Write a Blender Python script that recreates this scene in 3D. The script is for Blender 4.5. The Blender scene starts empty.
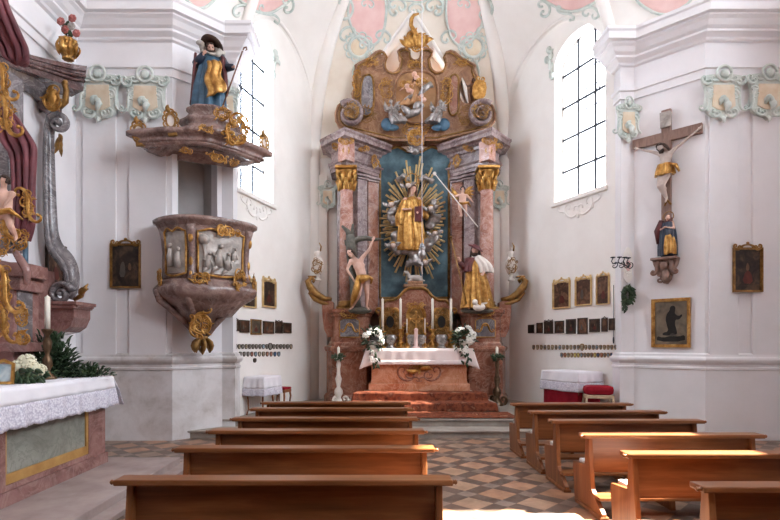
import bpy, bmesh, math, random
from mathutils import Vector, Matrix, noise, geometry
from mathutils.bvhtree import BVHTree

scene = bpy.context.scene
COL = scene.collection
PI = math.pi
F = 520.0; VX, VY, EYE = 375.0, 343.0, 1.85        # lens in pixels, vanishing point, eye height

def V(*a): return Vector(a)
def wx(px, Y): return (px - VX) * Y / F
def wz(py, Y): return EYE + (VY - py) * Y / F
def at(px, py, Y): return Vector((wx(px, Y), Y, wz(py, Y)))

# ------------------------------------------------------------------ materials
def hexc(h):
    h = h.lstrip('#'); c = [int(h[i:i+2], 16) / 255 for i in (0, 2, 4)]
    return tuple([(x / 12.92 if x <= .04045 else ((x + .055) / 1.055) ** 2.4) for x in c] + [1.0])

class NT:
    def __init__(s, name):
        s.m = bpy.data.materials.new(name); s.m.use_nodes = True
        s.t = s.m.node_tree; s.n = s.t.nodes; s.l = s.t.links
        s.b = s.n['Principled BSDF']
    def new(s, typ, **kw):
        n = s.n.new(typ)
        for k, v in kw.items():
            if k in n.inputs: n.inputs[k].default_value = v
            else: setattr(n, k, v)
        return n
    def link(s, a, b): s.l.new(a, b)
    def math(s, op, a, b=None, c=None):
        n = s.n.new('ShaderNodeMath'); n.operation = op
        for i, v in enumerate((a, b, c)):
            if v is None: continue
            if isinstance(v, (int, float)): n.inputs[i].default_value = v
            else: s.l.new(v, n.inputs[i])
        return n.outputs[0]
    def ramp(s, fac, cols, interp='LINEAR'):
        r = s.n.new('ShaderNodeValToRGB'); r.color_ramp.interpolation = interp
        e = r.color_ramp.elements
        while len(e) > 1: e.remove(e[-1])
        e[0].position, e[0].color = cols[0][0], hexc(cols[0][1])
        for p, c in cols[1:]:
            x = e.new(p); x.color = hexc(c)
        s.l.new(fac, r.inputs[0]); return r.outputs[0]
    def mix(s, fac, a, b, mode='MIX'):
        n = s.n.new('ShaderNodeMix'); n.data_type = 'RGBA'; n.blend_type = mode
        for sock, v in ((n.inputs[0], fac), (n.inputs[6], a), (n.inputs[7], b)):
            if isinstance(v, (int, float)): sock.default_value = v
            elif isinstance(v, str): sock.default_value = hexc(v)
            else: s.l.new(v, sock)
        return n.outputs[2]
    def coords(s, stretch=(1, 1, 1), rnd=0):
        tc = s.n.new('ShaderNodeTexCoord'); mp = s.n.new('ShaderNodeMapping')
        mp.inputs['Scale'].default_value = stretch
        s.l.new(tc.outputs['Object'], mp.inputs[0])
        o = mp.outputs[0]
        if rnd:
            oi = s.n.new('ShaderNodeObjectInfo')
            k = s.math('MULTIPLY', oi.outputs['Random'], rnd)
            va = s.n.new('ShaderNodeVectorMath'); va.operation = 'ADD'
            s.l.new(o, va.inputs[0]); s.l.new(k, va.inputs[1]); o = va.outputs[0]
        return o
    def noise(s, vec, scale, detail=5, rough=.55, dist=0):
        n = s.n.new('ShaderNodeTexNoise'); n.inputs['Scale'].default_value = scale
        n.inputs['Detail'].default_value = detail; n.inputs['Roughness'].default_value = rough
        n.inputs['Distortion'].default_value = dist
        s.l.new(vec, n.inputs['Vector']); return n.outputs['Fac']
    def bump(s, h, strength, dist=.02):
        b = s.n.new('ShaderNodeBump'); b.inputs['Strength'].default_value = strength
        b.inputs['Distance'].default_value = dist
        s.l.new(h, b.inputs['Height']); s.l.new(b.outputs[0], s.b.inputs['Normal'])
    def done(s, col=None, rough=.5, metal=0, spec=None):
        if col is not None:
            if isinstance(col, str): s.b.inputs['Base Color'].default_value = hexc(col)
            else: s.l.new(col, s.b.inputs['Base Color'])
        s.b.inputs['Roughness'].default_value = rough; s.b.inputs['Metallic'].default_value = metal
        if spec is not None: s.b.inputs['Specular IOR Level'].default_value = spec
        return s.m

def mnoise(name, cols, scale=3, rough=.5, metal=0, bump=0, stretch=(1, 1, 1), detail=5, dist=0, bscale=None, rnd=0, spec=None):
    t = NT(name); c = t.coords(stretch, rnd); f = t.noise(c, scale, detail, .6, dist)
    col = t.ramp(f, cols)
    if bump: t.bump(t.noise(c, bscale or scale * 4, 4), bump)
    return t.done(col, rough, metal, spec)

def marble(name, cols, vein, scale=2.5, rough=.22, vs=1.6, spec=.5):
    t = NT(name); c = t.coords()
    f = t.noise(c, scale, 8, .65, .6); col = t.ramp(f, cols)
    v = t.noise(c, vs, 6, .7, 2.2)
    d = t.math('ABSOLUTE', t.math('SUBTRACT', v, .5))
    k = t.ramp(d, [(0, '#c0c0c0'), (.035, '#000000')])
    col = t.mix(k, col, vein)
    sp = t.noise(c, scale * 9, 3, .6)
    col = t.mix(t.ramp(sp, [(.55, '#000000'), (.75, '#606060')]), col, vein)
    return t.done(col, rough, 0, spec)

MAT = {}
def build_materials():
    M = MAT
    # plaster with faint clouds
    t = NT('white_plaster'); c = t.coords()
    col = t.ramp(t.noise(c, .9, 6, .6), [(.3, '#e6e5e6'), (.6, '#eeecee'), (.8, '#f2f0f1')])
    t.bump(t.noise(c, 14, 4), .12, .01); M['plaster'] = t.done(col, .85, 0, .2)
    t = NT('dado_plaster'); c = t.coords()
    f = t.noise(c, 1.5, 8, .65, .3)
    col = t.ramp(f, [(.32, '#b0a8a2'), (.46, '#cfcac8'), (.6, '#dfdcdc'), (.8, '#e6e4e4')])
    t.bump(t.noise(c, 16, 4), .15, .01); M['dado'] = t.done(col, .85, 0, .2)
    M['vault'] = mnoise('vault_plaster', [(.3, '#eeeae4'), (.7, '#f6f3ee')], 1.2, .85, bump=.05, spec=.2)
    M['cream'] = mnoise('cream_vault_paint', [(.3, '#e3d8c8'), (.5, '#ebe2d4'), (.75, '#f0e9de')], 1.6, .85, spec=.2)
    M['pink'] = mnoise('pink_stucco_paint', [(.3, '#e2b9b4'), (.7, '#ecccc6')], 3, .85, spec=.2)
    M['mint'] = mnoise('mint_stucco', [(.3, '#b7c4bd'), (.5, '#cfd7d0'), (.75, '#e2e5df')], 7, .8, bump=.3, spec=.2)
    M['sand'] = mnoise('sand_stucco', [(.3, '#d9c4a6'), (.7, '#e6d9c4')], 5, .8, spec=.2)
    M['stone'] = mnoise('grey_step_stone', [(.3, '#8b8279'), (.6, '#a39a90'), (.8, '#b3aaa0')], 3, .6, bump=.15)
    M['plinth_stone'] = mnoise('pale_step_stone', [(.3, '#8d7c77'), (.55, '#a59590'), (.8, '#b5a7a1')], 2.2, .55, bump=.1)
    # floor: tan lozenges in grey bands
    t = NT('lozenge_floor'); tc = t.new('ShaderNodeTexCoord'); sp = t.new('ShaderNodeSeparateXYZ')
    t.link(tc.outputs['Object'], sp.inputs[0]); x, y = sp.outputs[0], sp.outputs[1]
    P = .53
    u = t.math('DIVIDE', t.math('ADD', t.math('MULTIPLY', x, .7071), t.math('MULTIPLY', y, .7071)), P)
    v = t.math('DIVIDE', t.math('SUBTRACT', t.math('MULTIPLY', x, .7071), t.math('MULTIPLY', y, .7071)), P)
    fu = t.math('ABSOLUTE', t.math('SUBTRACT', t.math('FRACT', u), .5))
    fv = t.math('ABSOLUTE', t.math('SUBTRACT', t.math('FRACT', v), .5))
    a = t.math('LESS_THAN', fu, .325); b = t.math('LESS_THAN', fv, .325)
    inside = t.math('MULTIPLY', a, b)
    both = t.math('MULTIPLY', t.math('SUBTRACT', 1, a), t.math('SUBTRACT', 1, b))
    cell = t.new('ShaderNodeCombineXYZ'); t.link(t.math('FLOOR', u), cell.inputs[0]); t.link(t.math('FLOOR', v), cell.inputs[1])
    wn = t.new('ShaderNodeTexWhiteNoise'); t.link(cell.outputs[0], wn.inputs['Vector'])
    tile = t.ramp(wn.outputs['Value'], [(0, '#a67c60'), (.3, '#b98f73'), (.6, '#ae8469'), (.8, '#9c8777'), (1, '#b8957a')])
    band = t.mix(both, '#6d5a4f', '#948175')
    col = t.mix(inside, band, tile)
    n = t.noise(tc.outputs['Object'], 5, 6, .65)
    col = t.mix(.55, col, t.ramp(n, [(.25, '#8a8a8a'), (.6, '#ffffff')]), 'MULTIPLY')
    t.bump(t.noise(tc.outputs['Object'], 22, 4), .1, .01)
    M['floor'] = t.done(col, .38, 0, .5)
    M['chancel'] = mnoise('chancel_paving', [(.3, '#7e766d'), (.6, '#989086')], 2.5, .45)
    # woods
    def wood(nm, cols, stretch, rough=.34):
        t = NT(nm); c = t.coords(stretch, 7)
        f = t.noise(c, 3.2, 7, .62, .35); col = t.ramp(f, cols)
        t.bump(f, .06, .01); return t.done(col, rough, 0, .45)
    pc = [(.3, '#663a1c'), (.5, '#7e4c2a'), (.7, '#95623c')]
    M['pew'] = wood('pew_wood', pc, (.35, 4, 4)); M['pew_end'] = wood('pew_end_wood', pc, (4, 4, .35))
    M['brown_wood'] = wood('carved_brown_wood', [(.3, '#5c3a2c'), (.6, '#7d5440')], (3, 3, 3), .5)
    M['cross_wood'] = wood('cross_wood', [(.3, '#73584c'), (.6, '#8f7366')], (6, 6, 1.2), .5)
    M['chair_wood'] = wood('polished_chair_wood', [(.3, '#6e3d20'), (.6, '#8c542e')], (3, 3, 1), .35)
    M['pale_wood'] = wood('pale_stool_wood', [(.3, '#b39a7c'), (.6, '#cbb598')], (3, 3, 1), .45)
    M['bark'] = mnoise('grey_green_bark', [(.3, '#423f38'), (.6, '#635f55'), (.8, '#7c776b')], 9, .6, bump=.6)
    # marbles
    M['red_marble'] = marble('mottled_red_marble', [(.28, '#5f382c'), (.45, '#8a5745'), (.6, '#a6745f'), (.78, '#8f6258')], '#bf9d8a')
    M['violet_marble'] = marble('violet_marble', [(.28, '#5c4b4c'), (.45, '#7d6867'), (.6, '#9b8885'), (.78, '#86696a')], '#bdaeac')
    M['rose_marble'] = marble('rose_column_marble', [(.3, '#8d5c50'), (.48, '#b68474'), (.62, '#c8a193'), (.8, '#a8746a')], '#dcc6c0', 3.2)
    M['dark_marble'] = marble('dark_red_brown_marble', [(.3, '#3f2c2b'), (.5, '#5d4442'), (.7, '#745a57')], '#8d7774', 3)
    M['ochre'] = mnoise('ochre_marble', [(.3, '#a3773f'), (.7, '#c29a5e')], 5, .35)
    M['brown_marble'] = marble('brown_marble', [(.3, '#6f4a34'), (.5, '#946a4c'), (.7, '#ab8262')], '#c09c7e', 4, .35)
    M['altar_marble'] = marble('orange_red_marble', [(.3, '#a65c3c'), (.5, '#c28360'), (.65, '#d29c7e'), (.8, '#b66f4c')], '#deb49c', 2.2)
    M['side_red'] = marble('side_altar_red_marble', [(.3, '#6b4843'), (.5, '#8f6862'), (.7, '#a27d76')], '#a98a82', 3)
    M['side_green'] = marble('grey_green_marble', [(.3, '#7a7c73'), (.5, '#94958b'), (.7, '#a9a89f')], '#66685f', 1.6, .3)
    M['grey_marble'] = marble('grey_marble', [(.3, '#544f51'), (.5, '#746e70'), (.7, '#8e8889')], '#b4aeae', 3)
    M['pulpit_marble'] = marble('pulpit_marble', [(.28, '#54403b'), (.45, '#785f58'), (.6, '#957b73'), (.78, '#80665f')], '#a8958d', 4)
    # metals, paints
    M['gold'] = mnoise('gilding', [(.3, '#80551f'), (.5, '#b58340'), (.75, '#e0b870')], 9, .3, .6, bump=.35, bscale=30)
    M['old_gold'] = mnoise('dull_gilding', [(.3, '#66471f'), (.55, '#98703a'), (.8, '#c29a5c')], 9, .4, .5, bump=.35, bscale=30)
    M['ray_gold'] = mnoise('pale_ray_gilding', [(.3, '#c8a366'), (.7, '#e8cf9c')], 9, .35, .15)
    M['silver'] = mnoise('silvering', [(.3, '#6f6a68'), (.55, '#a09a97'), (.8, '#d2cdc8')], 9, .32, .6, bump=.3, bscale=26)
    M['iron'] = mnoise('black_iron', [(.3, '#23252c'), (.7, '#3a3d46')], 9, .55, .5)
    M['bronze'] = mnoise('bronze', [(.3, '#4b3a2a'), (.7, '#7a6149')], 12, .4, .7)
    M['skin'] = mnoise('painted_flesh', [(.3, '#c89a86'), (.7, '#dab4a2')], 6, .5)
    M['pale_skin'] = mnoise('pale_painted_flesh', [(.3, '#b3a096'), (.7, '#cabbb2')], 6, .5)
    M['white_paint'] = mnoise('white_statue_paint', [(.3, '#d9cfc6'), (.7, '#ebe4dc')], 6, .5)
    M['dark_hair'] = mnoise('dark_hair_paint', [(.3, '#2a1b14'), (.7, '#4a3223')], 20, .6, bump=.4)
    M['blue'] = mnoise('blue_robe_paint', [(.3, '#2a4556'), (.55, '#43667e'), (.8, '#6a8798')], 4, .45)
    M['dark_blue'] = mnoise('dark_blue_paint', [(.3, '#161c2b'), (.7, '#28344a')], 4, .45)
    M['dark_red'] = mnoise('dark_red_paint', [(.3, '#3f191b'), (.7, '#6a2b2c')], 4, .5)
    M['lamb'] = mnoise('greyish_lamb_paint', [(.3, '#a39d94'), (.7, '#c6c0b6')], 14, .7, bump=.6)
    M['niche'] = mnoise('niche_blue_paint', [(.25, '#22363f'), (.45, '#38545f'), (.62, '#5b7a85'), (.8, '#4c5856')], 2.2, .6, detail=7)
    M['tan_relief'] = mnoise('tan_relief_paint', [(.3, '#9a6f48'), (.6, '#b98d62'), (.8, '#c9a27a')], 4, .6)
    M['relief_grey'] = mnoise('silvery_relief', [(.3, '#98918a'), (.6, '#b5ada6'), (.8, '#cbc4bd')], 6, .45, .25, bump=.3)
    M['curtain'] = mnoise('red_curtain_paint', [(.3, '#552931'), (.6, '#763d44'), (.8, '#8c5357')], 3, .6)
    # cloth, plants
    t = NT('white_linen'); c = t.coords(); t.bump(t.noise(c, 60, 3), .12, .004)
    M['linen'] = t.done(t.ramp(t.noise(c, 3, 4), [(.3, '#e6e4ea'), (.7, '#f2f0f4')]), .85, 0, .15)
    t = NT('lace'); c = t.coords((1, 1, 1))
    vo = t.new('ShaderNodeTexVoronoi'); vo.inputs['Scale'].default_value = 42; t.link(c, vo.inputs['Vector'])
    col = t.ramp(vo.outputs['Distance'], [(.2, '#eae8ee'), (.5, '#d6d3de'), (.8, '#bdb8c8')])
    t.bump(vo.outputs['Distance'], .3, .01); M['lace'] = t.done(col, .85, 0, .15)
    t = NT('pink_white_linen'); c = t.coords(); M['altar_linen'] = t.done(t.ramp(t.noise(c, 4, 4), [(.3, '#ecdcd8'), (.7, '#f4e8e4')]), .85, 0, .15)
    M['red_cloth'] = mnoise('red_cloth', [(.3, '#7e0f20'), (.7, '#a51c2e')], 5, .8, bump=.2, spec=.2)
    t = NT('carpet'); c = t.coords()
    vo = t.new('ShaderNodeTexVoronoi'); vo.inputs['Scale'].default_value = 5.5; t.link(c, vo.inputs['Vector'])
    f = t.math('ADD', t.math('MULTIPLY', t.noise(c, 9, 5, .7), .75), t.math('MULTIPLY', vo.outputs['Distance'], .5))
    col = t.ramp(f, [(.3, '#4a241b'), (.45, '#6d3a2a'), (.6, '#8b5038'), (.75, '#5d3025'), (.9, '#a98064')])
    t.bump(t.noise(c, 80, 2), .4, .006); M['carpet'] = t.done(col, .95, 0, .1)
    M['cushion'] = mnoise('pale_cushion', [(.3, '#c9c4c2'), (.7, '#dfdbd8')], 8, .9, bump=.2, spec=.1)
    M['leaf'] = mnoise('dark_leaves', [(.3, '#1c2c1a'), (.6, '#31472a'), (.8, '#4a6038')], 5, .5)
    M['petal'] = mnoise('white_petals', [(.3, '#e9e6dc'), (.7, '#f8f6f0')], 8, .6)
    M['cream_petal'] = mnoise('cream_petals', [(.3, '#cfccb0'), (.7, '#e6e3cc')], 8, .6)
    M['red_petal'] = mnoise('dull_red_petals', [(.3, '#8d4440'), (.7, '#b8706a')], 8, .6)
    M['wax'] = mnoise('candle_wax', [(.3, '#e9e2d2'), (.7, '#f3eee2')], 6, .4)
    M['pink_wax'] = mnoise('pink_candle_wax', [(.3, '#d8b3ab'), (.7, '#e6c8c0')], 6, .4)
    M['frame_dark'] = mnoise('dark_frame', [(.3, '#2c2119'), (.7, '#483728')], 8, .5)
    M['grey_panel'] = mnoise('grey_plaster', [(.3, '#a9a5a3'), (.7, '#bbb7b4')], 2, .85, spec=.2)
    def painting(nm, cols, sc=4.5):
        t = NT(nm); c = t.coords((1, 1, 1), 60)
        return t.done(t.ramp(t.noise(c, sc, 5, .55, .8), cols), .45, 0, .3)
    M['canvas_dark'] = painting('dark_oil_paint', [(.3, '#1d1714'), (.5, '#352a23'), (.62, '#5a4536'), (.7, '#3c3230'), (.85, '#7d6249')])
    M['canvas_brown'] = painting('brown_oil_paint', [(.3, '#2b1c15'), (.5, '#513628'), (.62, '#7c5a44'), (.72, '#45413e'), (.85, '#96795c')])
    M['canvas_olive'] = painting('olive_oil_paint', [(.3, '#4d4438'), (.5, '#6e6353'), (.75, '#8b7d69')], 3)
    M['paint_black'] = painting('black_oil_paint', [(.3, '#15130f'), (.8, '#241f1b')])
    M['paint_flesh'] = painting('flesh_oil_paint', [(.3, '#5f4634'), (.8, '#7d5f49')])
    M['paint_red'] = painting('red_oil_paint', [(.3, '#4e211b'), (.8, '#6c342a')])
    M['paint_grey'] = painting('grey_oil_paint', [(.3, '#4a443f'), (.8, '#645c55')])
    M['icon_blue'] = painting('pale_blue_paint', [(.3, '#8ba0a8'), (.6, '#b9c4c4'), (.8, '#90826e')], 6)
    for i, (a, b) in enumerate([('#8f8a80', '#4f4a46'), ('#7c6f5a', '#b3a68e'), ('#5d6f7d', '#91a2ac'), ('#8b5040', '#b98a70'), ('#b09a4a', '#d2c37e'), ('#26405f', '#4d6f94')]):
        t = NT('badge_paint_%s' % 'abcdef'[i]); c = t.coords((1, 1, 1), 30)
        M['badge%d' % i] = t.done(t.ramp(t.noise(c, 22, 3), [(.4, a), (.62, b)]), .5)
    # window glass with hexagonal leading, mostly clear to the sky
    for gname, gk in (('glass', .97), ('glass_dimmed', .66)):  # second glass is dimmed to cut the daylight from the right window
        t = NT('leaded_' + gname); c = t.coords()
        tr = t.new('ShaderNodeBsdfTransparent'); tr.inputs[0].default_value = (gk, gk * 1.01, gk * 1.03, 1)
        tl = t.new('ShaderNodeBsdfTranslucent'); tl.inputs[0].default_value = (gk * .95, gk * .97, gk, 1)
        mx = t.new('ShaderNodeMixShader'); mx.inputs[0].default_value = .18
        t.link(tr.outputs[0], mx.inputs[1]); t.link(tl.outputs[0], mx.inputs[2])
        gl = t.new('ShaderNodeBsdfGlossy'); gl.inputs['Roughness'].default_value = .05
        mg = t.new('ShaderNodeMixShader'); mg.inputs[0].default_value = .04
        t.link(mx.outputs[0], mg.inputs[1]); t.link(gl.outputs[0], mg.inputs[2])
        t.link(mg.outputs[0], t.n['Material Output'].inputs[0]); M[gname] = t.m
    t = NT('lead'); M['lead'] = t.done('#8f949c', .6, .3)
    t = NT('lamp_glass'); t.b.inputs['Transmission Weight'].default_value = .7; M['lamp_glass'] = t.done('#dfe6f0', .15)

# ------------------------------------------------------------------ mesh builder
def FRM(o, right=(1, 0, 0), up=(0, 0, 1)):
    r = Vector(right).normalized(); u = Vector(up); n = r.cross(u).normalized(); u = n.cross(r)
    return Matrix(((r.x, u.x, n.x, o[0]), (r.y, u.y, n.y, o[1]), (r.z, u.z, n.z, o[2]), (0, 0, 0, 1)))
def FY(Y): return FRM((0, Y, 0))                 # local x = world X, local y = world Z, local z towards the nave
IDENT = Matrix.Identity(4)
def T(*a): return Matrix.Translation(Vector(a))
def RZ(a): return Matrix.Rotation(a, 4, 'Z')
def RA(a, ax): return Matrix.Rotation(a, 4, ax)

class MB:
    def __init__(s): s.v = []; s.f = []; s.sm = []
    def add(s, vs, fs, M=None, smooth=False):
        b = len(s.v)
        s.v += [tuple(M @ Vector(v)) if M is not None else tuple(v) for v in vs]
        s.f += [tuple(i + b for i in f) for f in fs]; s.sm += [smooth] * len(fs); return s
    def box(s, c, d, M=None, bev=0):
        x, y, z = d[0] / 2, d[1] / 2, d[2] / 2
        if bev:
            e = min(bev, x * .9, y * .9, z * .9)
            bm = bmesh.new(); bmesh.ops.create_cube(bm, size=1)
            for v in bm.verts: v.co = Vector((v.co.x * d[0] + c[0], v.co.y * d[1] + c[1], v.co.z * d[2] + c[2]))
            bmesh.ops.bevel(bm, geom=bm.edges[:], offset=e, segments=2, profile=.6, affect='EDGES')
            bm.verts.index_update()
            s.add([v.co for v in bm.verts], [[v.index for v in f.verts] for f in bm.faces], M); bm.free(); return s
        vs = [(c[0] + a * x, c[1] + b * y, c[2] + g * z) for a in (-1, 1) for b in (-1, 1) for g in (-1, 1)]
        return s.add(vs, [(0, 1, 3, 2), (4, 6, 7, 5), (0, 4, 5, 1), (2, 3, 7, 6), (0, 2, 6, 4), (1, 5, 7, 3)], M)
    def lathe(s, prof, seg=24, M=None, sq=(1, 1), a0=0, a1=2 * PI, smooth=True, rf=None, caps=True):
        full = abs(a1 - a0 - 2 * PI) < 1e-6; n = seg if full else seg + 1
        vs = []
        for r, z in prof:
            for i in range(n):
                a = a0 + (a1 - a0) * i / seg; k = r * (rf(a, z) if rf else 1)
                vs.append((k * math.cos(a) * sq[0], k * math.sin(a) * sq[1], z))
        fs = []
        for j in range(len(prof) - 1):
            for i in range(seg):
                i2 = (i + 1) % n
                fs.append((j * n + i, j * n + i2, (j + 1) * n + i2, (j + 1) * n + i))
        if full and caps:
            if prof[0][0] > 1e-5: fs.append(tuple(reversed(range(n))))
            if prof[-1][0] > 1e-5: fs.append(tuple((len(prof) - 1) * n + i for i in range(n)))
        return s.add(vs, fs, M, smooth)
    def tube(s, pts, rad, seg=8, M=None, smooth=True, flat=1.0, up=None, round_ends=False):
        pts = [Vector(p) for p in pts]
        if not isinstance(rad, (list, tuple)): rad = [rad] * len(pts)
        rad = list(rad)
        if round_ends:
            d0 = (pts[0] - pts[1]).normalized(); d1 = (pts[-1] - pts[-2]).normalized()
            hp, hr, tp, tr = [], [], [], []
            for k in (0.05, .5, .85):
                hp.append(pts[0] + d0 * rad[0] * math.sqrt(max(0, 1 - k * k))); hr.append(rad[0] * k)
                tp.append(pts[-1] + d1 * rad[-1] * math.sqrt(max(0, 1 - k * k))); tr.append(rad[-1] * k)
            pts = hp + pts + tp[::-1]; rad = hr + rad + tr[::-1]
        n = len(pts); vs = []
        prev = None
        for i, p in enumerate(pts):
            t = (pts[min(i + 1, n - 1)] - pts[max(i - 1, 0)])
            if t.length < 1e-9: t = Vector((0, 0, 1))
            t.normalize()
            if up is not None: a = Vector(up)
            elif prev is None: a = Vector((0, 0, 1)) if abs(t.z) < .9 else Vector((1, 0, 0))
            else: a = prev
            a = a - t * a.dot(t)
            if a.length < 1e-6: a = Vector((1, 0, 0)) - t * t.x
            a.normalize(); prev = a; b = t.cross(a)
            for k in range(seg):
                w = 2 * PI * k / seg
                vs.append(p + (a * math.cos(w) * flat + b * math.sin(w)) * rad[i])
        fs = [(i * seg + k, i * seg + (k + 1) % seg, (i + 1) * seg + (k + 1) % seg, (i + 1) * seg + k) for i in range(n - 1) for k in range(seg)]
        fs += [tuple(reversed(range(seg))), tuple((n - 1) * seg + k for k in range(seg))]
        return s.add(vs, fs, M, smooth)
    def ell(s, c, r, M=None, seg=12, rings=8, R=None, smooth=True):
        if not isinstance(r, (tuple, list)): r = (r, r, r)
        vs = []; c = Vector(c)
        for j in range(1, rings):
            th = PI * j / rings
            for i in range(seg):
                a = 2 * PI * i / seg
                p = Vector((r[0] * math.sin(th) * math.cos(a), r[1] * math.sin(th) * math.sin(a), r[2] * math.cos(th)))
                vs.append(c + (R @ p if R is not None else p))
        for z in (1, -1):
            p = Vector((0, 0, z * r[2])); vs.append(c + (R @ p if R is not None else p))
        n = (rings - 1) * seg; fs = []
        for j in range(rings - 2):
            for i in range(seg):
                fs.append((j * seg + i, (j + 1) * seg + i, (j + 1) * seg + (i + 1) % seg, j * seg + (i + 1) % seg))
        for i in range(seg):
            fs.append((n, i, (i + 1) % seg)); fs.append((n + 1, (rings - 2) * seg + (i + 1) % seg, (rings - 2) * seg + i))
        return s.add(vs, fs, M, smooth)
    def plate(s, outer, depth, M=None, holes=(), z0=0, bev=0):
        """2-D outline (with holes) given a thickness along local +z."""
        loops = [list(outer)] + [list(h) for h in holes]
        tri = geometry.tessellate_polygon([[Vector((p[0], p[1], 0)) for p in L] for L in loops])
        flat = [p for L in loops for p in L]; n = len(flat)
        vs = [(p[0], p[1], z0 + depth) for p in flat] + [(p[0], p[1], z0) for p in flat]
        fs = []
        for t3 in tri:
            a, b, c = [flat[i] for i in t3]
            if (b[0]-a[0])*(c[1]-a[1]) - (b[1]-a[1])*(c[0]-a[0]) < 0: t3 = (t3[0], t3[2], t3[1])
            fs.append(tuple(t3)); fs.append((t3[2] + n, t3[1] + n, t3[0] + n))
        o = 0
        for li, L in enumerate(loops):
            ar = sum(L[i][0] * L[(i+1) % len(L)][1] - L[(i+1) % len(L)][0] * L[i][1] for i in range(len(L)))
            ccw = (ar > 0) == (li == 0)
            for i in range(len(L)):
                a, b = o + i, o + (i + 1) % len(L)
                fs.append((a, a + n, b + n, b) if ccw else (b, b + n, a + n, a))
            o += len(L)
        return s.add(vs, fs, M)
    def ring(s, outer, inner, depth, M=None, z0=0): return s.plate(outer, depth, M, [inner], z0)
    def sweep(s, path, prof, M=None, smooth=False, closed=False):
        """profile (out, z) run along a plan polyline with mitres; out = right-hand side of travel."""
        n = len(path); vs = []
        P = [Vector((p[0], p[1])) for p in path]
        def nrm(a, b):
            d = (b - a).normalized(); return Vector((d.y, -d.x))
        for i in range(n):
            if closed: n1, n2 = nrm(P[i-1], P[i]), nrm(P[i], P[(i+1) % n])
            else:
                n1 = nrm(P[max(i-1, 0)], P[max(i-1, 0)+1]); n2 = nrm(P[min(i, n-2)], P[min(i, n-2)+1])
            m = n1 + n2; m = m / max(m.length_squared, 1e-6) * 2 if m.length > .2 else n2
            for o, z in prof: vs.append((P[i].x + m.x * o, P[i].y + m.y * o, z))
        k = len(prof); fs = []
        for i in range(n if closed else n - 1):
            for j in range(k - 1):
                a = i * k + j; b = ((i + 1) % n) * k + j
                fs.append((a, b, b + 1, a + 1))
        if not closed:
            fs += [tuple(range(k)), tuple((n - 1) * k + j for j in reversed(range(k)))]
        return s.add(vs, fs, M, smooth)
    def grid(s, fn, nu, nv, M=None, smooth=True, closed_u=False):
        nn = nu if closed_u else nu + 1
        vs = [fn(i / nu, j / nv) for j in range(nv + 1) for i in range(nn)]
        fs = [(j * nn + i, j * nn + (i + 1) % nn, (j + 1) * nn + (i + 1) % nn, (j + 1) * nn + i) for j in range(nv) for i in range(nu)]
        return s.add(vs, fs, M, smooth)

WM = {}
def link_mesh(name, me, mat, parent):
    o = bpy.data.objects.new(name, me); COL.objects.link(o)
    me.materials.clear(); me.materials.append(MAT[mat] if isinstance(mat, str) else mat)
    W = IDENT
    if parent is not None:
        W = WM.get(parent.name, IDENT); o.parent = parent
        if W != IDENT: me.transform(W.inverted())
    WM[o.name] = W
    return o
def obj(name, mb, mat, parent=None, solid=0, sub=0, label=None, recalc=True):
    """Link a builder as ONE mesh object; its coordinates are world ones."""
    me = bpy.data.meshes.new(name); me.from_pydata(mb.v, [], mb.f)
    me.polygons.foreach_set('use_smooth', mb.sm)
    if recalc:
        bm = bmesh.new(); bm.from_mesh(me); bmesh.ops.recalc_face_normals(bm, faces=bm.faces[:]); bm.to_mesh(me); bm.free()
    me.update()
    o = link_mesh(name, me, mat, parent)
    if solid:
        m = o.modifiers.new('solid', 'SOLIDIFY'); m.thickness = solid; m.offset = 0
    if sub:
        m = o.modifiers.new('sub', 'SUBSURF'); m.levels = sub; m.render_levels = sub
    if label: o['label'] = label
    return o
def tag(o, label, cat, group=None, kind=None):
    o['label'] = label; o['category'] = cat
    if group: o['group'] = group
    if kind: o['kind'] = kind
    return o
def struct(name, mb, mat, recalc=True, **k):
    o = obj(name, mb, mat, None, recalc=recalc, **k); o['kind'] = 'structure'; return o
def thing(name, label, cat, loc=(0, 0, 0), rotz=0, group=None, M=None):
    o = bpy.data.objects.new(name, None); COL.objects.link(o); o.empty_display_size = .1
    W = M if M is not None else T(*loc) @ RZ(rotz)
    o.matrix_basis = W; WM[o.name] = W.copy()
    return tag(o, label, cat, group)
def dup(root, W, label, group=None):
    r = root.copy(); COL.objects.link(r); r.matrix_basis = W; WM[r.name] = W
    r['label'] = label
    if group: r['group'] = group
    def rec(a, b):
        for ch in list(a.children):
            c = ch.copy(); COL.objects.link(c); c.parent = b; rec(ch, c)
    rec(root, r)
    return r

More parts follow.
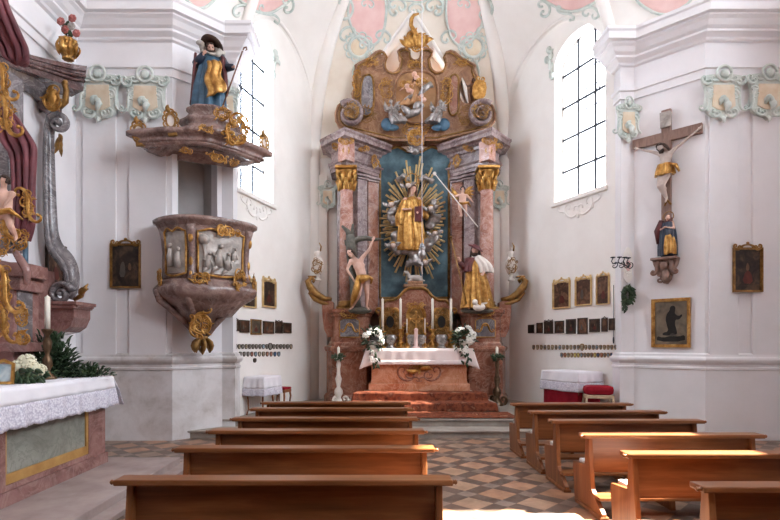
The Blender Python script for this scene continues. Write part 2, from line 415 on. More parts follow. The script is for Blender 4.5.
# ------------------------------------------------------------------ sculpture
def sculpt(name, prims, voxel, mat, parent, M=None, smooth=2, label=None):
    """Overlapping limbs and masses fused to one continuous skin."""
    mb = MB()
    for p in prims:
        if p[0] == 'c': mb.tube([p[1], p[3]] if p[1] is not p[3] else [p[1]], [p[2], p[4]], 10, round_ends=True)
        else: mb.ell(p[1], p[2], None, 14, 10, p[3] if len(p) > 3 else None)
    if M is not None: mb.v = [tuple(M @ Vector(v)) for v in mb.v]
    me = bpy.data.meshes.new('tmp'); me.from_pydata(mb.v, [], mb.f)
    bm = bmesh.new(); bm.from_mesh(me); bmesh.ops.recalc_face_normals(bm, faces=bm.faces[:]); bm.to_mesh(me); bm.free()
    t = bpy.data.objects.new('tmp', me); COL.objects.link(t)
    md = t.modifiers.new('r', 'REMESH'); md.mode = 'VOXEL'; md.voxel_size = voxel; md.use_smooth_shade = True
    dg = bpy.context.evaluated_depsgraph_get(); dg.update()
    out = bpy.data.meshes.new_from_object(t.evaluated_get(dg))
    bpy.data.objects.remove(t); bpy.data.meshes.remove(me)
    bm = bmesh.new(); bm.from_mesh(out)
    for _ in range(smooth): bmesh.ops.smooth_vert(bm, verts=bm.verts[:], factor=.5, use_axis_x=True, use_axis_y=True, use_axis_z=True)
    bm.to_mesh(out); bm.free()
    out.polygons.foreach_set('use_smooth', [True] * len(out.polygons)); out.name = name
    o = link_mesh(name, out, mat, parent)
    if label: o['label'] = label
    return o

STAND = dict(pel=(0, 0, .53), che=(0, 0, .70), nk=(0, 0, .83), hd=(0, -.015, .92),
             shl=(-.105, 0, .79), shr=(.105, 0, .79), ell=(-.15, 0, .63), elr=(.15, 0, .63), hal=(-.16, -.03, .49), har=(.16, -.03, .49),
             hil=(-.055, 0, .51), hir=(.055, 0, .51), knl=(-.06, -.01, .28), knr=(.06, -.01, .28), anl=(-.06, .01, .045), anr=(.06, .01, .045),
             tol=(-.07, -.085, .015), tor=(.07, -.085, .015), face=(0, -1, 0))
def man(H, fat=1.0, hands=True, **ov):
    """One human figure as fused limbs. Local axes: x viewer's right, y away, z up; units of H."""
    J = dict(STAND); J.update(ov); J = {k: Vector(v) * (1 if k == 'face' else H) for k, v in J.items()}
    P = []
    def c(a, ra, b, rb): P.append(('c', J[a] if isinstance(a, str) else a, ra * H * fat, J[b] if isinstance(b, str) else b, rb * H * fat))
    c('pel', .078, 'che', .082); c('che', .075, 'nk', .034); c('nk', .03, 'hd', .03)
    c('shl', .036, 'che', .06); c('shr', .036, 'che', .06)
    side = (J['shr'] - J['shl']).normalized()
    P.append(('c', J['che'] - side * .035 * H, .058 * H * fat, J['che'] + side * .035 * H, .058 * H * fat))
    P.append(('c', J['pel'] - side * .03 * H, .062 * H * fat, J['pel'] + side * .03 * H, .062 * H * fat))
    for s in 'lr':
        c('sh' + s, .034, 'el' + s, .024); c('el' + s, .025, 'ha' + s, .017)
        c('hi' + s, .058, 'kn' + s, .036); c('kn' + s, .038, 'an' + s, .021)
        mid = J['kn' + s].lerp(J['an' + s], .3); P.append(('e', mid + J['face'] * -.008 * H, (.034 * H,) * 3))
        c('an' + s, .022, 'to' + s, .014)
        if hands:
            a, w = J['el' + s], J['ha' + s]; d = (w - a).normalized()
            q = d.cross(J['face']); q = q.normalized() if q.length > .05 else side.copy()
            pe = w + d * .045 * H; up = q.cross(d)
            P.append(('c', w, .014 * H, pe, .017 * H))
            for k, (off, ln) in enumerate(((-.018, .036), (-.006, .044), (.006, .041), (.018, .032))):
                b0 = pe + q * off * H; m = b0 + d * ln * .55 * H; e = m + (d * .8 + up * .6).normalized() * ln * .5 * H
                P.append(('c', b0, .0068 * H, m, .0065 * H)); P.append(('c', m, .0065 * H, e, .0055 * H))
            tb = w + d * .015 * H; P.append(('c', tb, .008 * H, tb + (q * -.8 + d * .7 + up * .3).normalized() * .042 * H, .0065 * H))
    f = J['face'].normalized(); hd = J['hd']; u = (hd - J['nk']).normalized(); u = (u - f * u.dot(f)).normalized(); sd = f.cross(u)
    R = Matrix((sd, f, u)).transposed()
    P.append(('e', hd + u * .008 * H, (.05 * H, .058 * H, .064 * H), R))
    P.append(('c', hd + f * .02 * H - u * .035 * H, .032 * H, hd + f * .035 * H - u * .05 * H, .02 * H))   # jaw
    P.append(('c', hd + f * .055 * H + u * .005 * H, .007 * H, hd + f * .066 * H - u * .018 * H, .010 * H))  # nose
    P.append(('c', hd + f * .053 * H + u * .014 * H - sd * .025 * H, .008 * H, hd + f * .053 * H + u * .014 * H + sd * .025 * H, .008 * H))  # brow
    P.append(('c', hd + f * .05 * H - u * .034 * H - sd * .010 * H, .007 * H, hd + f * .05 * H - u * .034 * H + sd * .010 * H, .007 * H))   # mouth
    for s in (-1, 1): P.append(('e', hd + sd * s * .05 * H - u * .004 * H, (.010 * H, .014 * H, .018 * H), R))
    return P, J
def eyes(J, H, parent, M):
    f = J['face'].normalized(); hd = J['hd']; u = (hd - J['nk']).normalized(); u = (u - f * u.dot(f)).normalized(); sd = f.cross(u)
    mb = MB()
    for s in (-1, 1): mb.ell(hd + f * .052 * H + sd * s * .021 * H + u * .0 * H, .008 * H, M, 8, 6)
    obj('eyes', mb, 'dark_hair', parent)
def hairm(J, H, long=False, beard=False, seed=1, M=None):
    f = J['face'].normalized(); hd = J['hd']; u = (hd - J['nk']).normalized(); u = (u - f * u.dot(f)).normalized(); sd = f.cross(u)
    rr = random.Random(seed); mb = MB()
    for i in range(60):
        a = rr.uniform(0, 2 * PI); t = rr.uniform(0, 1.9)
        d = sd * math.sin(t) * math.cos(a) + f * (math.sin(t) * math.sin(a)) + u * math.cos(t)
        if d.dot(f) > .45 and d.dot(u) < .72: continue
        mb.ell(hd + d * .054 * H + u * .008 * H, rr.uniform(.014, .021) * H, M, 7, 5)
    if long:
        for s in (-1, 1):
            for q in range(3):
                p0 = hd + sd * s * .05 * H - f * .01 * q * H
                mb.tube([p0, p0 - u * .05 * H - f * .01 * H + sd * s * .01 * H, p0 - u * .11 * H + sd * s * .02 * H], [.018 * H, .018 * H, .006 * H], 7, M)
    if beard:
        for q in range(9):
            x = (q - 4) * .009 * H
            p0 = hd + f * .045 * H - u * .042 * H + sd * x
            mb.tube([p0, p0 - u * .03 * H + f * .008 * H, p0 - u * (.062 - abs(q - 4) * .006) * H], [.011 * H, .012 * H, .004 * H], 6, M)
    return mb
def robe(mb, rings, folds=9, nseg=54, seed=0, M=None, cap=True):
    """Draped cloth: rings (x, y, z, rx, ry, fold depth) with folds that wander as they fall."""
    rr = random.Random(seed); ph = [rr.uniform(0, 6) for _ in range(4)]; vs = []; nseg = nseg * 2; folds = folds + 2
    n = len(rings)
    n0 = len(rings); rings = smooth_closed(rings, 2, False); n = len(rings)
    for j, (cx, cy, z, rx, ry, am) in enumerate(rings):
        am = am * 1.45; j = j * n0 / n
        for i in range(nseg):
            a = 2 * PI * i / nseg
            k = 1 + am * (math.sin(folds * a + ph[0] + .5 * math.sin(j * .7 + ph[1])) * .65 + .45 * math.sin((folds * .5 + 1.5) // 1 * a + ph[2] + j * .15))
            vs.append((cx + rx * k * math.cos(a), cy + ry * k * math.sin(a), z + am * .05 * math.sin(3 * a + ph[3])))
    fs = [(j * nseg + i, j * nseg + (i + 1) % nseg, (j + 1) * nseg + (i + 1) % nseg, (j + 1) * nseg + i) for j in range(n - 1) for i in range(nseg)]
    if cap: fs += [tuple(range(nseg)), tuple((n - 1) * nseg + i for i in range(nseg))]
    return mb.add(vs, fs, M, True)

# ------------------------------------------------------------------ rococo ornament
def curl(kind, n=26, a=2.2, b=3.2):
    pts = [(0.0, 0.0)]; x = y = 0
    for i in range(n):
        s = -1 + 2 * (i + .5) / n
        th = a * s + b * s ** 3 if kind == 'C' else (a * .4 + 2.2) * s * s + b * .6 * s ** 4
        x += math.cos(th) * 2 / n; y += math.sin(th) * 2 / n; pts.append((x, y))
    cx = (min(p[0] for p in pts) + max(p[0] for p in pts)) / 2; cy = (min(p[1] for p in pts) + max(p[1] for p in pts)) / 2
    w = max(max(p[0] for p in pts) - min(p[0] for p in pts), max(p[1] for p in pts) - min(p[1] for p in pts))
    return [((p[0] - cx) / w, (p[1] - cy) / w) for p in pts]
def scroll(mb, M, x, y, size, rot=0, kind='C', th=.1, flip=1, z=0, flat=.8):
    c, s = math.cos(rot), math.sin(rot); pts = []
    for px, py in curl(kind): 
        px *= flip
        pts.append((x + size * (px * c - py * s), y + size * (px * s + py * c), z))
    n = len(pts); rad = [size * th * (.5 + .75 * math.sin(PI * (i + .5) / n)) for i in range(n)]
    mb.tube(pts, rad, 7, M, flat=flat)
    for i in (0, -1): mb.ell(pts[i], size * th * 1.0, M, 8, 6)
def leaf(mb, M, x, y, ln, rot, z=0, w=.3, lift=.25):
    c, s = math.cos(rot), math.sin(rot); pts = []; rad = []
    for i in range(6):
        t = i / 5; r = ln * w * math.sin(PI * (t * .85 + .12)); off = .15 * ln * math.sin(t * PI)
        pts.append((x + c * ln * t - s * off, y + s * ln * t + c * off, z + lift * ln * math.sin(t * PI * .8))); rad.append(max(r, ln * .02))
    mb.tube(pts, rad, 7, M, flat=.45)
def rocaille(mb, M, w, h, seed, n=6, th=.11, leaves=6, z=0, size=None):
    """A loose web of small C and S scrolls with pointed leaves inside a w x h field."""
    rr = random.Random(seed); size = (size or min(w, h) * .6) * .85; th = min(th, .075)
    n = int(n * 1.5)
    mb.tube([(w*.36*math.cos(2*PI*i/20), h*.36*math.sin(2*PI*i/20), z + .02*size) for i in range(21)], size*.045, 6, M)
    for i in range(n):
        a = 2 * PI * i / n + rr.uniform(-.4, .4); k = rr.uniform(.3, .85)
        scroll(mb, M, w / 2 * k * math.cos(a), h / 2 * k * math.sin(a), size * rr.uniform(.6, 1.05), a + PI / 2 + rr.uniform(-.5, .5),
               'C' if rr.random() < .65 else 'S', th, rr.choice((-1, 1)), z + rr.uniform(0, .12) * size)
    for i in range(leaves + 3):
        a = rr.uniform(0, 2 * PI); k = rr.uniform(.3, .85)
        leaf(mb, M, w / 2 * k * math.cos(a), h / 2 * k * math.sin(a), size * rr.uniform(.35, .6), a + rr.uniform(-.5, .5), z, .17)
def arcpts(cx, cy, rx, ry, a0, a1, n): return [(cx + rx * math.cos(a0 + (a1 - a0) * i / n), cy + ry * math.sin(a0 + (a1 - a0) * i / n)) for i in range(n + 1)]
def smooth_closed(pts, it=2, closed=True):
    for _ in range(it):
        q = []
        n = len(pts)
        for i in range(n if closed else n - 1):
            a, b = pts[i], pts[(i + 1) % n]
            q.append(tuple(a[k] * .75 + b[k] * .25 for k in range(len(a)))); q.append(tuple(a[k] * .25 + b[k] * .75 for k in range(len(a))))
        pts = ([pts[0]] + q + [pts[-1]]) if not closed else q
    return pts
class WP:
    """A wall plane: where a sight line meets it, and a frame there (x along the wall, y up, z out of it)."""
    def __init__(s, o, right): s.o = Vector((o[0], o[1], 0)); s.r = Vector((right[0], right[1], 0)).normalized(); s.n = s.r.cross(Vector((0, 0, 1)))
    def hit(s, px, py, off=0):
        d = Vector(((px - VX) / F, 1, (VY - py) / F)); e = Vector((0, 0, EYE)); o = s.o + s.n * off
        t = (o - e).dot(s.n) / d.dot(s.n); return e + d * t
    def frame(s, px, py, off=0): return FRM(s.hit(px, py, off), s.r)
    def size(s, px, py, w, h):
        a = s.hit(px - w / 2, py); b = s.hit(px + w / 2, py); c = s.hit(px, py); return (a - b).length, h * c.y / F
build_materials()
AX = 1.08                                           # the altar's axis
# ------------------------------------------------------------------ floors and steps
mb = MB(); mb.box((1.2, 2.1, -.1), (13.8, 16.2, .2)); struct('floor', mb, 'floor')
mb = MB(); mb.box((1.2, 12.9, .15), (9.4, 4.4, .3)); struct('floor_chancel', mb, 'chancel')
def step(n, x0, x1, y0, y1, z0, z1, mat):
    mb = MB(); mb.box(((x0 + x1) / 2, (y0 + y1) / 2, (z0 + z1) / 2 - .015), (x1 - x0, y1 - y0, z1 - z0 - .03))
    mb.box(((x0 + x1) / 2, (y0 + y1) / 2 - .02, z1 - .018), (x1 - x0, y1 - y0 + .04, .036), None, .012)
    return struct('trim_%d' % n, mb, mat)
step(1, -3.7, 6.1, 10.1, 10.62, 0, .15, 'stone')
step(2, -3.1, 5.36, 10.6, 10.9, .15, .302, 'stone')
mb = MB(); mb.box((-4.3, 3.9, .075), (2.8, 7.7, .15), None, .012); struct('trim_3', mb, 'plinth_stone')
mb = MB(); mb.box((-2.8, 3.95, .03), (.2, 7.8, .06), None, .01); struct('trim_4', mb, 'plinth_stone')

# ------------------------------------------------------------------ nave shell
def arch_top(c, rx, z0, rz, n=28): return [(c - rx * math.cos(PI * i / n), z0 + rz * math.sin(PI * i / n)) for i in range(n + 1)]
def win_outline(x0, x1, z0, zs, rise, n=14):
    c, r = (x0 + x1) / 2, (x1 - x0) / 2
    return [(x0, z0), (x1, z0)] + [(c + r * math.cos(PI * i / n), zs + rise * math.sin(PI * i / n)) for i in range(n + 1)]
CH = 13.6
mb = MB(); mb.plate([(-5.7, 0), (-3.86, 0)] + arch_top(1.21, 5.07, 8.2, 4.3) + [(6.28, 0), (8.1, 0), (8.1, CH), (-5.7, CH)], .3, FY(9.9), z0=-.3)
struct('wall_front', mb, 'plaster')
mb = MB(); mb.plate([(-6, 0), (10.2, 0), (10.2, CH), (-6, CH)], .3, FRM((-5.7, 0, 0), (0, 1, 0)), z0=-.3)
struct('wall_left', mb, 'plaster')
NW = [(4.3, 6.0)]
mb = MB(); mb.plate([(-10.2, 0), (6, 0), (6, CH), (-10.2, CH)], .3, FRM((8.1, 0, 0), (0, -1, 0)), [win_outline(-5.88, -4.2, 7.1, 10.9, .8), win_outline(-1.4, 1.9, 6.0, 10.6, .9)], z0=-.3)  # second opening is unseen, added to brighten the left pier
struct('wall_right', mb, 'plaster')
mb = MB(); mb.plate([(-8.1, 0), (5.7, 0), (5.7, CH), (-8.1, CH)], .3, FRM((0, -6, 0), (-1, 0, 0)), z0=-.3); struct('wall_back', mb, 'brown_wood')
mb = MB(); mb.box((1.2, 2.1, CH + .1), (14.4, 16.8, .2)); struct('ceiling_nave', mb, 'vault')
mb = MB(); mb.box((1.2, -2.85, 3.25), (13.7, 6.1, .3)); mb.box((1.2, .15, 3.85), (13.7, .14, 1.0)); struct('ceiling_added_gallery', mb, 'brown_wood')  # unseen gallery added to keep light off the pew backs

# ------------------------------------------------------------------ chancel piers
CL = WP((-3.86, 9.9), (1, 1)); CR = WP((5.38, 10.8), (1, -1)); FR = WP((0, 9.9), (1, 0)); NL = WP((-5.7, 0), (0, 1))
LW = WP((-2.9, 10.95), (1.18, 3.55)); RW = WP((3.62, 14.5), (1.49, -3.44))
LWL, RWL = 3.741, 3.749
FH = 8.4
mb = MB(); mb.plate([(0, 0), (1.032, 0), (1.032, FH + 4), (0, FH + 4)], .25, FRM((-3.86, 9.9, 0), (1, 1, 0)), [[(.1, 2.75), (.93, 2.75), (.93, 5.6), (.1, 5.6)]], z0=-.25)
mb.box((-3.03, 10.79, 4.2), (.26, .32, 8.4)); struct('wall_pier_left', mb, 'plaster')
mb = MB(); M = FRM((-3.86, 9.9, 0), (1, 1, 0)); mb.box((.515, 4.2, -.62), (1.2, 3.2, .08), M); mb.box((.06, 4.2, -.42), (.08, 2.9, .34), M); mb.box((.97, 4.2, -.42), (.08, 2.9, .34), M); mb.box((.515, 5.66, -.43), (1.2, .1, .46), M); mb.box((.515, 2.72, -.43), (1.2, .1, .46), M)
struct('wall_pulpit_passage', mb, 'grey_panel')
mb = MB(); mb.plate([(0, 0), (1.273, 0), (1.273, FH + 4), (0, FH + 4)], .25, FRM((5.38, 10.8, 0), (1, -1, 0)), z0=-.25)
mb.box((5.245, 10.95, 4.2), (.27, .30, 8.4)); struct('wall_pier_right', mb, 'plaster')

# ------------------------------------------------------------------ chancel walls, apse
def wall_arch(L, n=30): return [(L * (1 - i / n), 7.0 + 2.55 * math.sqrt(max(0, 1 - (1 - 2 * i / n) ** 2))) for i in range(n + 1)]
def ly(Y): return (Y - 10.95) / 3.55 * LWL
def ry(Y): return (14.5 - Y) / 3.44 * RWL
WL_ = (ly(11.0), ly(12.38), 5.12, 8.5, .55); WR_ = (ry(12.72), ry(11.3), 5.25, 8.55, .55)
mb = MB(); mb.plate([(0, 0), (LWL, 0), (LWL, 12.4), (0, 12.4)], .4, FRM((-2.9, 10.95, 0), (1.18, 3.55, 0)), [win_outline(*WL_)], z0=-.4); struct('wall_chancel_left', mb, 'vault')
mb = MB(); mb.plate([(0, 0), (RWL, 0), (RWL, 12.4), (0, 12.4)], .4, FRM((3.62, 14.5, 0), (1.49, -3.44, 0)), [win_outline(*WR_)], z0=-.4); struct('wall_chancel_right', mb, 'vault')
mb = MB(); mb.plate([(-1.9, 0), (3.8, 0), (3.8, 12.4), (-1.9, 12.4)], .3, FY(14.5), [win_outline(AX - .6, AX + .6, 7.8, 8.8, .5)], z0=-.3); struct('wall_apse', mb, 'vault')  # hidden opening behind the gable, added to lighten the lunette

K = Vector((1.1, 10.95, 12.1))
def cell(a, b, lun):
    a, b = Vector(a), Vector(b)
    def fn(s, t):
        p = a.lerp(b, s); z0 = 7.0 + lun * 2.55 * math.sqrt(max(0, 1 - (2 * s - 1) ** 2))
        e = math.sqrt(max(0, 1 - (1 - t) ** 2)); w = lun * math.sin(PI * s) ** .8
        f = e * (1 - w) + w * (t * .9 + .1 * e) if True else e
        q = p.lerp(K.to_2d(), t); return (q.x, q.y, z0 + (K.z - z0) * f)
    return fn
cL = cell((-2.9, 10.95), (-1.72, 14.5), 1); cB = cell((-1.72, 14.5), (3.62, 14.5), 0); cR = cell((3.62, 14.5), (5.11, 11.0), 1)
VB = MB()
mb = MB(); mb.grid(cL, 40, 40); VB.grid(cL, 40, 40); struct('ceiling_chancel_left', mb, 'vault', recalc=False)
mb = MB(); mb.grid(cR, 40, 40); VB.grid(cR, 40, 40); struct('ceiling_chancel_right', mb, 'vault', recalc=False)
tA = .27
def lun_half(t): return .35 * max(0, 1 - t / tA) ** .97
g = MB(); g.grid(cB, 120, 80)
VB.grid(cB, 60, 40)
keep = []
for f in g.f:
    j, i = divmod(f[0], 121); s, t = (i + .5) / 120, (j + .5) / 80
    if not (t < tA and abs(s - .5) < lun_half(t)): keep.append(f)
g.f = keep; g.sm = [True] * len(keep); struct('ceiling_apse', g, 'cream', recalc=False)
bl = [tA * i / 24 for i in range(25)]
edge = [Vector(cB(.5 - lun_half(t), t)) for t in bl] + [Vector(cB(.5 + lun_half(t), t)) for t in bl[::-1][1:]]
mb = MB(); mb.grid(lambda u, v: edge[min(int(round(u * (len(edge) - 1))), len(edge) - 1)].lerp(Vector((edge[min(int(round(u * (len(edge) - 1))), len(edge) - 1)].x, 14.5, edge[min(int(round(u * (len(edge) - 1))), len(edge) - 1)].z)), v), len(edge) - 1, 3)
struct('ceiling_lunette', mb, 'vault', recalc=False)
mb = MB()
mb.tube(edge[:25], .06, 8, flat=.8); mb.tube(edge[24:], .06, 8, flat=.8)
struct('trim_5', mb, 'vault')
for k, fn, s in ((6, cB, 0), (7, cB, 1)):
    mb = MB(); pts = [Vector(fn(s, (i / 30) ** 2 * .95)) for i in range(31)]
    pts = [Vector((pts[0].x, 14.42, .3)), Vector((pts[0].x, 14.42, 6.9))] + pts
    mb.tube(pts, .2, 8, flat=.55, up=(0, -1, .25)); struct('trim_%d' % k, mb, 'vault')
for k, P in ((8, cL), (9, cR)):                                  # groin moulding over each chancel window
    mb = MB(); mb.tube([Vector(P(.02 + .96 * i / 40, .012)) for i in range(41)], .045, 6); struct('trim_%d' % k, mb, 'vault')
# splayed chancel arch between nave wall and apse vault
def carch(s, t):
    a = PI * s
    x0, z0 = 1.21 - 5.07 * math.cos(a), 8.2 + 4.3 * math.sin(a)
    x1, z1 = 1.1 - 4.0 * math.cos(a), 7.0 + 5.1 * math.sin(a)
    return (x0 + (x1 - x0) * t, 9.9 + 1.06 * t, max(8.3 - .1 * (1 - t), z0 + (z1 - z0) * t))
mb = MB(); mb.grid(carch, 60, 6); VB.grid(carch, 60, 6); struct('ceiling_chancel_arch', mb, 'vault', recalc=False)
mb = MB(); mb.tube([Vector(carch(i / 60, 1)) + Vector((0, -.03, 0)) for i in range(61)], .12, 8); struct('trim_10', mb, 'vault')
VBH = BVHTree.FromPolygons([Vector(v) for v in VB.v], VB.f)
def vhit(px, py, off=.0):
    d = Vector(((px - VX) / F, 1, (VY - py) / F)).normalized()
    h = VBH.ray_cast(Vector((0, 0, EYE)), d)
    if h[0] is None: return None
    n = h[1]
    if n.dot(d) > 0: n = -n
    return h[0] + n * off

# ------------------------------------------------------------------ cornice, dado
PATH = [(-5.7, -5.9), (-5.7, 9.9), (-3.86, 9.9), (-3.13, 10.63), (-2.90, 10.63), (-2.90, 10.97)]
PATHR = [(5.11, 11.08), (5.11, 10.8), (5.38, 10.8), (6.28, 9.9), (8.1, 9.9), (8.1, 6.5)]
CORN = [(-.05, 6.9), (.04, 6.9), (.04, 7.05), (.08, 7.06), (.08, 7.13), (.02, 7.14), (.02, 7.56), (.08, 7.58), (.1, 7.62), (.17, 7.66), (.2, 7.68), (.2, 7.72), (.26, 7.76), (.32, 7.84), (.38, 7.88),
        (.38, 7.91), (.46, 7.92), (.46, 8.06), (.49, 8.09), (.49, 8.15), (-.05, 8.36)]
DADO = [(-.02, -.01), (.05, 0), (.05, 1.33), (.075, 1.345), (.075, 1.38), (.05, 1.395), (.05, 1.44), (.09, 1.47), (.11, 1.50), (.12, 1.53), (.11, 1.56), (.06, 1.59), (.05, 1.63), (-.02, 1.67)]
for n, P in ((11, PATH), (12, PATHR)):
    mb = MB(); mb.sweep(P, CORN); struct('trim_%d' % n, mb, 'plaster')
for n, P in (('left', PATH), ('right', PATHR)):
    mb = MB(); mb.sweep(P, DADO); struct('baseboard_' + n, mb, 'dado' if n == 'left' else 'plaster')
# pilaster strips on the front wall
def strip(n, pl, px0, px1, z0=1.5, z1=6.95, d=.05):
    a, b = pl.hit(px0, 343), pl.hit(px1, 343); w = (b - a).length; m = (a + b) / 2
    M = FRM((m.x, m.y, 0), pl.r); mb = MB(); mb.box((0, (z0 + z1) / 2, d / 2), (w, z1 - z0, d), M, .008); struct('trim_%d' % n, mb, 'plaster')
strip(13, FR, 84, 117); strip(14, FR, 130, 167); strip(15, FR, 708, 737); strip(16, FR, 751, 782)
mbp = MB(); mbp.box((-1.5, 14.44, 3.4), (.34, .12, 6.2)); struct('trim_17', mbp, 'vault')
mbp = MB(); mbp.box((3.42, 14.44, 3.4), (.34, .12, 6.2)); struct('trim_18', mbp, 'vault')

# ------------------------------------------------------------------ chancel windows
def window(n, o, right, W, nv, nh, extra=None):
    x0, x1, z0, zs, rise = W
    M = FRM(o, right)
    ol = win_outline(*W)
    mb = MB(); mb.plate(ol, .012, M, z0=-.3)
    pane_hold = MB()
    ins = [((x0 + x1) / 2 + (x - (x0 + x1) / 2) * .94, z0 + .05 + (z - z0) * .975) for x, z in ol]
    pane_hold.ring(ol, ins, .06, M, z0=-.32)
    w = struct('window_%d' % n, pane_hold, 'vault')
    obj('pane', mb, 'glass' if n == 1 else 'glass_dimmed', w)
    lead = MB(); r = .085; k = 0                               # hexagonal leading
    h = r * math.sqrt(3); yy = z0 + .06
    def inside(x, z):
        if not (x0 + .06 < x < x1 - .06 and z > z0 + .05): return False
        c, q = (x0 + x1) / 2, (x1 - x0) / 2
        return z < zs + (rise - .05) * math.sqrt(max(0, 1 - ((x - c) / q) ** 2))
    row = 0
    while yy < zs + rise:
        xx = x0 + (.75 * 0)
        col = 0
        while xx < x1 + r:
            cy = yy + (h / 2 if col % 2 else 0)
            for a in (0, 1, 2):
                p = (xx + r * math.cos(a * PI / 3), cy + r * math.sin(a * PI / 3)); q = (xx + r * math.cos((a + 1) * PI / 3), cy + r * math.sin((a + 1) * PI / 3))
                if inside(*p) and inside(*q): 
                    m = ((p[0] + q[0]) / 2, (p[1] + q[1]) / 2); L = math.hypot(q[0] - p[0], q[1] - p[1]); an = math.atan2(q[1] - p[1], q[0] - p[0])
                    lead.box((0, 0, 0), (L, .005, .006), M @ T(m[0], m[1], -.285) @ RA(an, 'Z'))
            xx += 1.5 * r; col += 1
        yy += h
    o = obj('leading', lead, 'lead', w)
    for i in range(1, nv + 1):
        x = x0 + (x1 - x0) * i / (nv + 1)
        q = MB(); q.box((x, (z0 + zs + rise * .93) / 2, -.26), (.05, zs + rise * .93 - z0, .03), M); obj('iron_bar', q, 'iron', w)
    for i in range(1, nh + 1):
        z = z0 + (zs + .1 - z0) * i / (nh + .35)
        q = MB(); q.box(((x0 + x1) / 2, z, -.245), (x1 - x0 - .04, .05, .03), M); obj('iron_bar', q, 'iron', w)
    sl = MB(); sl.box(((x0 + x1) / 2, z0 - .04, .0), (x1 - x0 + .12, .1, .16), M, .02); obj('sill', sl, 'vault', w)
    if extra:
        q = MB(); q.ring([(extra[0], extra[2]), (extra[1], extra[2]), (extra[1], extra[3]), (extra[0], extra[3])], [(extra[0]+.02, extra[2]+.02), (extra[1]-.02, extra[2]+.02), (extra[1]-.02, extra[3]-.02), (extra[0]+.02, extra[3]-.02)], .02, M, -.27)
        q.box(((extra[0]+extra[1])/2, (extra[2]+extra[3])/2, -.26), (extra[1]-extra[0], .02, .02), M); obj('casement', q, 'iron', w)
    return w
window(1, (-2.9, 10.95, 0), (1.18, 3.55, 0), WL_, 2, 4)
window(2, (3.62, 14.5, 0), (1.49, -3.44, 0), WR_, 2, 4, (WR_[0] + .75, WR_[0] + 1.15, 7.3, 8.25))

# stucco scrolls under the window sills and around the arches
def stucco_sill(wp, W, label):
    M = FRM(wp.o, wp.r); c = (W[0] + W[1]) / 2; z = W[2] - .3; mb = MB()
    for f in (-1, 1):
        scroll(mb, M, c + f * .22, z, .45, .4 * f, 'C', .05, f, .01); scroll(mb, M, c + f * .52, z + .05, .3, .2 * f, 'S', .05, f, .01)
    mb.ell((c, z - .12, .0), (.05, .1, .03), M)
    tag(obj('stucco_scrollwork', mb, 'vault'), label, 'stucco')
stucco_sill(LW, WL_, 'white stucco scrolls under the sill of the chancel window behind the pulpit')
stucco_sill(RW, WR_, 'white stucco scrolls under the sill of the chancel window nearest the crucifix')

# ------------------------------------------------------------------ painted stucco on the vault
def patch(outline, off):
    cx = sum(p[0] for p in outline) / len(outline); cy = sum(p[1] for p in outline) / len(outline)
    mb = MB(); n = len(outline); vs = []
    for k in range(1, 7):
        for p in outline:
            h = vhit(cx + (p[0] - cx) * k / 6, cy + (p[1] - cy) * k / 6, off if k < 6 else off * .2)
            vs.append(h if h is not None else Vector((0, 0, 0)))
    c = vhit(cx, cy, off); vs.append(c)
    fs = [(k * n + i, k * n + (i + 1) % n, (k + 1) * n + (i + 1) % n, (k + 1) * n + i) for k in range(5) for i in range(n)]
    fs += [(6 * n, i, (i + 1) % n) for i in range(n)]
    return mb.add(vs, fs, None, True)
def on_vault(mb, pts, rad, off=.02, closed=False):
    rad = rad * .72 if isinstance(rad, float) else [r * .72 for r in rad]
    q = [vhit(p[0], p[1], off) for p in pts]; q = [p for p in q if p is not None]
    if closed: q.append(q[0])
    if len(q) > 1: mb.tube(q, rad, 6)
def oval(cx, cy, a, b, n=26, lob=0, k=0, ph=0): return [(cx + a * (1 + lob * math.cos(k * 2 * PI * i / n + ph)) * math.cos(2 * PI * i / n), cy + b * (1 + lob * math.cos(k * 2 * PI * i / n + ph)) * math.sin(2 * PI * i / n)) for i in range(n)]
def px_scroll(mb, cx, cy, size, rot, kind, flip, rad):
    c, s = math.cos(rot), math.sin(rot)
    on_vault(mb, [(cx + size * (x * flip * c - y * s), cy + size * (x * flip * s + y * c)) for x, y in curl(kind)], rad)
def cartouche(outline, label, frame_r, curls, seed=0):
    t = thing('stucco_cartouche', label, 'stucco')
    obj('pink_field', patch(outline, .03), 'pink', t)
    mb = MB(); on_vault(mb, outline, frame_r, .02, True)
    obj('rim', mb, 'mint', t)
    for c in curls:
        mb = MB(); px_scroll(mb, *c)
        if mb.v: obj('scroll', mb, 'mint', t)
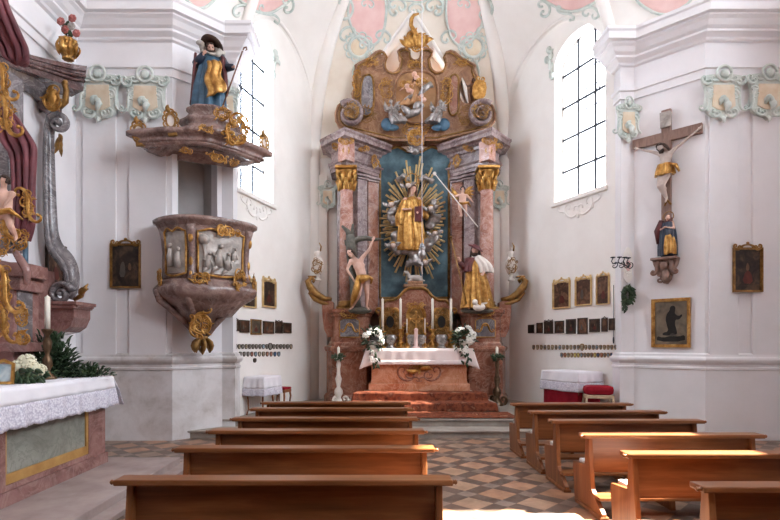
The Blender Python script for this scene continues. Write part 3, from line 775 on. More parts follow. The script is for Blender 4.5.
for f, nm in ((-1, 'left of the altar crown'), (1, 'right of the altar crown')):
    X = lambda d: 416 + f * d
    o = [(X(48 + (px - 0)), py) for px, py in oval(0, 12, 19, 33, 30, .05, 3, .4)]
    cartouche(o, 'pink stucco cartouche with mint scrolls on the apse vault, ' + nm, .05,
              [(X(70), 8, 22, 1.5, 'C', f, .05), (X(27), 5, 20, 1.6, 'S', f, .05), (X(69), 33, 16, .6 * f, 'C', f, .045), (X(32), 36, 15, -.5 * f, 'C', -f, .045), (X(50), 44, 12, 0, 'C', 1, .045), (X(48), 3, 12, .2, 'C', 1, .03)])
    t = thing('stucco_roundel', 'mint ringed round stucco wreath on the apse vault, ' + nm, 'stucco')
    rl = oval(X(57), 47, 10, 10.5, 24)
    obj('cream_field', patch(oval(X(57), 47, 8, 8.5, 24), .015), 'sand', t)
    mb = MB(); on_vault(mb, rl, .055, .02, True)
    for a in range(10):
        an = 2 * PI * a / 10; px_scroll(mb, X(57) + 12.5 * math.cos(an), 47 + 13 * math.sin(an), 7, an + PI / 2, 'C', 1, .03)
    on_vault(mb, [(X(60), 60), (X(61), 66), (X(63), 72), (X(63), 80)], [.05, .06, .04, .02])
    obj('wreath', mb, 'mint', t)
cartouche(oval(264, -3, 24, 15, 28, .08, 4), 'pink stucco cartouche on the vault above the left chancel window', .045,
          [(243, 12, 20, .3, 'C', 1, .04), (268, 14, 22, .1, 'S', 1, .04), (288, 4, 16, 1.4, 'C', 1, .04), (252, 24, 18, .8, 'S', 1, .03)])
cartouche(oval(572, -4, 27, 14, 28, .08, 4), 'pink stucco cartouche on the vault above the right chancel window', .045,
          [(545, 8, 16, 1.3, 'C', 1, .04), (566, 13, 18, .1, 'S', 1, .04), (592, 12, 16, .3, 'C', 1, .04)])
cartouche(oval(664, -2, 26, 16, 28, .06, 4), 'pink stucco field on the chancel arch above the crucifix', .04, [])
cartouche(oval(200, -6, 16, 14, 28, .06, 4), 'pink stucco field on the chancel arch above the pulpit', .04, [])
cartouche(oval(416, -6, 16, 8, 24, .08, 5), 'small pink stucco cartouche at the top of the apse vault over the altar crown', .04,
          [(398, 4, 16, .3, 'C', 1, .05), (434, 4, 16, -.3, 'C', -1, .05), (416, 8, 14, 0, 'C', 1, .045)])
# stucco twigs beside the windows
def twig(pts, label):
    mb = MB(); q = [p for p in pts]
    mb.tube([wpn.hit(a, b, .02) for a, b, wpn in q], .025, 6)
    for i, (a, b, wpn) in enumerate(q):
        h = wpn.hit(a, b, .015); mb.ell(h, (.07, .07, .09)); 
        leaf(mb, FRM(h, wpn.r), 0, 0, .16, random.Random(i).uniform(0, 6), 0)
    tag(obj('stucco_sprig', mb, 'mint'), label, 'stucco')
twig([(549, 50, RW), (551, 56, RW), (547, 60, RW), (551, 66, RW), (552, 76, RW)], 'mint stucco sprig beside the upper corner of the right chancel window')
twig([(275, 53, LW), (272, 57, LW), (276, 60, LW), (273, 75, LW)], 'mint stucco sprig beside the upper corner of the left chancel window')

# ------------------------------------------------------------------ mint stucco capitals on the pilasters
def capital(wp, px, py, w, h, label, off=.05, mat='mint'):
    M = wp.frame(px, py, off)
    t = thing('stucco_capital', label, 'capital', M=M.copy())
    mb = MB(); o = smooth_closed([(-.5*w, .33*h), (-.4*w, .42*h), (.4*w, .42*h), (.5*w, .33*h), (.38*w, .1*h), (.44*w, -.25*h), (.3*w, -.4*h), (.08*w, -.42*h), (0, -.52*h), (-.08*w, -.42*h), (-.3*w, -.4*h), (-.44*w, -.25*h), (-.38*w, .1*h)], 2)
    mb.plate(o, .07, M); obj('shield', mb, mat, t)
    mb = MB(); mb.plate([(-.24*w, .2*h), (.24*w, .2*h), (.27*w, -.22*h), (.1*w, -.3*h), (-.1*w, -.3*h), (-.27*w, -.22*h)], .02, M, z0=.07); obj('sand_panel', mb, 'sand', t)
    mb = MB()
    for f in (-1, 1):
        scroll(mb, M, f*.42*w, .28*h, .24*w, .6*f, 'C', .11, f, .09); scroll(mb, M, f*.2*w, .33*h, .2*w, -.3*f, 'C', .09, f, .09); scroll(mb, M, f*.38*w, -.1*h, .4*h, PI/2, 'S', .06, f, .07); scroll(mb, M, f*.31*w, .05*h, .22*h, PI/2, 'C', .08, f, .07)
        scroll(mb, M, f*.2*w, -.36*h, .24*w, .3*f, 'C', .12, f, .08); leaf(mb, M, f*.1*w, -.2*h, .2*h, PI/2 + f*.5, .09)
    obj('volutes', mb, mat, t)
    mb = MB(); mb.tube([(.17*w*math.cos(a*PI/8), .42*h+.15*h*math.sin(a*PI/8), .1) for a in range(17)], .032*w, 7, M); mb.ell((0, .42*h, .1), (.1*w, .09*h, .04), M)
    obj('rosette', mb, mat, t); mb = MB()
    leaf(mb, M, 0, -.1*h, .25*h, -PI/2, .09); leaf(mb, M, -.02*w, -.42*h, .14*h, -PI/2, .06); [leaf(mb, M, 0, -.2*h, .2*h, PI/2 + q, .075, .16, .04) for q in (-.6, 0, .6)]
    obj('leaf_spray', mb, mat, t)
capital(FR, 100, 97, .86, .95, 'mint stucco capital left of the pulpit, nearer the side altar')
capital(FR, 147, 98, .86, .95, 'mint stucco capital at the corner of the pulpit pier, above the gilt mirror frames')
capital(FR, 721, 97, .80, .95, 'mint stucco capital at the corner beside the crucifix')
capital(FR, 766, 96, .80, .95, 'mint stucco capital above the framed picture on the right wall')
capital(WP((5.25, 10.8), (1, 0)), 627, 122, .5, .85, 'narrow mint stucco capital on the pier edge left of the crucifix', .02)
capital(WP((-3.0, 10.63), (1, 0)), 228, 106, .5, .85, 'narrow mint stucco capital half hidden behind the pulpit saint', .02)
capital(WP((0, 14.38), (1, 0)), 328, 197, .5, .75, 'small grey-green stucco capital beside the altar column, pulpit side', .0)
capital(WP((0, 14.38), (1, 0)), 499, 197, .5, .75, 'small grey-green stucco capital beside the altar column, window side', .0)
# ------------------------------------------------------------------ pews
ORD = ['frontmost', 'second', 'third', 'fourth', 'fifth', 'sixth', 'seventh']
def make_pew(Wd, label, group):
    """Local: x along the pew, y = 0 at the back edge of the top rail, y towards the altar."""
    t = thing('church_pew', label, 'pew', (0, 0, 0), 0, group)
    prof = [(-.30, 0), (-.29, .07), (-.02, .26), (.02, .52), (.05, .815), (.125, .815), (.155, .49), (.49, .455), (.50, .40), (.44, 0)]
    for x in (.07, Wd - .12):
        mb = MB(); mb.plate([(p[0], p[1]) for p in prof], .05, FRM((x, 0, 0), (0, 1, 0), (0, 0, 1))); mb.box((x + .03, .05, .02), (.09, .70, .04))
        e = obj('end_panel', mb, 'pew_end', t)
        b = e.modifiers.new('b', 'BEVEL'); b.width = .006; b.segments = 2; b.limit_method = 'ANGLE'
    mb = MB(); M = FRM((0, .105, .62), (1, 0, 0), (0, -.04, 1)); mb.box((Wd / 2, 0, 0), (Wd - .2, .37, .026), M, .004); obj('backrest', mb, 'pew', t)
    mb = MB(); mb.box((Wd / 2, .07, .828), (Wd, .17, .045), None, .012)
    r = obj('top_rail', mb, 'pew', t)
    for x in (.0, Wd):
        k = MB(); k.lathe([(.0, 0), (.018, .0), (.014, .012), (.02, .022), (.012, .034), (0, .036)], 10, T(x, .02, .828) @ RA(PI / 2 * (1 if x else -1), 'Y')); obj('rail_knob', k, 'pew', r)
    mb = MB(); mb.box((Wd / 2, .31, .425), (Wd - .2, .38, .035), None, .008); obj('seat', mb, 'pew', t)
    mb = MB(); mb.box((Wd / 2, -.12, .205), (Wd - .15, .22, .035), None, .008); obj('kneeler', mb, 'pew', t)
    mb = MB(); mb.plate([(.06, 0), (.44, 0), (.42, .41), (.10, .41)], .05, FRM((Wd / 2, 0, 0), (0, 1, 0), (0, 0, 1))); obj('middle_support', mb, 'pew_end', t)
    return t
def cushion(x, y, wd, label):
    mb = MB(); mb.box((x, y, .468), (wd, .33, .05), None, .02)
    tag(obj('seat_cushion', mb, 'cushion'), label, 'cushion', 'seat cushions on the window side pews')
lefts = [8.78, 7.95, 6.93, 5.95, 4.95, 3.80]
p0 = None
for i, Y in enumerate(lefts):
    lb = '%s pew of the row on the pulpit side, counted from the altar' % ORD[i] if i < 5 else 'nearest pew on the pulpit side, its broad back in the foreground'
    if p0 is None: p0 = make_pew(2.48, lb, 'pews on the pulpit side'); o = p0; o.matrix_basis = T(-1.91, Y, 0); WM[o.name] = o.matrix_basis.copy()
    else: dup(p0, T(-1.91, Y, 0), lb)
rights = [8.62, 7.62, 6.72, 5.68, 4.70, 3.62]
p0 = None
for i, Y in enumerate(rights):
    lb = '%s pew of the row on the crucifix side, counted from the altar' % ORD[i] if i < 5 else 'nearest pew on the crucifix side, cut off at the lower corner'
    if p0 is None: p0 = make_pew(1.98, lb, 'pews on the crucifix side'); o = p0; o.matrix_basis = T(2.28, Y, 0); WM[o.name] = o.matrix_basis.copy()
    else: dup(p0, T(2.28, Y, 0), lb)
    if i < 5: cushion(2.28 + .99, Y + .33, 1.70, 'pale cushion on the seat of the %s pew from the altar, crucifix side' % ORD[i])

for s, x0, src in (('pulpit', -1.91, 0), ('crucifix', 2.28, 1)):  # unseen pews added to shade the backs of the nearest ones
    root = [o for o in COL.objects if o.name.startswith('church_pew') and o.parent is None and o.get('group') == 'pews on the %s side' % s][0]
    for Y, nm in ((2.72, 'first'), (1.65, 'second')): dup(root, T(x0, Y, 0), '%s unseen added pew behind the nearest visible one on the %s side' % (nm, s))
# ------------------------------------------------------------------ pictures on the walls
def picture(wp, px, py, w, h, label, frame='gold', canvas='canvas_dark', fw=.12, crest=0, group=None, off=.005, figs=(), depth=.05):
    W, H = wp.size(px, py, w * (1 if w > 15 else .93), h * (1 if w > 12 else .95)); M = wp.frame(px, py, off)
    t = thing('framed_painting', label, 'painting', M=M.copy(), group=group)
    e = fw * min(W, H); mb = MB()
    def rect(a, b): return [(-a, -b), (a, -b), (a, b), (-a, b)]
    mb.ring(rect(W/2, H/2), rect(W/2 - e*.55, H/2 - e*.55), depth, M); mb.ring(rect(W/2 - e*.5, H/2 - e*.5), rect(W/2 - e, H/2 - e), depth*.6, M)
    f = obj('frame', mb, frame, t)
    mb = MB(); mb.plate(rect(W/2 - e*.6, H/2 - e*.6), .012, M); c = obj('canvas', mb, canvas, t)
    for nm, mt, pts in figs:
        q = MB(); q.plate([(x * W, y * H) for x, y in smooth_closed(pts, 1)], .004, M, z0=.011); obj(nm, q, mt, c)
    if crest:
        q = MB(); o = arcpts(0, H/2 - e*.3, W*.28, H*crest, 0, PI, 14); i_ = arcpts(0, H/2 - e*.3, W*.19, H*crest*.66, PI, 0, 14)
        q.plate(o + i_, depth*.6, M)
        for s in (-1, 1): scroll(q, M, s*W*.36, H/2 + H*crest*.12, W*.24, .3*s, 'C', .13, s, depth*.4)
        q.ell((0, H/2 + H*crest*1.05, depth*.4), (W*.055, H*crest*.3, .02), M)
        obj('crest', q, frame, t)
    return t
figs_dark = (('painted_figure', 'paint_flesh', [(-.06, .05), (.0, .18), (.07, .07), (.04, -.02), (-.03, -.02)]), ('painted_figure', 'paint_red', [(-.2, -.3), (-.05, .0), (.12, -.05), (.2, -.32)]))
fig2 = (('painted_figure', 'paint_grey', [(-.22, -.25), (-.16, .08), (-.04, .1), (.0, -.25)]), ('painted_figure', 'paint_flesh', [(.06, -.06), (.12, .1), (.2, -.02), (.16, -.12)]))
picture(FR, 126, 266, 30, 44, 'dark devotional painting with crested dark gilt frame on the pier left of the pulpit', 'old_gold', 'canvas_dark', .06, .1, off=.055, figs=fig2)
picture(FR, 747, 270, 29, 44, 'dark devotional painting with crested dark gilt frame at the far right wall', 'old_gold', 'canvas_dark', .07, .1, off=.055, figs=figs_dark)
picture(CR, 671, 323, 39, 49, 'gold framed painting of a black kneeling figure under the crucifix', 'gold', 'canvas_olive', .09, figs=(
    ('kneeling_figure', 'paint_black', [(-.02, .33), (.06, .36), (.12, .32), (.11, .25), (.1, .19), (.2, .13), (.28, .18), (.29, .13), (.2, .06), (.12, .07), (.1, -.02), (.14, -.12), (.17, -.25), (-.2, -.26), (-.22, -.2), (-.06, -.17), (-.1, -.05), (-.14, .08), (-.1, .2), (-.03, .25)]),
    ('painted_ground', 'paint_black', [(-.36, -.38), (-.36, -.26), (-.2, -.3), (0, -.26), (.2, -.28), (.36, -.24), (.36, -.38)]),
    ('painted_figure', 'paint_grey', [(-.06, -.27), (.02, -.2), (.1, -.22), (.16, -.28)])))
picture(NL, 55, 266, 19, 44, 'dim painting on the side wall seen behind the grey volute of the side altar', 'frame_dark', 'canvas_brown', .1, figs=figs_dark)
picture(LW, 268.5, 294, 14, 27, 'tall crested dark painting on the left chancel wall, clear of the pulpit', 'ray_gold', 'canvas_dark', .06, .12, figs=figs_dark)
picture(LW, 249, 294, 13, 27, 'crested dark painting on the left chancel wall, half hidden behind the pulpit', 'ray_gold', 'canvas_dark', .06, .12, figs=fig2)
for (px, py, w, h), nm, fg in zip(((562, 295, 17, 27), (584, 292, 16, 27), (603.5, 290, 13.5, 29)), ('nearest the altar', 'middle of the three', 'nearest the wall candle bracket'), (figs_dark, fig2, figs_dark)):
    picture(RW, px, py, w, h, 'crested saint painting on the right chancel wall, ' + nm, 'ray_gold', 'canvas_brown', .055, .12, 'three crested paintings on the right chancel wall', figs=fg)
NR = ['first', 'second', 'third', 'fourth', 'fifth', 'sixth', 'seventh', 'eighth', 'ninth']
for i, (px, py, w, h) in enumerate(((236, 325.5, 4.6, 12), (244, 326.3, 10, 13), (255.5, 327, 11, 16), (268, 327.5, 11.5, 13), (278.5, 327.6, 7.5, 12), (287, 328, 8, 11))):
    picture(LW, px, py, w, h, '%s small votive picture from the pulpit in the row on the left chancel wall' % NR[i], 'frame_dark' if i != 2 else 'old_gold', ('canvas_brown', 'canvas_dark', 'icon_blue')[0 if i % 2 else 1] if i != 2 else 'canvas_olive', .09, .12 if i in (0, 4) else 0, 'row of votive pictures on the left wall', figs=(figs_dark, fig2)[i % 2] if i in (1, 2, 3) else (), depth=.03)
for i, (px, py, w, h) in enumerate(((531.5, 329, 6, 9), (540, 328, 6, 11), (549, 327.5, 9.3, 13), (559.7, 327, 9.5, 13), (571.3, 326.5, 10, 15.5), (583, 326, 10.3, 17), (595, 325.5, 10.8, 14), (605, 325, 6.2, 14), (612.2, 324.3, 5.6, 12.5))):
    picture(RW, px, py, w, h, '%s small votive picture from the altar in the row on the right chancel wall' % NR[i], 'frame_dark', 'canvas_brown' if i % 2 else 'canvas_dark', .1, .12 if i in (2, 7) else 0, 'row of votive pictures on the right wall', figs=(figs_dark, fig2)[i % 2] if i in (2, 3, 4, 5, 6) else (), depth=.03)
# little painted badges in rows
NUM = NR + ['tenth', 'eleventh', 'twelfth', 'thirteenth', 'fourteenth', 'fifteenth', 'sixteenth', 'seventeenth', 'eighteenth', 'nineteenth', 'twentieth', 'twenty-first', 'twenty-second', 'twenty-third', 'twenty-fourth', 'twenty-fifth']
def badges(wp, xs, py, rowname, frm, group, seed, w=2.35, h=4.3):
    rr = random.Random(seed)
    for i, px in enumerate(xs):
        big = rowname == 'upper' and i == int(len(xs) * .6) 
        W, H = wp.size(px, py, w * (1.35 if big else 1), h * (1.45 if big else 1)); M = wp.frame(px, py, .004)
        mb = MB(); mb.plate(smooth_closed([(-W/2, H/2), (-W/2, -H*.2), (0, -H*.55), (W/2, -H*.2), (W/2, H/2), (0, H*.58)], 1), .012, M)
        col = rr.choice(('badge0', 'badge0', 'badge1', 'badge0', 'badge1', 'badge2')) if rowname == 'upper' else rr.choice(('badge0', 'badge2', 'badge3', 'badge4', 'badge5', 'badge1'))
        t = thing('painted_badge', '%s painted shield badge from the %s in the %s row on the %s' % (NUM[i], frm, rowname, 'left chancel wall' if wp is LW else 'right chancel wall'), 'badge', M=M.copy(), group=group)
        obj('shield', mb, col, t)
        r = MB(); o = smooth_closed([(-W*.56, H*.55), (-W*.56, -H*.22), (0, -H*.62), (W*.56, -H*.22), (W*.56, H*.55), (0, H*.64)], 1); k = [(x*.8, y*.8) for x, y in o]
        r.ring(o, k, .016, M); obj('rim', r, 'frame_dark' if wp is LW else 'old_gold', t)
badges(LW, [235.5 + i * 3.45 for i in range(17)], 346.8, 'upper', 'pulpit', 'badges in the upper row, left wall', 1)
badges(LW, [240 + i * 3.85 for i in range(11)], 354.3, 'lower', 'pulpit', 'badges in the lower row, left wall', 2)
W, H = LW.size(254.5, 360.5, 3, 4.6); M = LW.frame(254.5, 360.5, .004); mb = MB(); mb.plate(smooth_closed([(-W/2, H/2), (-W/2, -H*.2), (0, -H*.55), (W/2, -H*.2), (W/2, H/2)], 1), .016, M)
tag(obj('painted_badge', mb, 'frame_dark'), 'single dark shield badge hanging alone below both rows on the left wall', 'badge')
badges(RW, [534 + i * 3.72 for i in range(23)], 347.5, 'upper', 'altar', 'badges in the upper row, right wall', 3)
badges(RW, [562 + i * 3.32 for i in range(16)], 355.3, 'lower', 'altar', 'badges in the lower row, right wall', 4)

# ------------------------------------------------------------------ side tables and stools in the chancel
def clothed_table(M, w, d, h, drop, lace, label_t, label_c, red=False, legmat='chair_wood'):
    """Local: x along the wall, y out from it (towards -y is the wall)."""
    t = thing('side_table', label_t, 'table', M=M.copy())
    mb = MB(); mb.box((0, 0, h - .02), (w, d, .04), M, .008); obj('tabletop', mb, legmat, t)
    mb = MB(); mb.box((0, 0, h - .09), (w - .08, d - .08, .1), M); obj('apron', mb, legmat, t)
    for sx in (-1, 1):
        for sy in (-1, 1):
            x, y = sx * (w/2 - .05), sy * (d/2 - .05); mb = MB()
            mb.tube([(x, y, h - .05), (x + sx*.025, y + sy*.02, h*.72), (x, y, h*.4), (x - sx*.015, y, h*.15), (x + sx*.02, y + sy*.02, .0)], [.028, .03, .02, .015, .02], 8, M); obj('leg', mb, legmat, t)
    if red:
        mb = MB(); mb.grid(lambda u, v: redpt(u, v, w, d, h), 60, 4, M, True, True); obj('red_underskirt', mb, 'red_cloth', t)
    def cl(z0, z1, e0, e1):
        def fn(u, v):
            x, y = rectpt(u, w/2 + .01, d/2 + .01); k = e0 + (e1 - e0) * v; wv = .012 * math.sin(u * 2 * PI * 14) * v
            L = math.hypot(x, y); return (x + (k + wv) * x / L, y + (k + wv) * y / L, z0 + (z1 - z0) * v + .006 * math.sin(u * 40) * v)
        return fn
    mb = MB(); mb.grid(cl(h + .006, h - drop, 0, .03), 96, 6, M, True, True)
    mb.add([(-w/2 - .01, -d/2 - .01, h + .006), (w/2 + .01, -d/2 - .01, h + .006), (w/2 + .01, d/2 + .01, h + .006), (-w/2 - .01, d/2 + .01, h + .006)], [(0, 1, 2, 3)], M)
    c = thing('tablecloth', label_c, 'tablecloth', M=M.copy()); obj('linen', mb, 'linen', c, solid=.004)
    mb = MB(); mb.grid(cl(h - drop, h - drop - lace, .03, .045), 96, 5, M, True, True); obj('lace_border', mb, 'lace', c, solid=.004)
def rectpt(u, a, b):
    p = (u % 1) * 4; k = int(p); f = p - k
    c = [(-a, -b), (a, -b), (a, b), (-a, b)]; A, B = c[k % 4], c[(k + 1) % 4]; return A[0] + (B[0] - A[0]) * f, A[1] + (B[1] - A[1]) * f
def redpt(u, v, w, d, h):
    x, y = rectpt(u, w/2 - .02, d/2 - .02); k = 1 + .03 * math.sin(u * 2 * PI * 16) * v; return (x * k, y * k, h - .02 - (h - .03) * v)
def wall_frame(wp, Y, off, z=.3):
    s = (Y - wp.o.y) / wp.r.y; p = wp.o + wp.r * s + wp.n * off
    return Matrix(((wp.r.x, wp.n.x * 1, 0, p.x), (wp.r.y, wp.n.y * 1, 0, p.y), (0, 0, 1, z), (0, 0, 0, 1)))
ML = wall_frame(LW, 11.5, .27)
clothed_table(ML, .72, .46, .82, .24, .16, 'small wooden table with curved legs against the left chancel wall', 'white lace edged cloth on the small table behind the pulpit pier')
MR = wall_frame(RW, 11.82, .42)
clothed_table(MR, 1.08, .68, .92, .22, .2, 'credence table with red underskirt against the right chancel wall', 'white lace edged cloth on the red skirted credence table', True)
def stool(M, label, w, d, h, mat, cush, red):
    t = thing('stool', label, 'stool', M=M.copy())
    for sx in (-1, 1):
        for sy in (-1, 1):
            x, y = sx*(w/2 - .03), sy*(d/2 - .03); mb = MB(); mb.tube([(x, y, h), (x + sx*.015, y + sy*.015, h*.7), (x, y, h*.35), (x + sx*.02, y + sy*.02, 0)], [.024, .024, .017, .02], 8, M); obj('leg', mb, mat, t)
    mb = MB(); mb.box((0, 0, h), (w, d, .07), M, .012); obj('seat_frame', mb, mat, t)
    mb = MB(); mb.box((0, 0, h + .035 + cush/2), (w*1.02, d*1.02, cush), M, cush*.45); obj('seat_pad', mb, red, t)
    mb = MB(); mb.box((0, d/2 - .04, h*.35), (w - .08, .025, .035), M); mb.box((0, -d/2 + .04, h*.35), (w - .08, .025, .035), M); obj('stretcher', mb, mat, t)
stool(wall_frame(LW, 12.32, .26), 'red padded wooden stool beside the small table on the left', .34, .34, .43, 'chair_wood', .05, 'red_cloth')
stool(T(4.66, 10.86, .3) @ RZ(-.2), 'pale wooden stool with a plump red cushion beside the credence table', .56, .36, .44, 'pale_wood', .19, 'red_cloth')

# ------------------------------------------------------------------ wall candle bracket, wreath, hanging cord
M = CR.frame(630, 266, .0); M = WP((5.25, 10.8), (1, 0)).frame(627.5, 266, .02)
t = thing('wall_sconce', 'branched iron candle bracket on a pinkish painted plaque left of the crucifix', 'sconce', M=M.copy())
mb = MB(); mb.plate(smooth_closed([(-.08, .28), (0, .42), (.08, .28), (.1, .1), (.07, -.15), (.1, -.25), (0, -.38), (-.1, -.25), (-.07, -.15), (-.1, .1)], 2), .03, M); rocaille(mb, M, .18, .6, 5, 5, .1, 3, .03, .14); obj('plaque', mb, 'vault', t)
mb = MB(); mb.plate(oval(0, .0, .055, .11, 18), .012, M, z0=.03); obj('painted_cross_field', mb, 'pink', t)
mb = MB()
mb.tube([(0, .02, .03), (-.08, -.05, .2), (-.2, -.02, .3), (-.34, .02, .32), (-.44, .0, .3)], .013, 7, M)
for x, z in ((-.44, .3), (-.32, .33), (-.2, .3), (-.1, .24)):
    mb.tube([(x, .0, z), (x - .03, .05, z), (x, .11, z)], .01, 6, M); mb.lathe([(.0, 0), (.045, .01), (.05, .025), (.02, .03)], 10, M @ T(x, .11, z) @ RA(-PI/2, 'X'))
    scroll(mb, M, x + .05, -.03, .12, 1.0, 'C', .07, 1, z)
obj('branches', mb, 'iron', t)
rr = random.Random(7); M = WP((5.25, 10.8), (1, 0)).frame(627.5, 295.5, .07)
t = thing('wreath', 'dark green hanging leaf wreath under the wall candle bracket', 'wreath', M=M.copy())
mb = MB(); mb.tube([(.08 * math.cos(2*PI*i/20), .16 * math.sin(2*PI*i/20), 0) for i in range(21)], .05, 8, M)
for i in range(150):
    a = rr.uniform(0, 2*PI); leaf(mb, M, .09*math.cos(a), .165*math.sin(a), rr.uniform(.05, .09), rr.uniform(0, 6.3), rr.uniform(-.02, .05), .25)
for i in range(24): leaf(mb, M, -.08 + rr.uniform(-.03, .03), -.12 - i * .008, .07, -PI/2 + rr.uniform(-.5, .5), rr.uniform(-.01, .04), .25)
obj('foliage', mb, 'leaf', t)
mb = MB(); mb.tube([RW.hit(613.5, 336, .02), RW.hit(613.5, 285, .02)], .006, 5); mb.ell(RW.hit(613.5, 340, .02), (.018, .018, .08))
tag(obj('bell_cord', mb, 'iron'), 'thin dark cord with a weight hanging beside the last votive picture', 'cord')
# ------------------------------------------------------------------ predella and carpets
def fl(z0): return FRM((0, 0, z0), (1, 0, 0), (0, 1, 0))
mb = MB(); mb.box((AX, 12.65, .39), (3.4, 2.1, .18)); struct('trim_19', mb, 'chancel')
mb = MB(); mb.box((AX, 12.75, .57), (2.7, 1.3, .18)); struct('trim_20', mb, 'chancel')
def draped(name, prof, x0, x1, mat, label, seed, slant=0):
    L = [0]
    for a, b in zip(prof, prof[1:]): L.append(L[-1] + math.hypot(a[0] - b[0], a[1] - b[1]))
    def fn(u, v):
        d = v * L[-1]; k = 0
        while k < len(L) - 2 and d > L[k + 1]: k += 1
        f = (d - L[k]) / (L[k + 1] - L[k]); y = prof[k][0] + (prof[k + 1][0] - prof[k][0]) * f; z = prof[k][1] + (prof[k + 1][1] - prof[k][1]) * f
        w = noise.noise(Vector((u * 9, v * 7, seed))) ; x = x0 + (x1 - x0) * u + slant * (u - .5) * v + .02 * w
        return (x, y - .02 * abs(w), z + .012 + .022 * abs(w))
    mb = MB(); mb.grid(fn, 70, 60); tag(obj(name, mb, mat, solid=.012), label, 'carpet')
draped('altar_carpet', [(12.62, .668), (12.08, .668), (12.075, .49), (11.58, .488), (11.57, .31)], AX - 1.5, AX + 1.42, 'carpet', 'red patterned carpet draped over the steps in front of the altar table', 1, .5)
draped('floor_carpet', [(11.5, .31), (11.0, .31), (10.62, .31)], AX - 2.0, AX + 1.85, 'carpet', 'flat red carpet on the chancel floor at the head of the grey steps', 5)

# ------------------------------------------------------------------ altar table
t = thing('altar_table', 'orange red marble altar table in front of the high altar, gilt emblem on its front', 'altar', (AX, 12.95, .66))
mb = MB(); mb.box((AX, 12.97, .76), (2.48, .62, .2), None, .03); obj('base', mb, 'altar_marble', t)
mb = MB(); mb.plate([(-1.19, .86), (1.19, .86), (1.165, .95), (1.165, 1.45), (1.19, 1.6), (-1.19, 1.6), (-1.165, 1.45), (-1.165, .95)], .5, T(AX, 0, 0) @ FY(13.22)); obj('body', mb, 'altar_marble', t)
mb = MB(); mb.box((AX, 12.97, 1.65), (2.5, .66, .11), None, .02); obj('mensa_slab', mb, 'altar_marble', t)
mb = MB(); M = T(AX, 0, 0) @ FY(12.71); mb.box((0, 1.24, .03), (.05, .3, .03), M); mb.box((0, 1.28, .03), (.32, .045, .03), M); 
for s in (-1, 1): leaf(mb, M, s*.02, 1.2, .3, 0 if s > 0 else PI, .02, .2); scroll(mb, M, s*.16, 1.24, .16, .3*s, 'C', .08, s, .02)
obj('gilt_cross', mb, 'gold', t)
mb = MB(); M2 = T(AX, 0, 0) @ FY(12.715)
for s in (-1, 1): scroll(mb, M2, s*.34, 1.08, .42, .5*s, 'C', .05, s, .0); scroll(mb, M2, s*.16, 1.0, .3, -.2*s, 'S', .05, s, 0)
obj('carved_cartouche', mb, 'red_marble', t)
c = thing('altar_cloth', 'pinkish white linen cloth covering the high altar table', 'tablecloth', (AX, 12.95, 1.7))
mb = MB(); mb.grid(lambda u, v: (AX - 1.30 + 2.60 * u, 13.31 - .70 * v, 1.715), 20, 4)
def frontfall(u, v): e = 2*u - 1; q = abs(e)**10; return (AX + 1.30*e + math.copysign(.15, e)*v*q, 12.61 - .012*v - .006*math.sin(u*60)*v - .03*v*q, 1.715 - (.37 + .13*q)*v)
mb.grid(frontfall, 90, 5)
for s in (-1, 1):
    mb.grid(lambda u, v: (AX + s * (1.30 + .15 * v * (1 - .35 * u) + .02 * math.sin(u * 14) * v), 12.61 + .70 * u - .042 * v * (1 - u), 1.715 - .50 * v), 30, 8)
obj('linen', mb, 'altar_linen', c, solid=.006)
mb = MB(); mb.grid(lambda u, v: (AX - 1.30 + 2.60 * u, 12.594 - .006 * math.sin(u * 60), 1.43 - .1 * v - .01 * abs(math.sin(u * 80)) * v), 120, 3); obj('lace_border', mb, 'altar_linen', c, solid=.004)

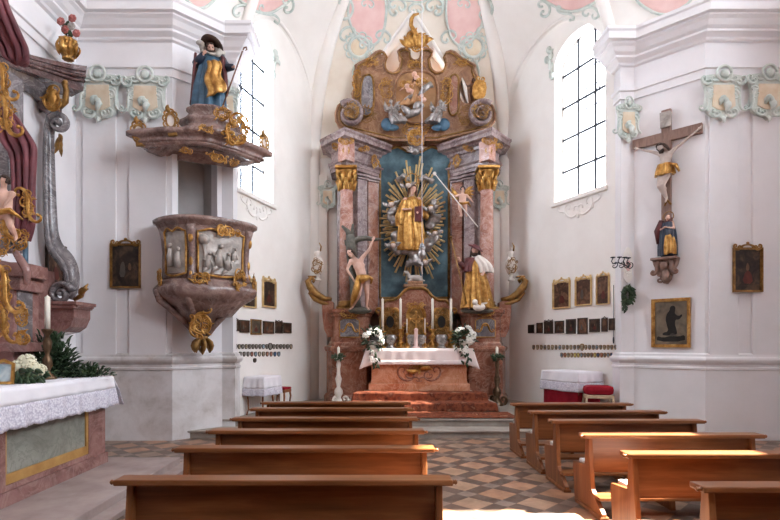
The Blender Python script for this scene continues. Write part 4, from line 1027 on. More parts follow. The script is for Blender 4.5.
# ------------------------------------------------------------------ retable
R = thing('high_altar_retable', 'towering red and violet marble high altar retable with gilt capitals and scrolled gable', 'altarpiece', (AX, 14.2, .3))
def mir(path, s): return path if s < 0 else [(-x, y) for x, y in reversed(path)]
def wpath(path): return [(AX + x, y) for x, y in path]
def block(name, path, z0, z1, mouldings, mat, parent):
    mb = MB(); P = wpath(path); mb.plate(P, z1 - z0, fl(z0))
    for m in mouldings: mb.sweep(P, m)
    return obj(name, mb, mat, parent)
for s in (-1, 1):
    lo = mir([(-2.36, 14.44), (-2.36, 13.75), (-2.16, 13.2), (-1.3, 13.2), (-1.12, 13.62), (-1.12, 14.44)], s)
    block('lower_plinth', lo, .3, 1.74, [[(0, .3), (.07, .3), (.07, .46), (.03, .52), (0, .54)], [(0, 1.62), (.03, 1.64), (.06, 1.7), (.06, 1.75), (0, 1.78)]], 'red_marble', R)
    up = mir([(-2.28, 14.44), (-2.28, 13.78), (-2.1, 13.26), (-1.36, 13.26), (-1.2, 13.66), (-1.2, 14.44)], s)
    u = block('upper_plinth', up, 1.74, 2.7, [[(0, 1.76), (.04, 1.76), (.03, 1.84), (0, 1.88)], [(0, 2.52), (.03, 2.54), (.05, 2.6), (.1, 2.62), (.1, 2.7), (0, 2.73)]], 'red_marble', R)
    mb = MB(); M = T(AX + s*1.73, 0, 0) @ FY(13.255); o = [(-.25, 2.0), (.25, 2.0), (.25, 2.42), (.15, 2.48), (-.15, 2.48), (-.25, 2.42)]
    mb.plate(o, .012, M); obj('inlay_panel', mb, 'grey_marble', u)
    mb = MB(); mb.tube([(x, y, .012) for x, y in o + o[:1]], .016, 6, M); 
    for f in (-1, 1): scroll(mb, M, f*.09, 2.24, .26, PI/2 + f*.3, 'S', .08, f, .02)
    obj('gilt_tracery', mb, 'gold', u); mb = MB(); rocaille(mb, T(AX + s*1.73, 0, 2.6) @ FY(13.18), .55, .16, 3 + s, 5, .1, 4, 0, .18); obj('gilt_ornament', mb, 'gold', u)
    # wall of the retable behind the columns
    mb = MB(); mb.plate(wpath(mir([(-2.1, 14.44), (-2.1, 14.0), (-1.55, 13.86), (-.96, 14.22), (-.96, 14.44)], s)), 4.4, fl(2.7)); obj('back_wall', mb, 'violet_marble', R)
    def column(x, Y, r, z0, z1, mat='rose_marble', nm='column'):
        q = MB(); M = T(AX + x, Y, 0)
        q.lathe([(r*1.0, z0 + .2), (r*1.02, z0 + (z1-z0)*.35), (r*.88, z1 - .02), (r*.95, z1), (r*.86, z1 + .02)], 28, M); co = obj(nm, q, mat, R)
        b = MB(); b.box((0, 0, z0 + .03), (r*2.7, r*2.7, .06), M); b.lathe([(r*1.3, z0 + .06), (r*1.35, z0 + .1), (r*1.12, z0 + .14), (r*1.2, z0 + .18), (r*1.02, z0 + .22)], 24, M); obj('base', b, 'old_gold', co)
        k = MB(); H = .6
        k.lathe([(r*.86, z1), (r*.9, z1 + .05), (r*.95, z1 + .3), (r*1.2, z1 + .48), (r*1.3, z1 + .52)], 20, M)
        for ring, (zz, ln, rr_, n) in enumerate(((.02, .26, .95, 8), (.2, .26, 1.0, 8))):
            for i in range(n):
                a = 2*PI*(i + .5*ring)/n; dx, dy = math.cos(a), math.sin(a)
                p = [(dx*r*rr_, dy*r*rr_, z1 + zz), (dx*r*(rr_+.16), dy*r*(rr_+.16), z1 + zz + ln*.6), (dx*r*(rr_+.5), dy*r*(rr_+.5), z1 + zz + ln), (dx*r*(rr_+.55), dy*r*(rr_+.55), z1 + zz + ln*.85)]
                k.tube(p, [.045, .055, .035, .015], 6, M)
        for i in range(4):
            a = PI/4 + i*PI/2; Mv = M @ T(math.cos(a)*r*1.35, math.sin(a)*r*1.35, z1 + .44) @ RZ(a) @ RA(PI/2, 'X'); scroll(k, Mv, 0, 0, .17, 0, 'C', .2, 1, 0)
        k.box((0, 0, z1 + .57), (r*3.0, r*3.0, .07), M, .012); obj('capital', k, 'gold', co)
    column(s*1.82, 13.5, .185, 2.72, 5.78)
    for nm, x, Y, w in (('pilaster', 1.47, 13.86, .3), ('pilaster', 1.19, 14.1, .30)):
        q = MB(); M = T(AX + s*x, Y, 0) @ RZ(s*(-.55)); q.box((0, .03, 4.45), (w, .3, 3.5), M, .015); pl = obj(nm, q, 'violet_marble' if x > 1.2 else 'red_marble', R)
        q = MB(); q.box((0, 0, 6.28), (w + .1, .36, .06), M, .01); q.box((0, 0, 6.2), (w + .05, .33, .05), M, .01); obj('capital_band', q, 'violet_marble', pl)
        if x < 1.2:
            q = MB(); rocaille(q, M @ T(0, -.17, 6.75) @ FRM((0, 0, 0)), .22, .4, 21, 4, .1, 4, 0, .2); obj('gilt_drop', q, 'gold', pl)
    # entablature
    en = mir([(-2.25, 14.44), (-2.25, 13.92), (-1.82, 13.42), (-.9, 14.3), (-.9, 14.44)], s)
    e = block('entablature', en, 6.38, 7.25, [[(-.02, 6.38), (.02, 6.38), (.02, 6.46), (.04, 6.47), (.04, 6.56), (.08, 6.6), (.08, 6.63), (0, 6.64)],
              [(0, 6.9), (.04, 6.92), (.06, 6.98), (.14, 7.02), (.16, 7.05), (.27, 7.07), (.27, 7.16), (.3, 7.2), (.3, 7.25), (0, 7.29)]], 'violet_marble', R)
    for (x, Y, z, w) in ((1.82, 13.22, 6.98, .5), (2.08, 13.5, 6.96, .3), (1.4, 13.66, 6.97, .4), (1.82, 13.28, 6.75, .16)):
        mb = MB(); rocaille(mb, T(AX + s*x, Y, z) @ FRM((0, 0, 0)), w, .16, int(x*10), 6, .1, 3, 0, .16); obj('gilt_corbel', mb, 'gold', e)
    mb = MB(); mb.box((0, 0, 6.77), (.3, .3, .5), T(AX + s*1.82, 13.42, 0) @ RZ(PI/4)); obj('frieze_block', mb, 'rose_marble', e)
    # gilt scroll bracket at the flank
    b = MB(); Mb = T(AX + s*2.3, 13.6, 0)
    pr = [(0, 2.0), (s*.1, 2.2), (s*.14, 2.5), (s*.16, 2.85), (s*.3, 3.05), (s*.5, 3.15), (s*.5, 3.3), (s*.02, 3.0), (s*-.15, 2.9), (s*-.15, 2.0)]
    b.plate(pr, .24, Mb @ FY(.12)); br = obj('bracket', b, 'red_marble', R)
    g = MB(); Mg = Mb @ FY(-.05)
    g.tube([(s*-.1, 2.98, .03), (s*.1, 3.0, .05), (s*.3, 3.12, .06), (s*.46, 3.3, .06), (s*.52, 3.45, .05), (s*.44, 3.55, .03), (s*.36, 3.48, .03), (s*.4, 3.42, .03)], [.05, .075, .09, .1, .085, .06, .045, .04], 9, Mg, flat=1.2)
    g.tube([(s*-.1, 2.86, .03), (s*.12, 2.88, .05), (s*.34, 2.98, .05), (s*.5, 3.16, .05)], [.03, .05, .06, .03], 8, Mg)
    g.box((s*.42, 3.58, -.05), (.2, .04, .2), Mg, .01); obj('gilt_scroll', g, 'old_gold', br)

# niche panel and its gilt frame
YN = 14.24
half = [(448.5, 298), (448.5, 166), (451.5, 161), (451, 155), (446, 151.5), (438, 149), (431, 147), (426, 149), (421, 152)]
niche = [(wx(a, YN) , wz(b, YN)) for a, b in half] ; cxn = AX
niche = [(x - (wx(414, YN) - AX), z) for x, z in niche]
niche = niche + [(2*AX - x, z) for x, z in niche[::-1]]
mb = MB(); mb.plate(niche, .03, FY(YN + .03)); nb = obj('niche_panel', mb, 'niche', R)
mb = MB(); mb.tube([(x, YN - .01, z) for x, z in niche + niche[:1]], .035, 8); mb.tube([(AX + (x - AX) * 1.03, YN - .0, z + .02) for x, z in niche + niche[:1]], .02, 6); obj('gilt_frame', mb, 'old_gold', nb)
mb = MB(); mb.plate([(-1.02, 2.6), (1.02, 2.6), (1.02, 3.1), (-1.02, 3.1)], .15, T(AX, 0, 0) @ FY(14.4)); mb.plate([(-1.02, 7.0), (-.7, 7.25), (0, 7.32), (.7, 7.25), (1.02, 7.0), (1.1, 7.5), (-1.1, 7.5)], .16, T(AX, 0, 0) @ FY(14.4)); obj('frieze', mb, 'red_marble', R)

# gable
YG = 13.95
gh = [(394, 140), (352, 130), (341, 127), (337, 121), (336.5, 113), (339, 106), (344, 102), (350, 101), (354.5, 100), (353, 94), (356, 87), (354.5, 77), (357.5, 70), (356, 66), (362, 62.5), (369, 59), (373, 55.5), (376.5, 52.5), (380.5, 51), (384.5, 52.5), (386.5, 56.5), (385.2, 60)]
gh += [(393 + 8.6 * math.cos(math.radians(a)), 63.5 + 9.6 * math.sin(math.radians(a))) for a in (180, 155, 130, 110, 90, 70, 50, 25, 0)]
gh += [(402.5, 58), (400, 55), (399, 51.5), (402, 49), (407, 48.5), (410, 51)] + [(416 + 6 * math.cos(math.radians(a)), 54.5 + 6.5 * math.sin(math.radians(a))) for a in (175, 145, 115, 90)]
gp = [(AX + (a - 416) * YG / F, wz(b, YG)) for a, b in gh]
out = gp + [(2*AX - x, z) for x, z in gp[-2::-1]]
hole = [(wx(a, YG), wz(b, YG)) for a, b in smooth_closed([(461, 79), (464, 78), (468, 90), (469, 101), (466, 104), (461, 101), (459.5, 90)], 1)]
mb = MB(); mb.plate(out, .32, FY(YG + .32), [hole]); G = obj('gable', mb, 'brown_marble', R)
mb = MB(); mb.tube([(x, YG, z) for x, z in out + out[:1]], .04, 8); obj('gable_moulding', mb, 'brown_marble', G)
def gpx(pts, Y=YG): return [(wx(a, Y), wz(b, Y)) for a, b in pts]
ov = gpx(smooth_closed([(403, 72), (429, 72), (437, 82), (438, 104), (431, 119), (416, 126), (401, 119), (394, 104), (395, 82)], 2))
mb = MB(); mb.plate(ov, .05, FY(YG + .02)); obj('relief_panel', mb, 'tan_relief', G)
mb = MB(); mb.tube([(x, YG - .04, z) for x, z in ov + ov[:1]], .06, 8, flat=.6); obj('relief_moulding', mb, 'brown_marble', G)
for pts in ([(361, 78), (370, 74), (374, 80), (374, 112), (366, 118), (360, 112)], [(449, 80), (453, 74), (459, 77), (458, 92), (459, 112), (452, 117), (448, 110)]):
    q = gpx(smooth_closed(pts, 2)); mb = MB(); mb.plate(q, .03, FY(YG)); pn = obj('side_panel', mb, 'red_marble' if pts[0][0] > 400 else 'grey_marble', G)
    mb = MB(); mb.tube([(x, YG - .03, z) for x, z in q + q[:1]], .03, 6); obj('gilt_edge', mb, 'old_gold', pn)
for s in (-1, 1):                                            # big volutes at the gable's feet
    mb = MB(); cx, cz = AX + s * 1.73, wz(114, 13.7); pts = []; rad = []
    for i in range(46):
        a = i / 45 * 2.1 * 2 * PI; r = .34 * (1 - i / 50) ; pts.append((cx + s * r * math.cos(a + .8), 13.7, cz + r * math.sin(a + .8))); rad.append(.075 * (1 - i / 70))
    mb.tube(pts, rad, 8, up=(0, 1, 0), flat=2.0); v = obj('volute', mb, 'violet_marble', G)
    mb = MB(); rocaille(mb, T(cx - s*.05, 13.52, cz) @ FRM((0, 0, 0)), .5, .5, 8 + s, 6, .05, 3, 0, .26); rocaille(mb, T(cx - s*.42, 13.72, cz - .02) @ FRM((0, 0, 0)), .5, .55, 18 + s, 5, .05, 3, 0, .26); obj('gilt_rocaille', mb, 'old_gold', v)
mb = MB()
for (a, b, w, h, n) in ((386, 92, .3, 1.0, 6), (446, 92, .3, 1.0, 6), (371, 64, .4, .15, 3), (461, 64, .4, .15, 3), (357, 85, .16, .8, 4), (416, 131, .9, .3, 7), (416, 66, .5, .15, 4)):
    mb = MB(); rocaille(mb, T(wx(a, YG), YG - .07, wz(b, YG)) @ FRM((0, 0, 0)), w, h, a, n, .06, 3, 0, .24); obj('gilt_rocaille', mb, 'gold', G)
mb = MB(); ccx, ccz = AX, wz(98, YG); mb.tube([(ccx + (x - ccx)*.955, YG - .035, ccz + (z - ccz)*.955) for x, z in out + out[:1]], .022, 6); obj('gilt_line', mb, 'old_gold', G)
mb = MB(); YP = 13.55; M = T(AX, YP, wz(42, YP)) @ FRM((0, 0, 0)); rocaille(mb, M, .55, .5, 12, 10, .11, 8, 0, .34)
for a in range(-3, 4): leaf(mb, M, a*.05, -.15, .34, PI/2 - a*.35, .05, .22)
obj('crown_rocaille', mb, 'gold', G)
mb = MB(); mb.tube([at(a, b, Y) for a, b, Y in ((418, 38, 13.5), (414, 31, 13.4), (411, 25, 13.3), (411.5, 19, 13.2), (414, 15, 13.15), (419, 13.5, 13.1))], [.08, .07, .06, .055, .04, .02], 8, flat=.6); obj('plume', mb, 'gold', G)
mb = MB(); M = T(AX, 14.0, 7.35) @ FRM((0, 0, 0)); mb.plate(smooth_closed([(-.3, .1), (-.2, .25), (.2, .25), (.3, .1), (.2, -.15), (0, -.3), (-.2, -.15)], 2), .12, M); ct = obj('central_cartouche', mb, 'violet_marble', R)
mb = MB(); rocaille(mb, M @ T(0, 0, .13), .6, .5, 33, 7, .09, 4, 0, .28); obj('gilt_rim', mb, 'gold', ct)
mb = MB(); mb.ell((AX, 14.02, wz(151, 14)), (.14, .07, .1)); mb.ell((AX, 13.96, wz(151, 14)), (.05, .03, .05)); 
for a in range(9): leaf(mb, T(AX, 14.0, wz(151, 14)) @ FRM((0, 0, 0)), 0, 0, .24, PI * (a / 8), 0, .15)
obj('silvered_shell', mb, 'silver', ct)

# ------------------------------------------------------------------ central saint with rays and clouds
S = thing('sunburst', 'burst of gilt rays on the blue niche around the central saint', 'rays', (wx(413, 14.1), 14.1, wz(218, 14.1)))
rr = random.Random(4); cx, cz = wx(413, 14.12), wz(222, 14.12)
NRAY = 28
for i in range(NRAY):
    a = 2 * PI * (i + .5) / NRAY + PI / 2; rin = .55; 
    lx, lz = math.cos(a), math.sin(a); R0 = 1 / math.sqrt((lx / .93) ** 2 + (lz / 1.92) ** 2) * rr.uniform(.86, 1.0)
    mb = MB(); nx, nz = -lz, lx
    for k, (o, e) in enumerate(((-.045, .9), (.0, 1.0), (.045, .86))):
        p0 = Vector((cx + lx * rin * .6 + nx * o * .5, 14.13 - .02 * k, cz + lz * rin + nz * o * .5)); p1 = Vector((cx + lx * R0 * e + nx * o * 1.8, 14.13 - .02 * k, cz + lz * R0 * e + nz * o * 1.8))
        mb.tube([p0, p1], [.014, .03], 4)
    obj('ray', mb, 'ray_gold', S)
C = thing('saint_statue', 'gilt robed  on silver clouds in the middle of the blue niche', 'statue', (wx(413, 13.85), 13.85, wz(262, 13.85)))
base = at(412, 251, 13.8); Hc = 1.74
P, J = man(Hc, ell=(-.17, -.05, .62), hal=(-.07, -.14, .60), elr=(.15, -.04, .63), har=(.09, -.13, .57), hd=(.01, -.03, .93), face=(.15, -1, -.15))
sculpt('body', P, .022, 'skin', C, T(*base))
mb = MB(); robe(mb, [(0, 0, .0, .33, .24, .17), (0, 0, .25, .34, .25, .17), (-.03, -.02, .55, .31, .23, .14), (-.02, -.02, .85, .27, .21, .11), (0, 0, 1.08, .26, .19, .09), (0, 0, 1.25, .24, .16, .08), (0, 0, 1.38, .18, .12, .06), (0, 0, 1.44, .08, .07, .02)], 9, seed=3, M=T(*base)); obj('gilt_robe', mb, 'gold', C)
mb = MB()
for s, kk in ((-1, 0), (1, 1)): robe(mb, [(s*.28, -.02, .65 + .2*kk, .13, .13, .2), (s*.3, -.04, .92, .14, .14, .18), (s*.25, -.02, 1.13, .12, .12, .12), (s*.18, 0, 1.34, .1, .1, .08)], 5, 24, kk + 4, M=T(*base))
obj('mantle', mb, 'gold', C)
mb = MB(); mb.box((.2, -.2, .92), (.22, .1, .4), T(*base) @ RZ(-.2), .03); obj('red_book', mb, 'dark_red', C)
obj('hair', hairm(J, Hc, True, False, 3, T(*base)), 'brown_wood', C)
def cloud(name, blobs, Y, mat='silver', vox=.03):
    P = []; q = random.Random(len(blobs))
    for (a, b, r) in blobs:
        c = at(a, b, Y); P.append(('e', c, (r, r * .7, r)))
        for k in range(4): P.append(('e', c + Vector((q.uniform(-1, 1) * r, -q.uniform(.1, .6) * r, q.uniform(-.8, .8) * r)), (r * .5,) * 3))
    return sculpt(name, P, vox, mat, C)
cloud('cloud', [(392, 212, .13), (395, 222, .12), (390, 218, .1), (396, 203, .08)], 13.95)
cloud('cloud', [(432, 210, .13), (434, 220, .15), (429, 226, .12), (433, 202, .09)], 13.95)
cloud('cloud', [(398, 240, .2), (392, 246, .13), (405, 247, .22), (415, 250, .22), (424, 245, .2), (432, 240, .14), (437, 237, .09), (415, 258, .17), (422, 262, .12), (408, 264, .1)], 13.85)
cloud('cloud', [(404, 176, .09), (399, 180, .08), (408, 180, .07)], 14.0)
cloud('cloud', [(425, 177, .08), (431, 181, .09), (421, 180, .07)], 14.0)
for (a, b) in ((408, 185), (391, 204), (393, 245), (435, 233), (425, 262), (431, 208)):
    mb = MB(); c = at(a, b, 13.62); mb.ell(c, (.075, .075, .085)); mb.ell(c + V(0, -.07, -.01), .018); mb.ell(c + V(0, -.06, -.04), (.03, .02, .012)); ch = obj('cherub_head', mb, 'pale_skin', C)
    mb = MB(); mb.ell(c + V(0, .01, .035), (.08, .08, .065)); obj('hair', mb, 'old_gold', ch)
    mb = MB()
    for s in (-1, 1): leaf(mb, T(*c) @ FRM((0, 0, 0)), s*.05, -.05, .2, PI/2 - s*1.0, -.03, .28)
    obj('wings', mb, 'silver', ch)
mb = MB(); h = at(412, 180, 13.85); mb.tube([h + V(.17 * math.cos(2*PI*i/24), 0, .17 * math.sin(2*PI*i/24)) for i in range(25)], .012, 6)
for i in range(12):
    a = 2*PI*i/12; mb.tube([h + V(.18*math.cos(a), 0, .18*math.sin(a)), h + V(.26*math.cos(a), 0, .26*math.sin(a))], [.014, .004], 5)
obj('halo', mb, 'gold', C)

# ------------------------------------------------------------------ gable sculptures
def angel(px, py, Y, H, flip, label, nm='angel_statue', robe_mat='silver', skin='silver', pad=True):
    b = at(px, py, Y); M = T(*b) @ Matrix.Scale(1, 4)
    t = thing(nm, label, 'statue', b)
    P, J = man(H, 1.15, False, pel=(0, 0, .3), che=(flip*-.06, 0, .5), nk=(flip*-.08, -.02, .63), hd=(flip*-.1, -.06, .74), shl=(-.13 - flip*.07, 0, .58), shr=(.13 - flip*.07, 0, .58),
               ell=(-.2 - flip*.05, -.1, .45), elr=(.2 - flip*.05, -.1, .45), hal=(-.05 + flip*.08, -.2, .5), har=(.1 + flip*.08, -.2, .52), hil=(-.06, -.03, .28), hir=(.06, -.03, .28),
               knl=(flip*.12 - .08, -.22, .28), knr=(flip*.16 + .06, -.2, .3), anl=(flip*.22 - .06, -.2, .08), anr=(flip*.3, -.14, .1), tol=(flip*.28 - .05, -.24, .03), tor=(flip*.36, -.2, .05), face=(flip*.5, -1, -.1))
    sculpt('body', P, .018, skin, t, M)
    mb = MB(); robe(mb, [(flip*.17*H, -.14*H, .06*H, .22*H, .14*H, .2), (flip*.1*H, -.12*H, .2*H, .22*H, .17*H, .18), (0, -.03*H, .32*H, .16*H, .15*H, .14), (-flip*.04*H, 0, .48*H, .13*H, .11*H, .1), (-flip*.06*H, 0, .6*H, .12*H, .08*H, .06)], 8, 40, int(px), M); obj('robe', mb, robe_mat, t)
    obj('hair', hairm(J, H, False, False, int(px), M), robe_mat if robe_mat == 'silver' else 'dark_hair', t)
    mb = MB()
    for s in (-1, 1):
        for k in range(4): leaf(mb, M @ FRM((0, .06*H, 0)), s*.08*H - flip*.05*H, .5*H, (.34 - .05*k)*H, PI/2 - s*(.5 + .3*k), -.01*k, .16)
    obj('wings', mb, robe_mat, t)
    if pad:
        mb = MB(); mb.ell(b + V(-flip*.18, .05, .06), (.17, .1, .17)); mb.ell(b + V(-flip*.02, .06, -.02), (.16, .1, .08)); obj('blue_cloud', mb, 'dark_blue' if False else 'blue', t)
    return t
angel(394, 126, 13.72, .82, 1, 'silver angel kneeling at the gable relief, on the pulpit side')
angel(437, 126, 13.72, .82, -1, 'silver angel kneeling at the gable relief, on the window side')
t = thing('relief_group', 'carved group of a bearded figure and cherubs over a silver dove in the gable', 'sculpture', at(416, 95, 13.8))
b = at(414, 106, 13.84); H = .95
P, J = man(H, 1.15, True, pel=(0, 0, .3), che=(.02, -.03, .5), nk=(.03, -.05, .62), hd=(.03, -.09, .72), shl=(-.1, -.02, .58), shr=(.15, -.03, .58), ell=(-.25, -.08, .5), hal=(-.36, -.1, .42), elr=(.28, -.08, .55), har=(.34, -.12, .68),
           hil=(-.06, 0, .28), hir=(.06, 0, .28), knl=(-.14, -.16, .2), knr=(.12, -.16, .16), anl=(-.2, -.06, .02), anr=(.2, -.05, .0), tol=(-.26, -.1, -.02), tor=(.26, -.1, -.03), face=(.2, -1, -.2))
sculpt('body', P, .018, 'skin', t, T(*b)); obj('beard', hairm(J, H, True, True, 9, T(*b)), 'brown_wood', t)
mb = MB(); robe(mb, [(-.06, -.08, -.02, .3, .13, .25), (0, -.06, .2, .2, .14, .2), (.02, -.03, .4, .13, .11, .12), (.03, -.02, .54, .12, .08, .08)], 7, 36, 5, T(*b)); obj('robe', mb, 'tan_relief', t)
mb = MB(); mb.tube([b + V(.1, -.16, .2), b + V(.28, -.2, .38), b + V(.42, -.14, .5), b + V(.5, -.1, .46)], [.03, .09, .08, .02], 8); mb.tube([b + V(-.3, -.05, .1), b + V(-.12, -.16, .16), b + V(.02, -.17, .22)], [.03, .06, .04], 8); obj('silver_drapery', mb, 'silver', t)
mb = MB(); mb.tube([b + V(-.28, -.1, -.4), b + V(-.1, -.15, -.28), b + V(.08, -.14, -.2), b + V(.2, -.12, -.08)], [.02, .1, .1, .03], 8); leaf(mb, T(*(b + V(-.05, -.15, -.25))) @ FRM((0, 0, 0)), 0, 0, .35, 2.6, 0, .3); leaf(mb, T(*(b + V(.0, -.15, -.22))) @ FRM((0, 0, 0)), 0, 0, .3, .9, 0, .3); mb.ell(b + V(.2, -.14, -.05), .06); obj('silver_dove', mb, 'silver', t)
for dx, dz in ((-.2, .45), (.0, .78), (.18, .2), (-.05, .3)): mb = MB(); mb.ell(b + V(dx, -.14, dz), .07); mb.ell(b + V(dx + .06, -.12, dz - .09), (.08, .05, .07)); obj('cherub_head', mb, 'skin', t)
mb = MB(); rocaille(mb, T(b.x + .2, b.y - .16, b.z + .55) @ FRM((0, 0, 0)), .4, .3, 77, 5, .09, 3, 0, .2); obj('gilt_cloud', mb, 'gold', t); mb = MB(); rocaille(mb, T(b.x - .22, b.y - .14, b.z + .5) @ FRM((0, 0, 0)), .3, .2, 78, 4, .09, 3, 0, .18); obj('gilt_cloud', mb, 'gold', t)

def putto(name, px, py, Y, H, label, wings='gold', drape=True, skin='skin', pose={}, cat='statue', parent=None):
    b = at(px, py, Y); t = thing(name, label, cat, b)
    kw = dict(hd=(0, -.03, .86), nk=(0, 0, .74), che=(0, 0, .62), pel=(0, 0, .42), shl=(-.13, 0, .68), shr=(.13, 0, .68), ell=(-.26, -.04, .62), hal=(-.38, -.08, .72), elr=(.24, -.05, .55), har=(.3, -.1, .45),
              hil=(-.07, 0, .4), hir=(.07, 0, .4), knl=(-.1, -.08, .22), knr=(.1, .0, .22), anl=(-.09, .05, .06), anr=(.12, .1, .06), tol=(-.1, .0, .0), tor=(.14, .04, .0)); kw.update(pose)
    P, J = man(H, 1.45, True, **kw); sculpt('body', P, .016, skin, t, T(*b)); obj('hair', hairm(J, H * 1.25, False, False, int(px), T(*b)), 'dark_hair', t)
    if wings:
        mb = MB()
        for s in (-1, 1):
            for k in range(4): leaf(mb, T(*b) @ FRM((0, .07*H, 0)), s*.07*H, .62*H, (.45 - .06*k)*H, PI/2 - s*(.7 + .32*k), -.01*k, .16)
        obj('wings', mb, wings, t)
    if drape:
        mb = MB(); mb.tube([b + V(-.14*H, -.1*H, .4*H), b + V(0, -.16*H, .36*H), b + V(.15*H, -.08*H, .42*H), b + V(.28*H, .02, .3*H)], [.05*H, .08*H, .07*H, .02*H], 8, flat=.6); obj('drapery', mb, 'gold', t)
    return t
putto('putto_statue', 462.5, 216, 13.55, .8, 'winged pink putto hovering on the marble between niche and right column', 'gold', True, pose=dict(anl=(-.02, .0, .0), anr=(.16, .12, .02)))
t = putto('putto_statue', 473.5, 101, 13.9, .62, 'brown toned putto beside a gilt tablet on the right edge of the gable', None, False, 'brown_wood', pose=dict(har=(.25, -.12, .75), elr=(.3, -.04, .6)))
mb = MB(); M = T(*at(479, 91, 13.75)) @ FRM((0, 0, 0)) @ RA(-.12, 'Z'); mb.plate(smooth_closed([(-.17, -.24), (.17, -.24), (.19, .2), (0, .3), (-.19, .2)], 1), .05, M); scroll(mb, M, 0, .3, .2, 0, 'C', .12, 1, .02); obj('gilt_tablet', mb, 'gold', t)
mb = MB(); mb.tube([at(462, 78, 13.8), at(465, 88, 13.75), at(468, 103, 13.8)], [.03, .1, .04], 8, flat=.4); tag(obj('silver_scroll', mb, 'white_paint'), 'whitish rolled scroll in the gap at the right of the gable', 'scroll')

# ------------------------------------------------------------------ side saints
def posed(Y, H, base, fat=1, face=(0, -1, 0), **px):
    b = at(base[0], base[1], Y); kw = {}
    for k, v in px.items():
        w = at(v[0], v[1], Y); kw[k] = ((w.x - b.x) / H, (v[2] if len(v) > 2 else 0) / H, (w.z - b.z) / H)
    P, J = man(H, fat, True, face=face, **kw); return P, J, b
t = thing('martyr_statue', 'half naked saint tied to a grey tree with gold loincloth, left of the niche', 'statue', at(358, 311, 13.0))
P, J, b = posed(13.0, 1.6, (358, 311), 1.0, (-.5, -1, -.25), pel=(363, 280), che=(359, 266), nk=(354, 258), hd=(350.5, 253.5, -.05), shl=(351, 261), shr=(362, 258), ell=(347, 270, -.05), hal=(353.5, 280, -.12), elr=(369, 250, -.05), har=(372.5, 242, -.05),
                hil=(360, 282), hir=(366, 281), knl=(359, 295, -.12), knr=(367, 294, -.1), anl=(352.5, 307, 0), anr=(366.5, 307, 0), tol=(350, 309.5, -.12), tor=(369, 309.8, -.1))
sculpt('body', P, .015, 'skin', t, T(*b)); obj('hair', hairm(J, 1.6, True, False, 6, T(*b)), 'dark_hair', t); eyes(J, 1.6, t, T(*b))
mb = MB()
def pxs(pts, Y): return [at(a, c, Y + (d[0][0] if d else 0)) for a, c, *d in pts]
mb.tube(pxs([(357, 277, (-.2,)), (362, 279, (-.24,)), (369, 277, (-.2,))], 13.0), [.06, .12, .06], 9); mb.tube(pxs([(358, 278, (-.2,)), (357, 288, (-.24,)), (354, 298, (-.2,)), (351, 306, (-.05,))], 13.0), [.1, .16, .14, .07], 9, flat=.6); mb.tube(pxs([(368, 277, (-.15,)), (372, 279, (-.1,)), (371, 284, (-.1,))], 13.0), [.05, .05, .02], 8)
obj('gilt_loincloth', mb, 'gold', t)
t = thing('tree_trunk', 'grey green painted tree trunk with bare branches behind the tied saint', 'tree', at(355, 311, 13.15))
mb = MB(); mb.tube(pxs([(357, 311), (355, 295), (353.5, 275), (351.5, 255), (351, 243), (350, 235)], 13.2), [.13, .12, .12, .13, .13, .1], 10)
mb.tube(pxs([(350.5, 240), (347.5, 231), (342, 226)], 13.2), [.09, .06, .03], 8); mb.tube(pxs([(350.5, 240), (352.5, 231), (353, 224)], 13.2), [.08, .05, .03], 8); mb.tube(pxs([(352, 244), (358, 239), (366, 238), (374, 239.5), (384, 239)], 13.2), [.09, .075, .065, .05, .02], 8); mb.tube(pxs([(350, 248), (346, 244), (345, 240)], 13.2), [.06, .04, .02], 7)
obj('trunk', mb, 'bark', t)
mb = MB(); mb.ell(at(360, 310.5, 13.05), (.3, .16, .09)); obj('rocky_base', mb, 'bark', t)
t = thing('pilgrim_statue', 'pilgrim saint in gilt tunic and white cape with a staff, right of the niche', 'statue', at(477, 311, 13.0))
P, J, b = posed(13.0, 1.72, (477, 310), 1.0, (-.35, -1, -.1), pel=(476, 281), che=(475, 266), nk=(475, 256), hd=(475, 250.5, -.04), shl=(469, 260), shr=(482, 260), ell=(464, 268, -.05), hal=(459, 262, -.18), elr=(489, 268, -.03), har=(482, 274, -.2),
                hil=(473, 283), hir=(479, 283), knl=(472, 295, -.05), knr=(481, 295, -.05), anl=(471, 306), anr=(482, 306), tol=(468, 309, -.12), tor=(485, 309, -.12))
sculpt('body', P, .016, 'skin', t, T(*b)); obj('beard', hairm(J, 1.72, True, True, 8, T(*b)), 'dark_hair', t)
mb = MB(); Mq = T(*b); robe(mb, [(0, 0, .05, .36, .24, .17), (0, 0, .35, .32, .22, .16), (-.01, 0, .7, .26, .2, .13), (-.03, 0, .85, .23, .18, .1), (-.03, 0, 1.1, .24, .17, .07), (-.05, 0, 1.28, .16, .11, .05)], 9, 54, 2, Mq); obj('gilt_tunic', mb, 'gold', t)
mb = MB(); robe(mb, [(-.22, -.05, .95, .14, .14, .15), (-.2, -.03, 1.12, .16, .15, .12), (-.12, 0, 1.3, .14, .13, .06)], 6, 30, 3, Mq); mb.tube(pxs([(469, 260, (-.05,)), (464, 268, (-.06,)), (460, 263, (-.2,))], 13.0), [.1, .09, .07], 8); obj('dark_red_sleeve', mb, 'dark_red', t)
mb = MB(); robe(mb, [(.2, -.08, .92, .2, .12, .16), (.16, -.09, 1.1, .2, .15, .12), (.05, -.04, 1.26, .18, .14, .07), (-.02, 0, 1.36, .11, .1, .04)], 7, 36, 5, Mq); obj('white_cape', mb, 'white_paint', t)
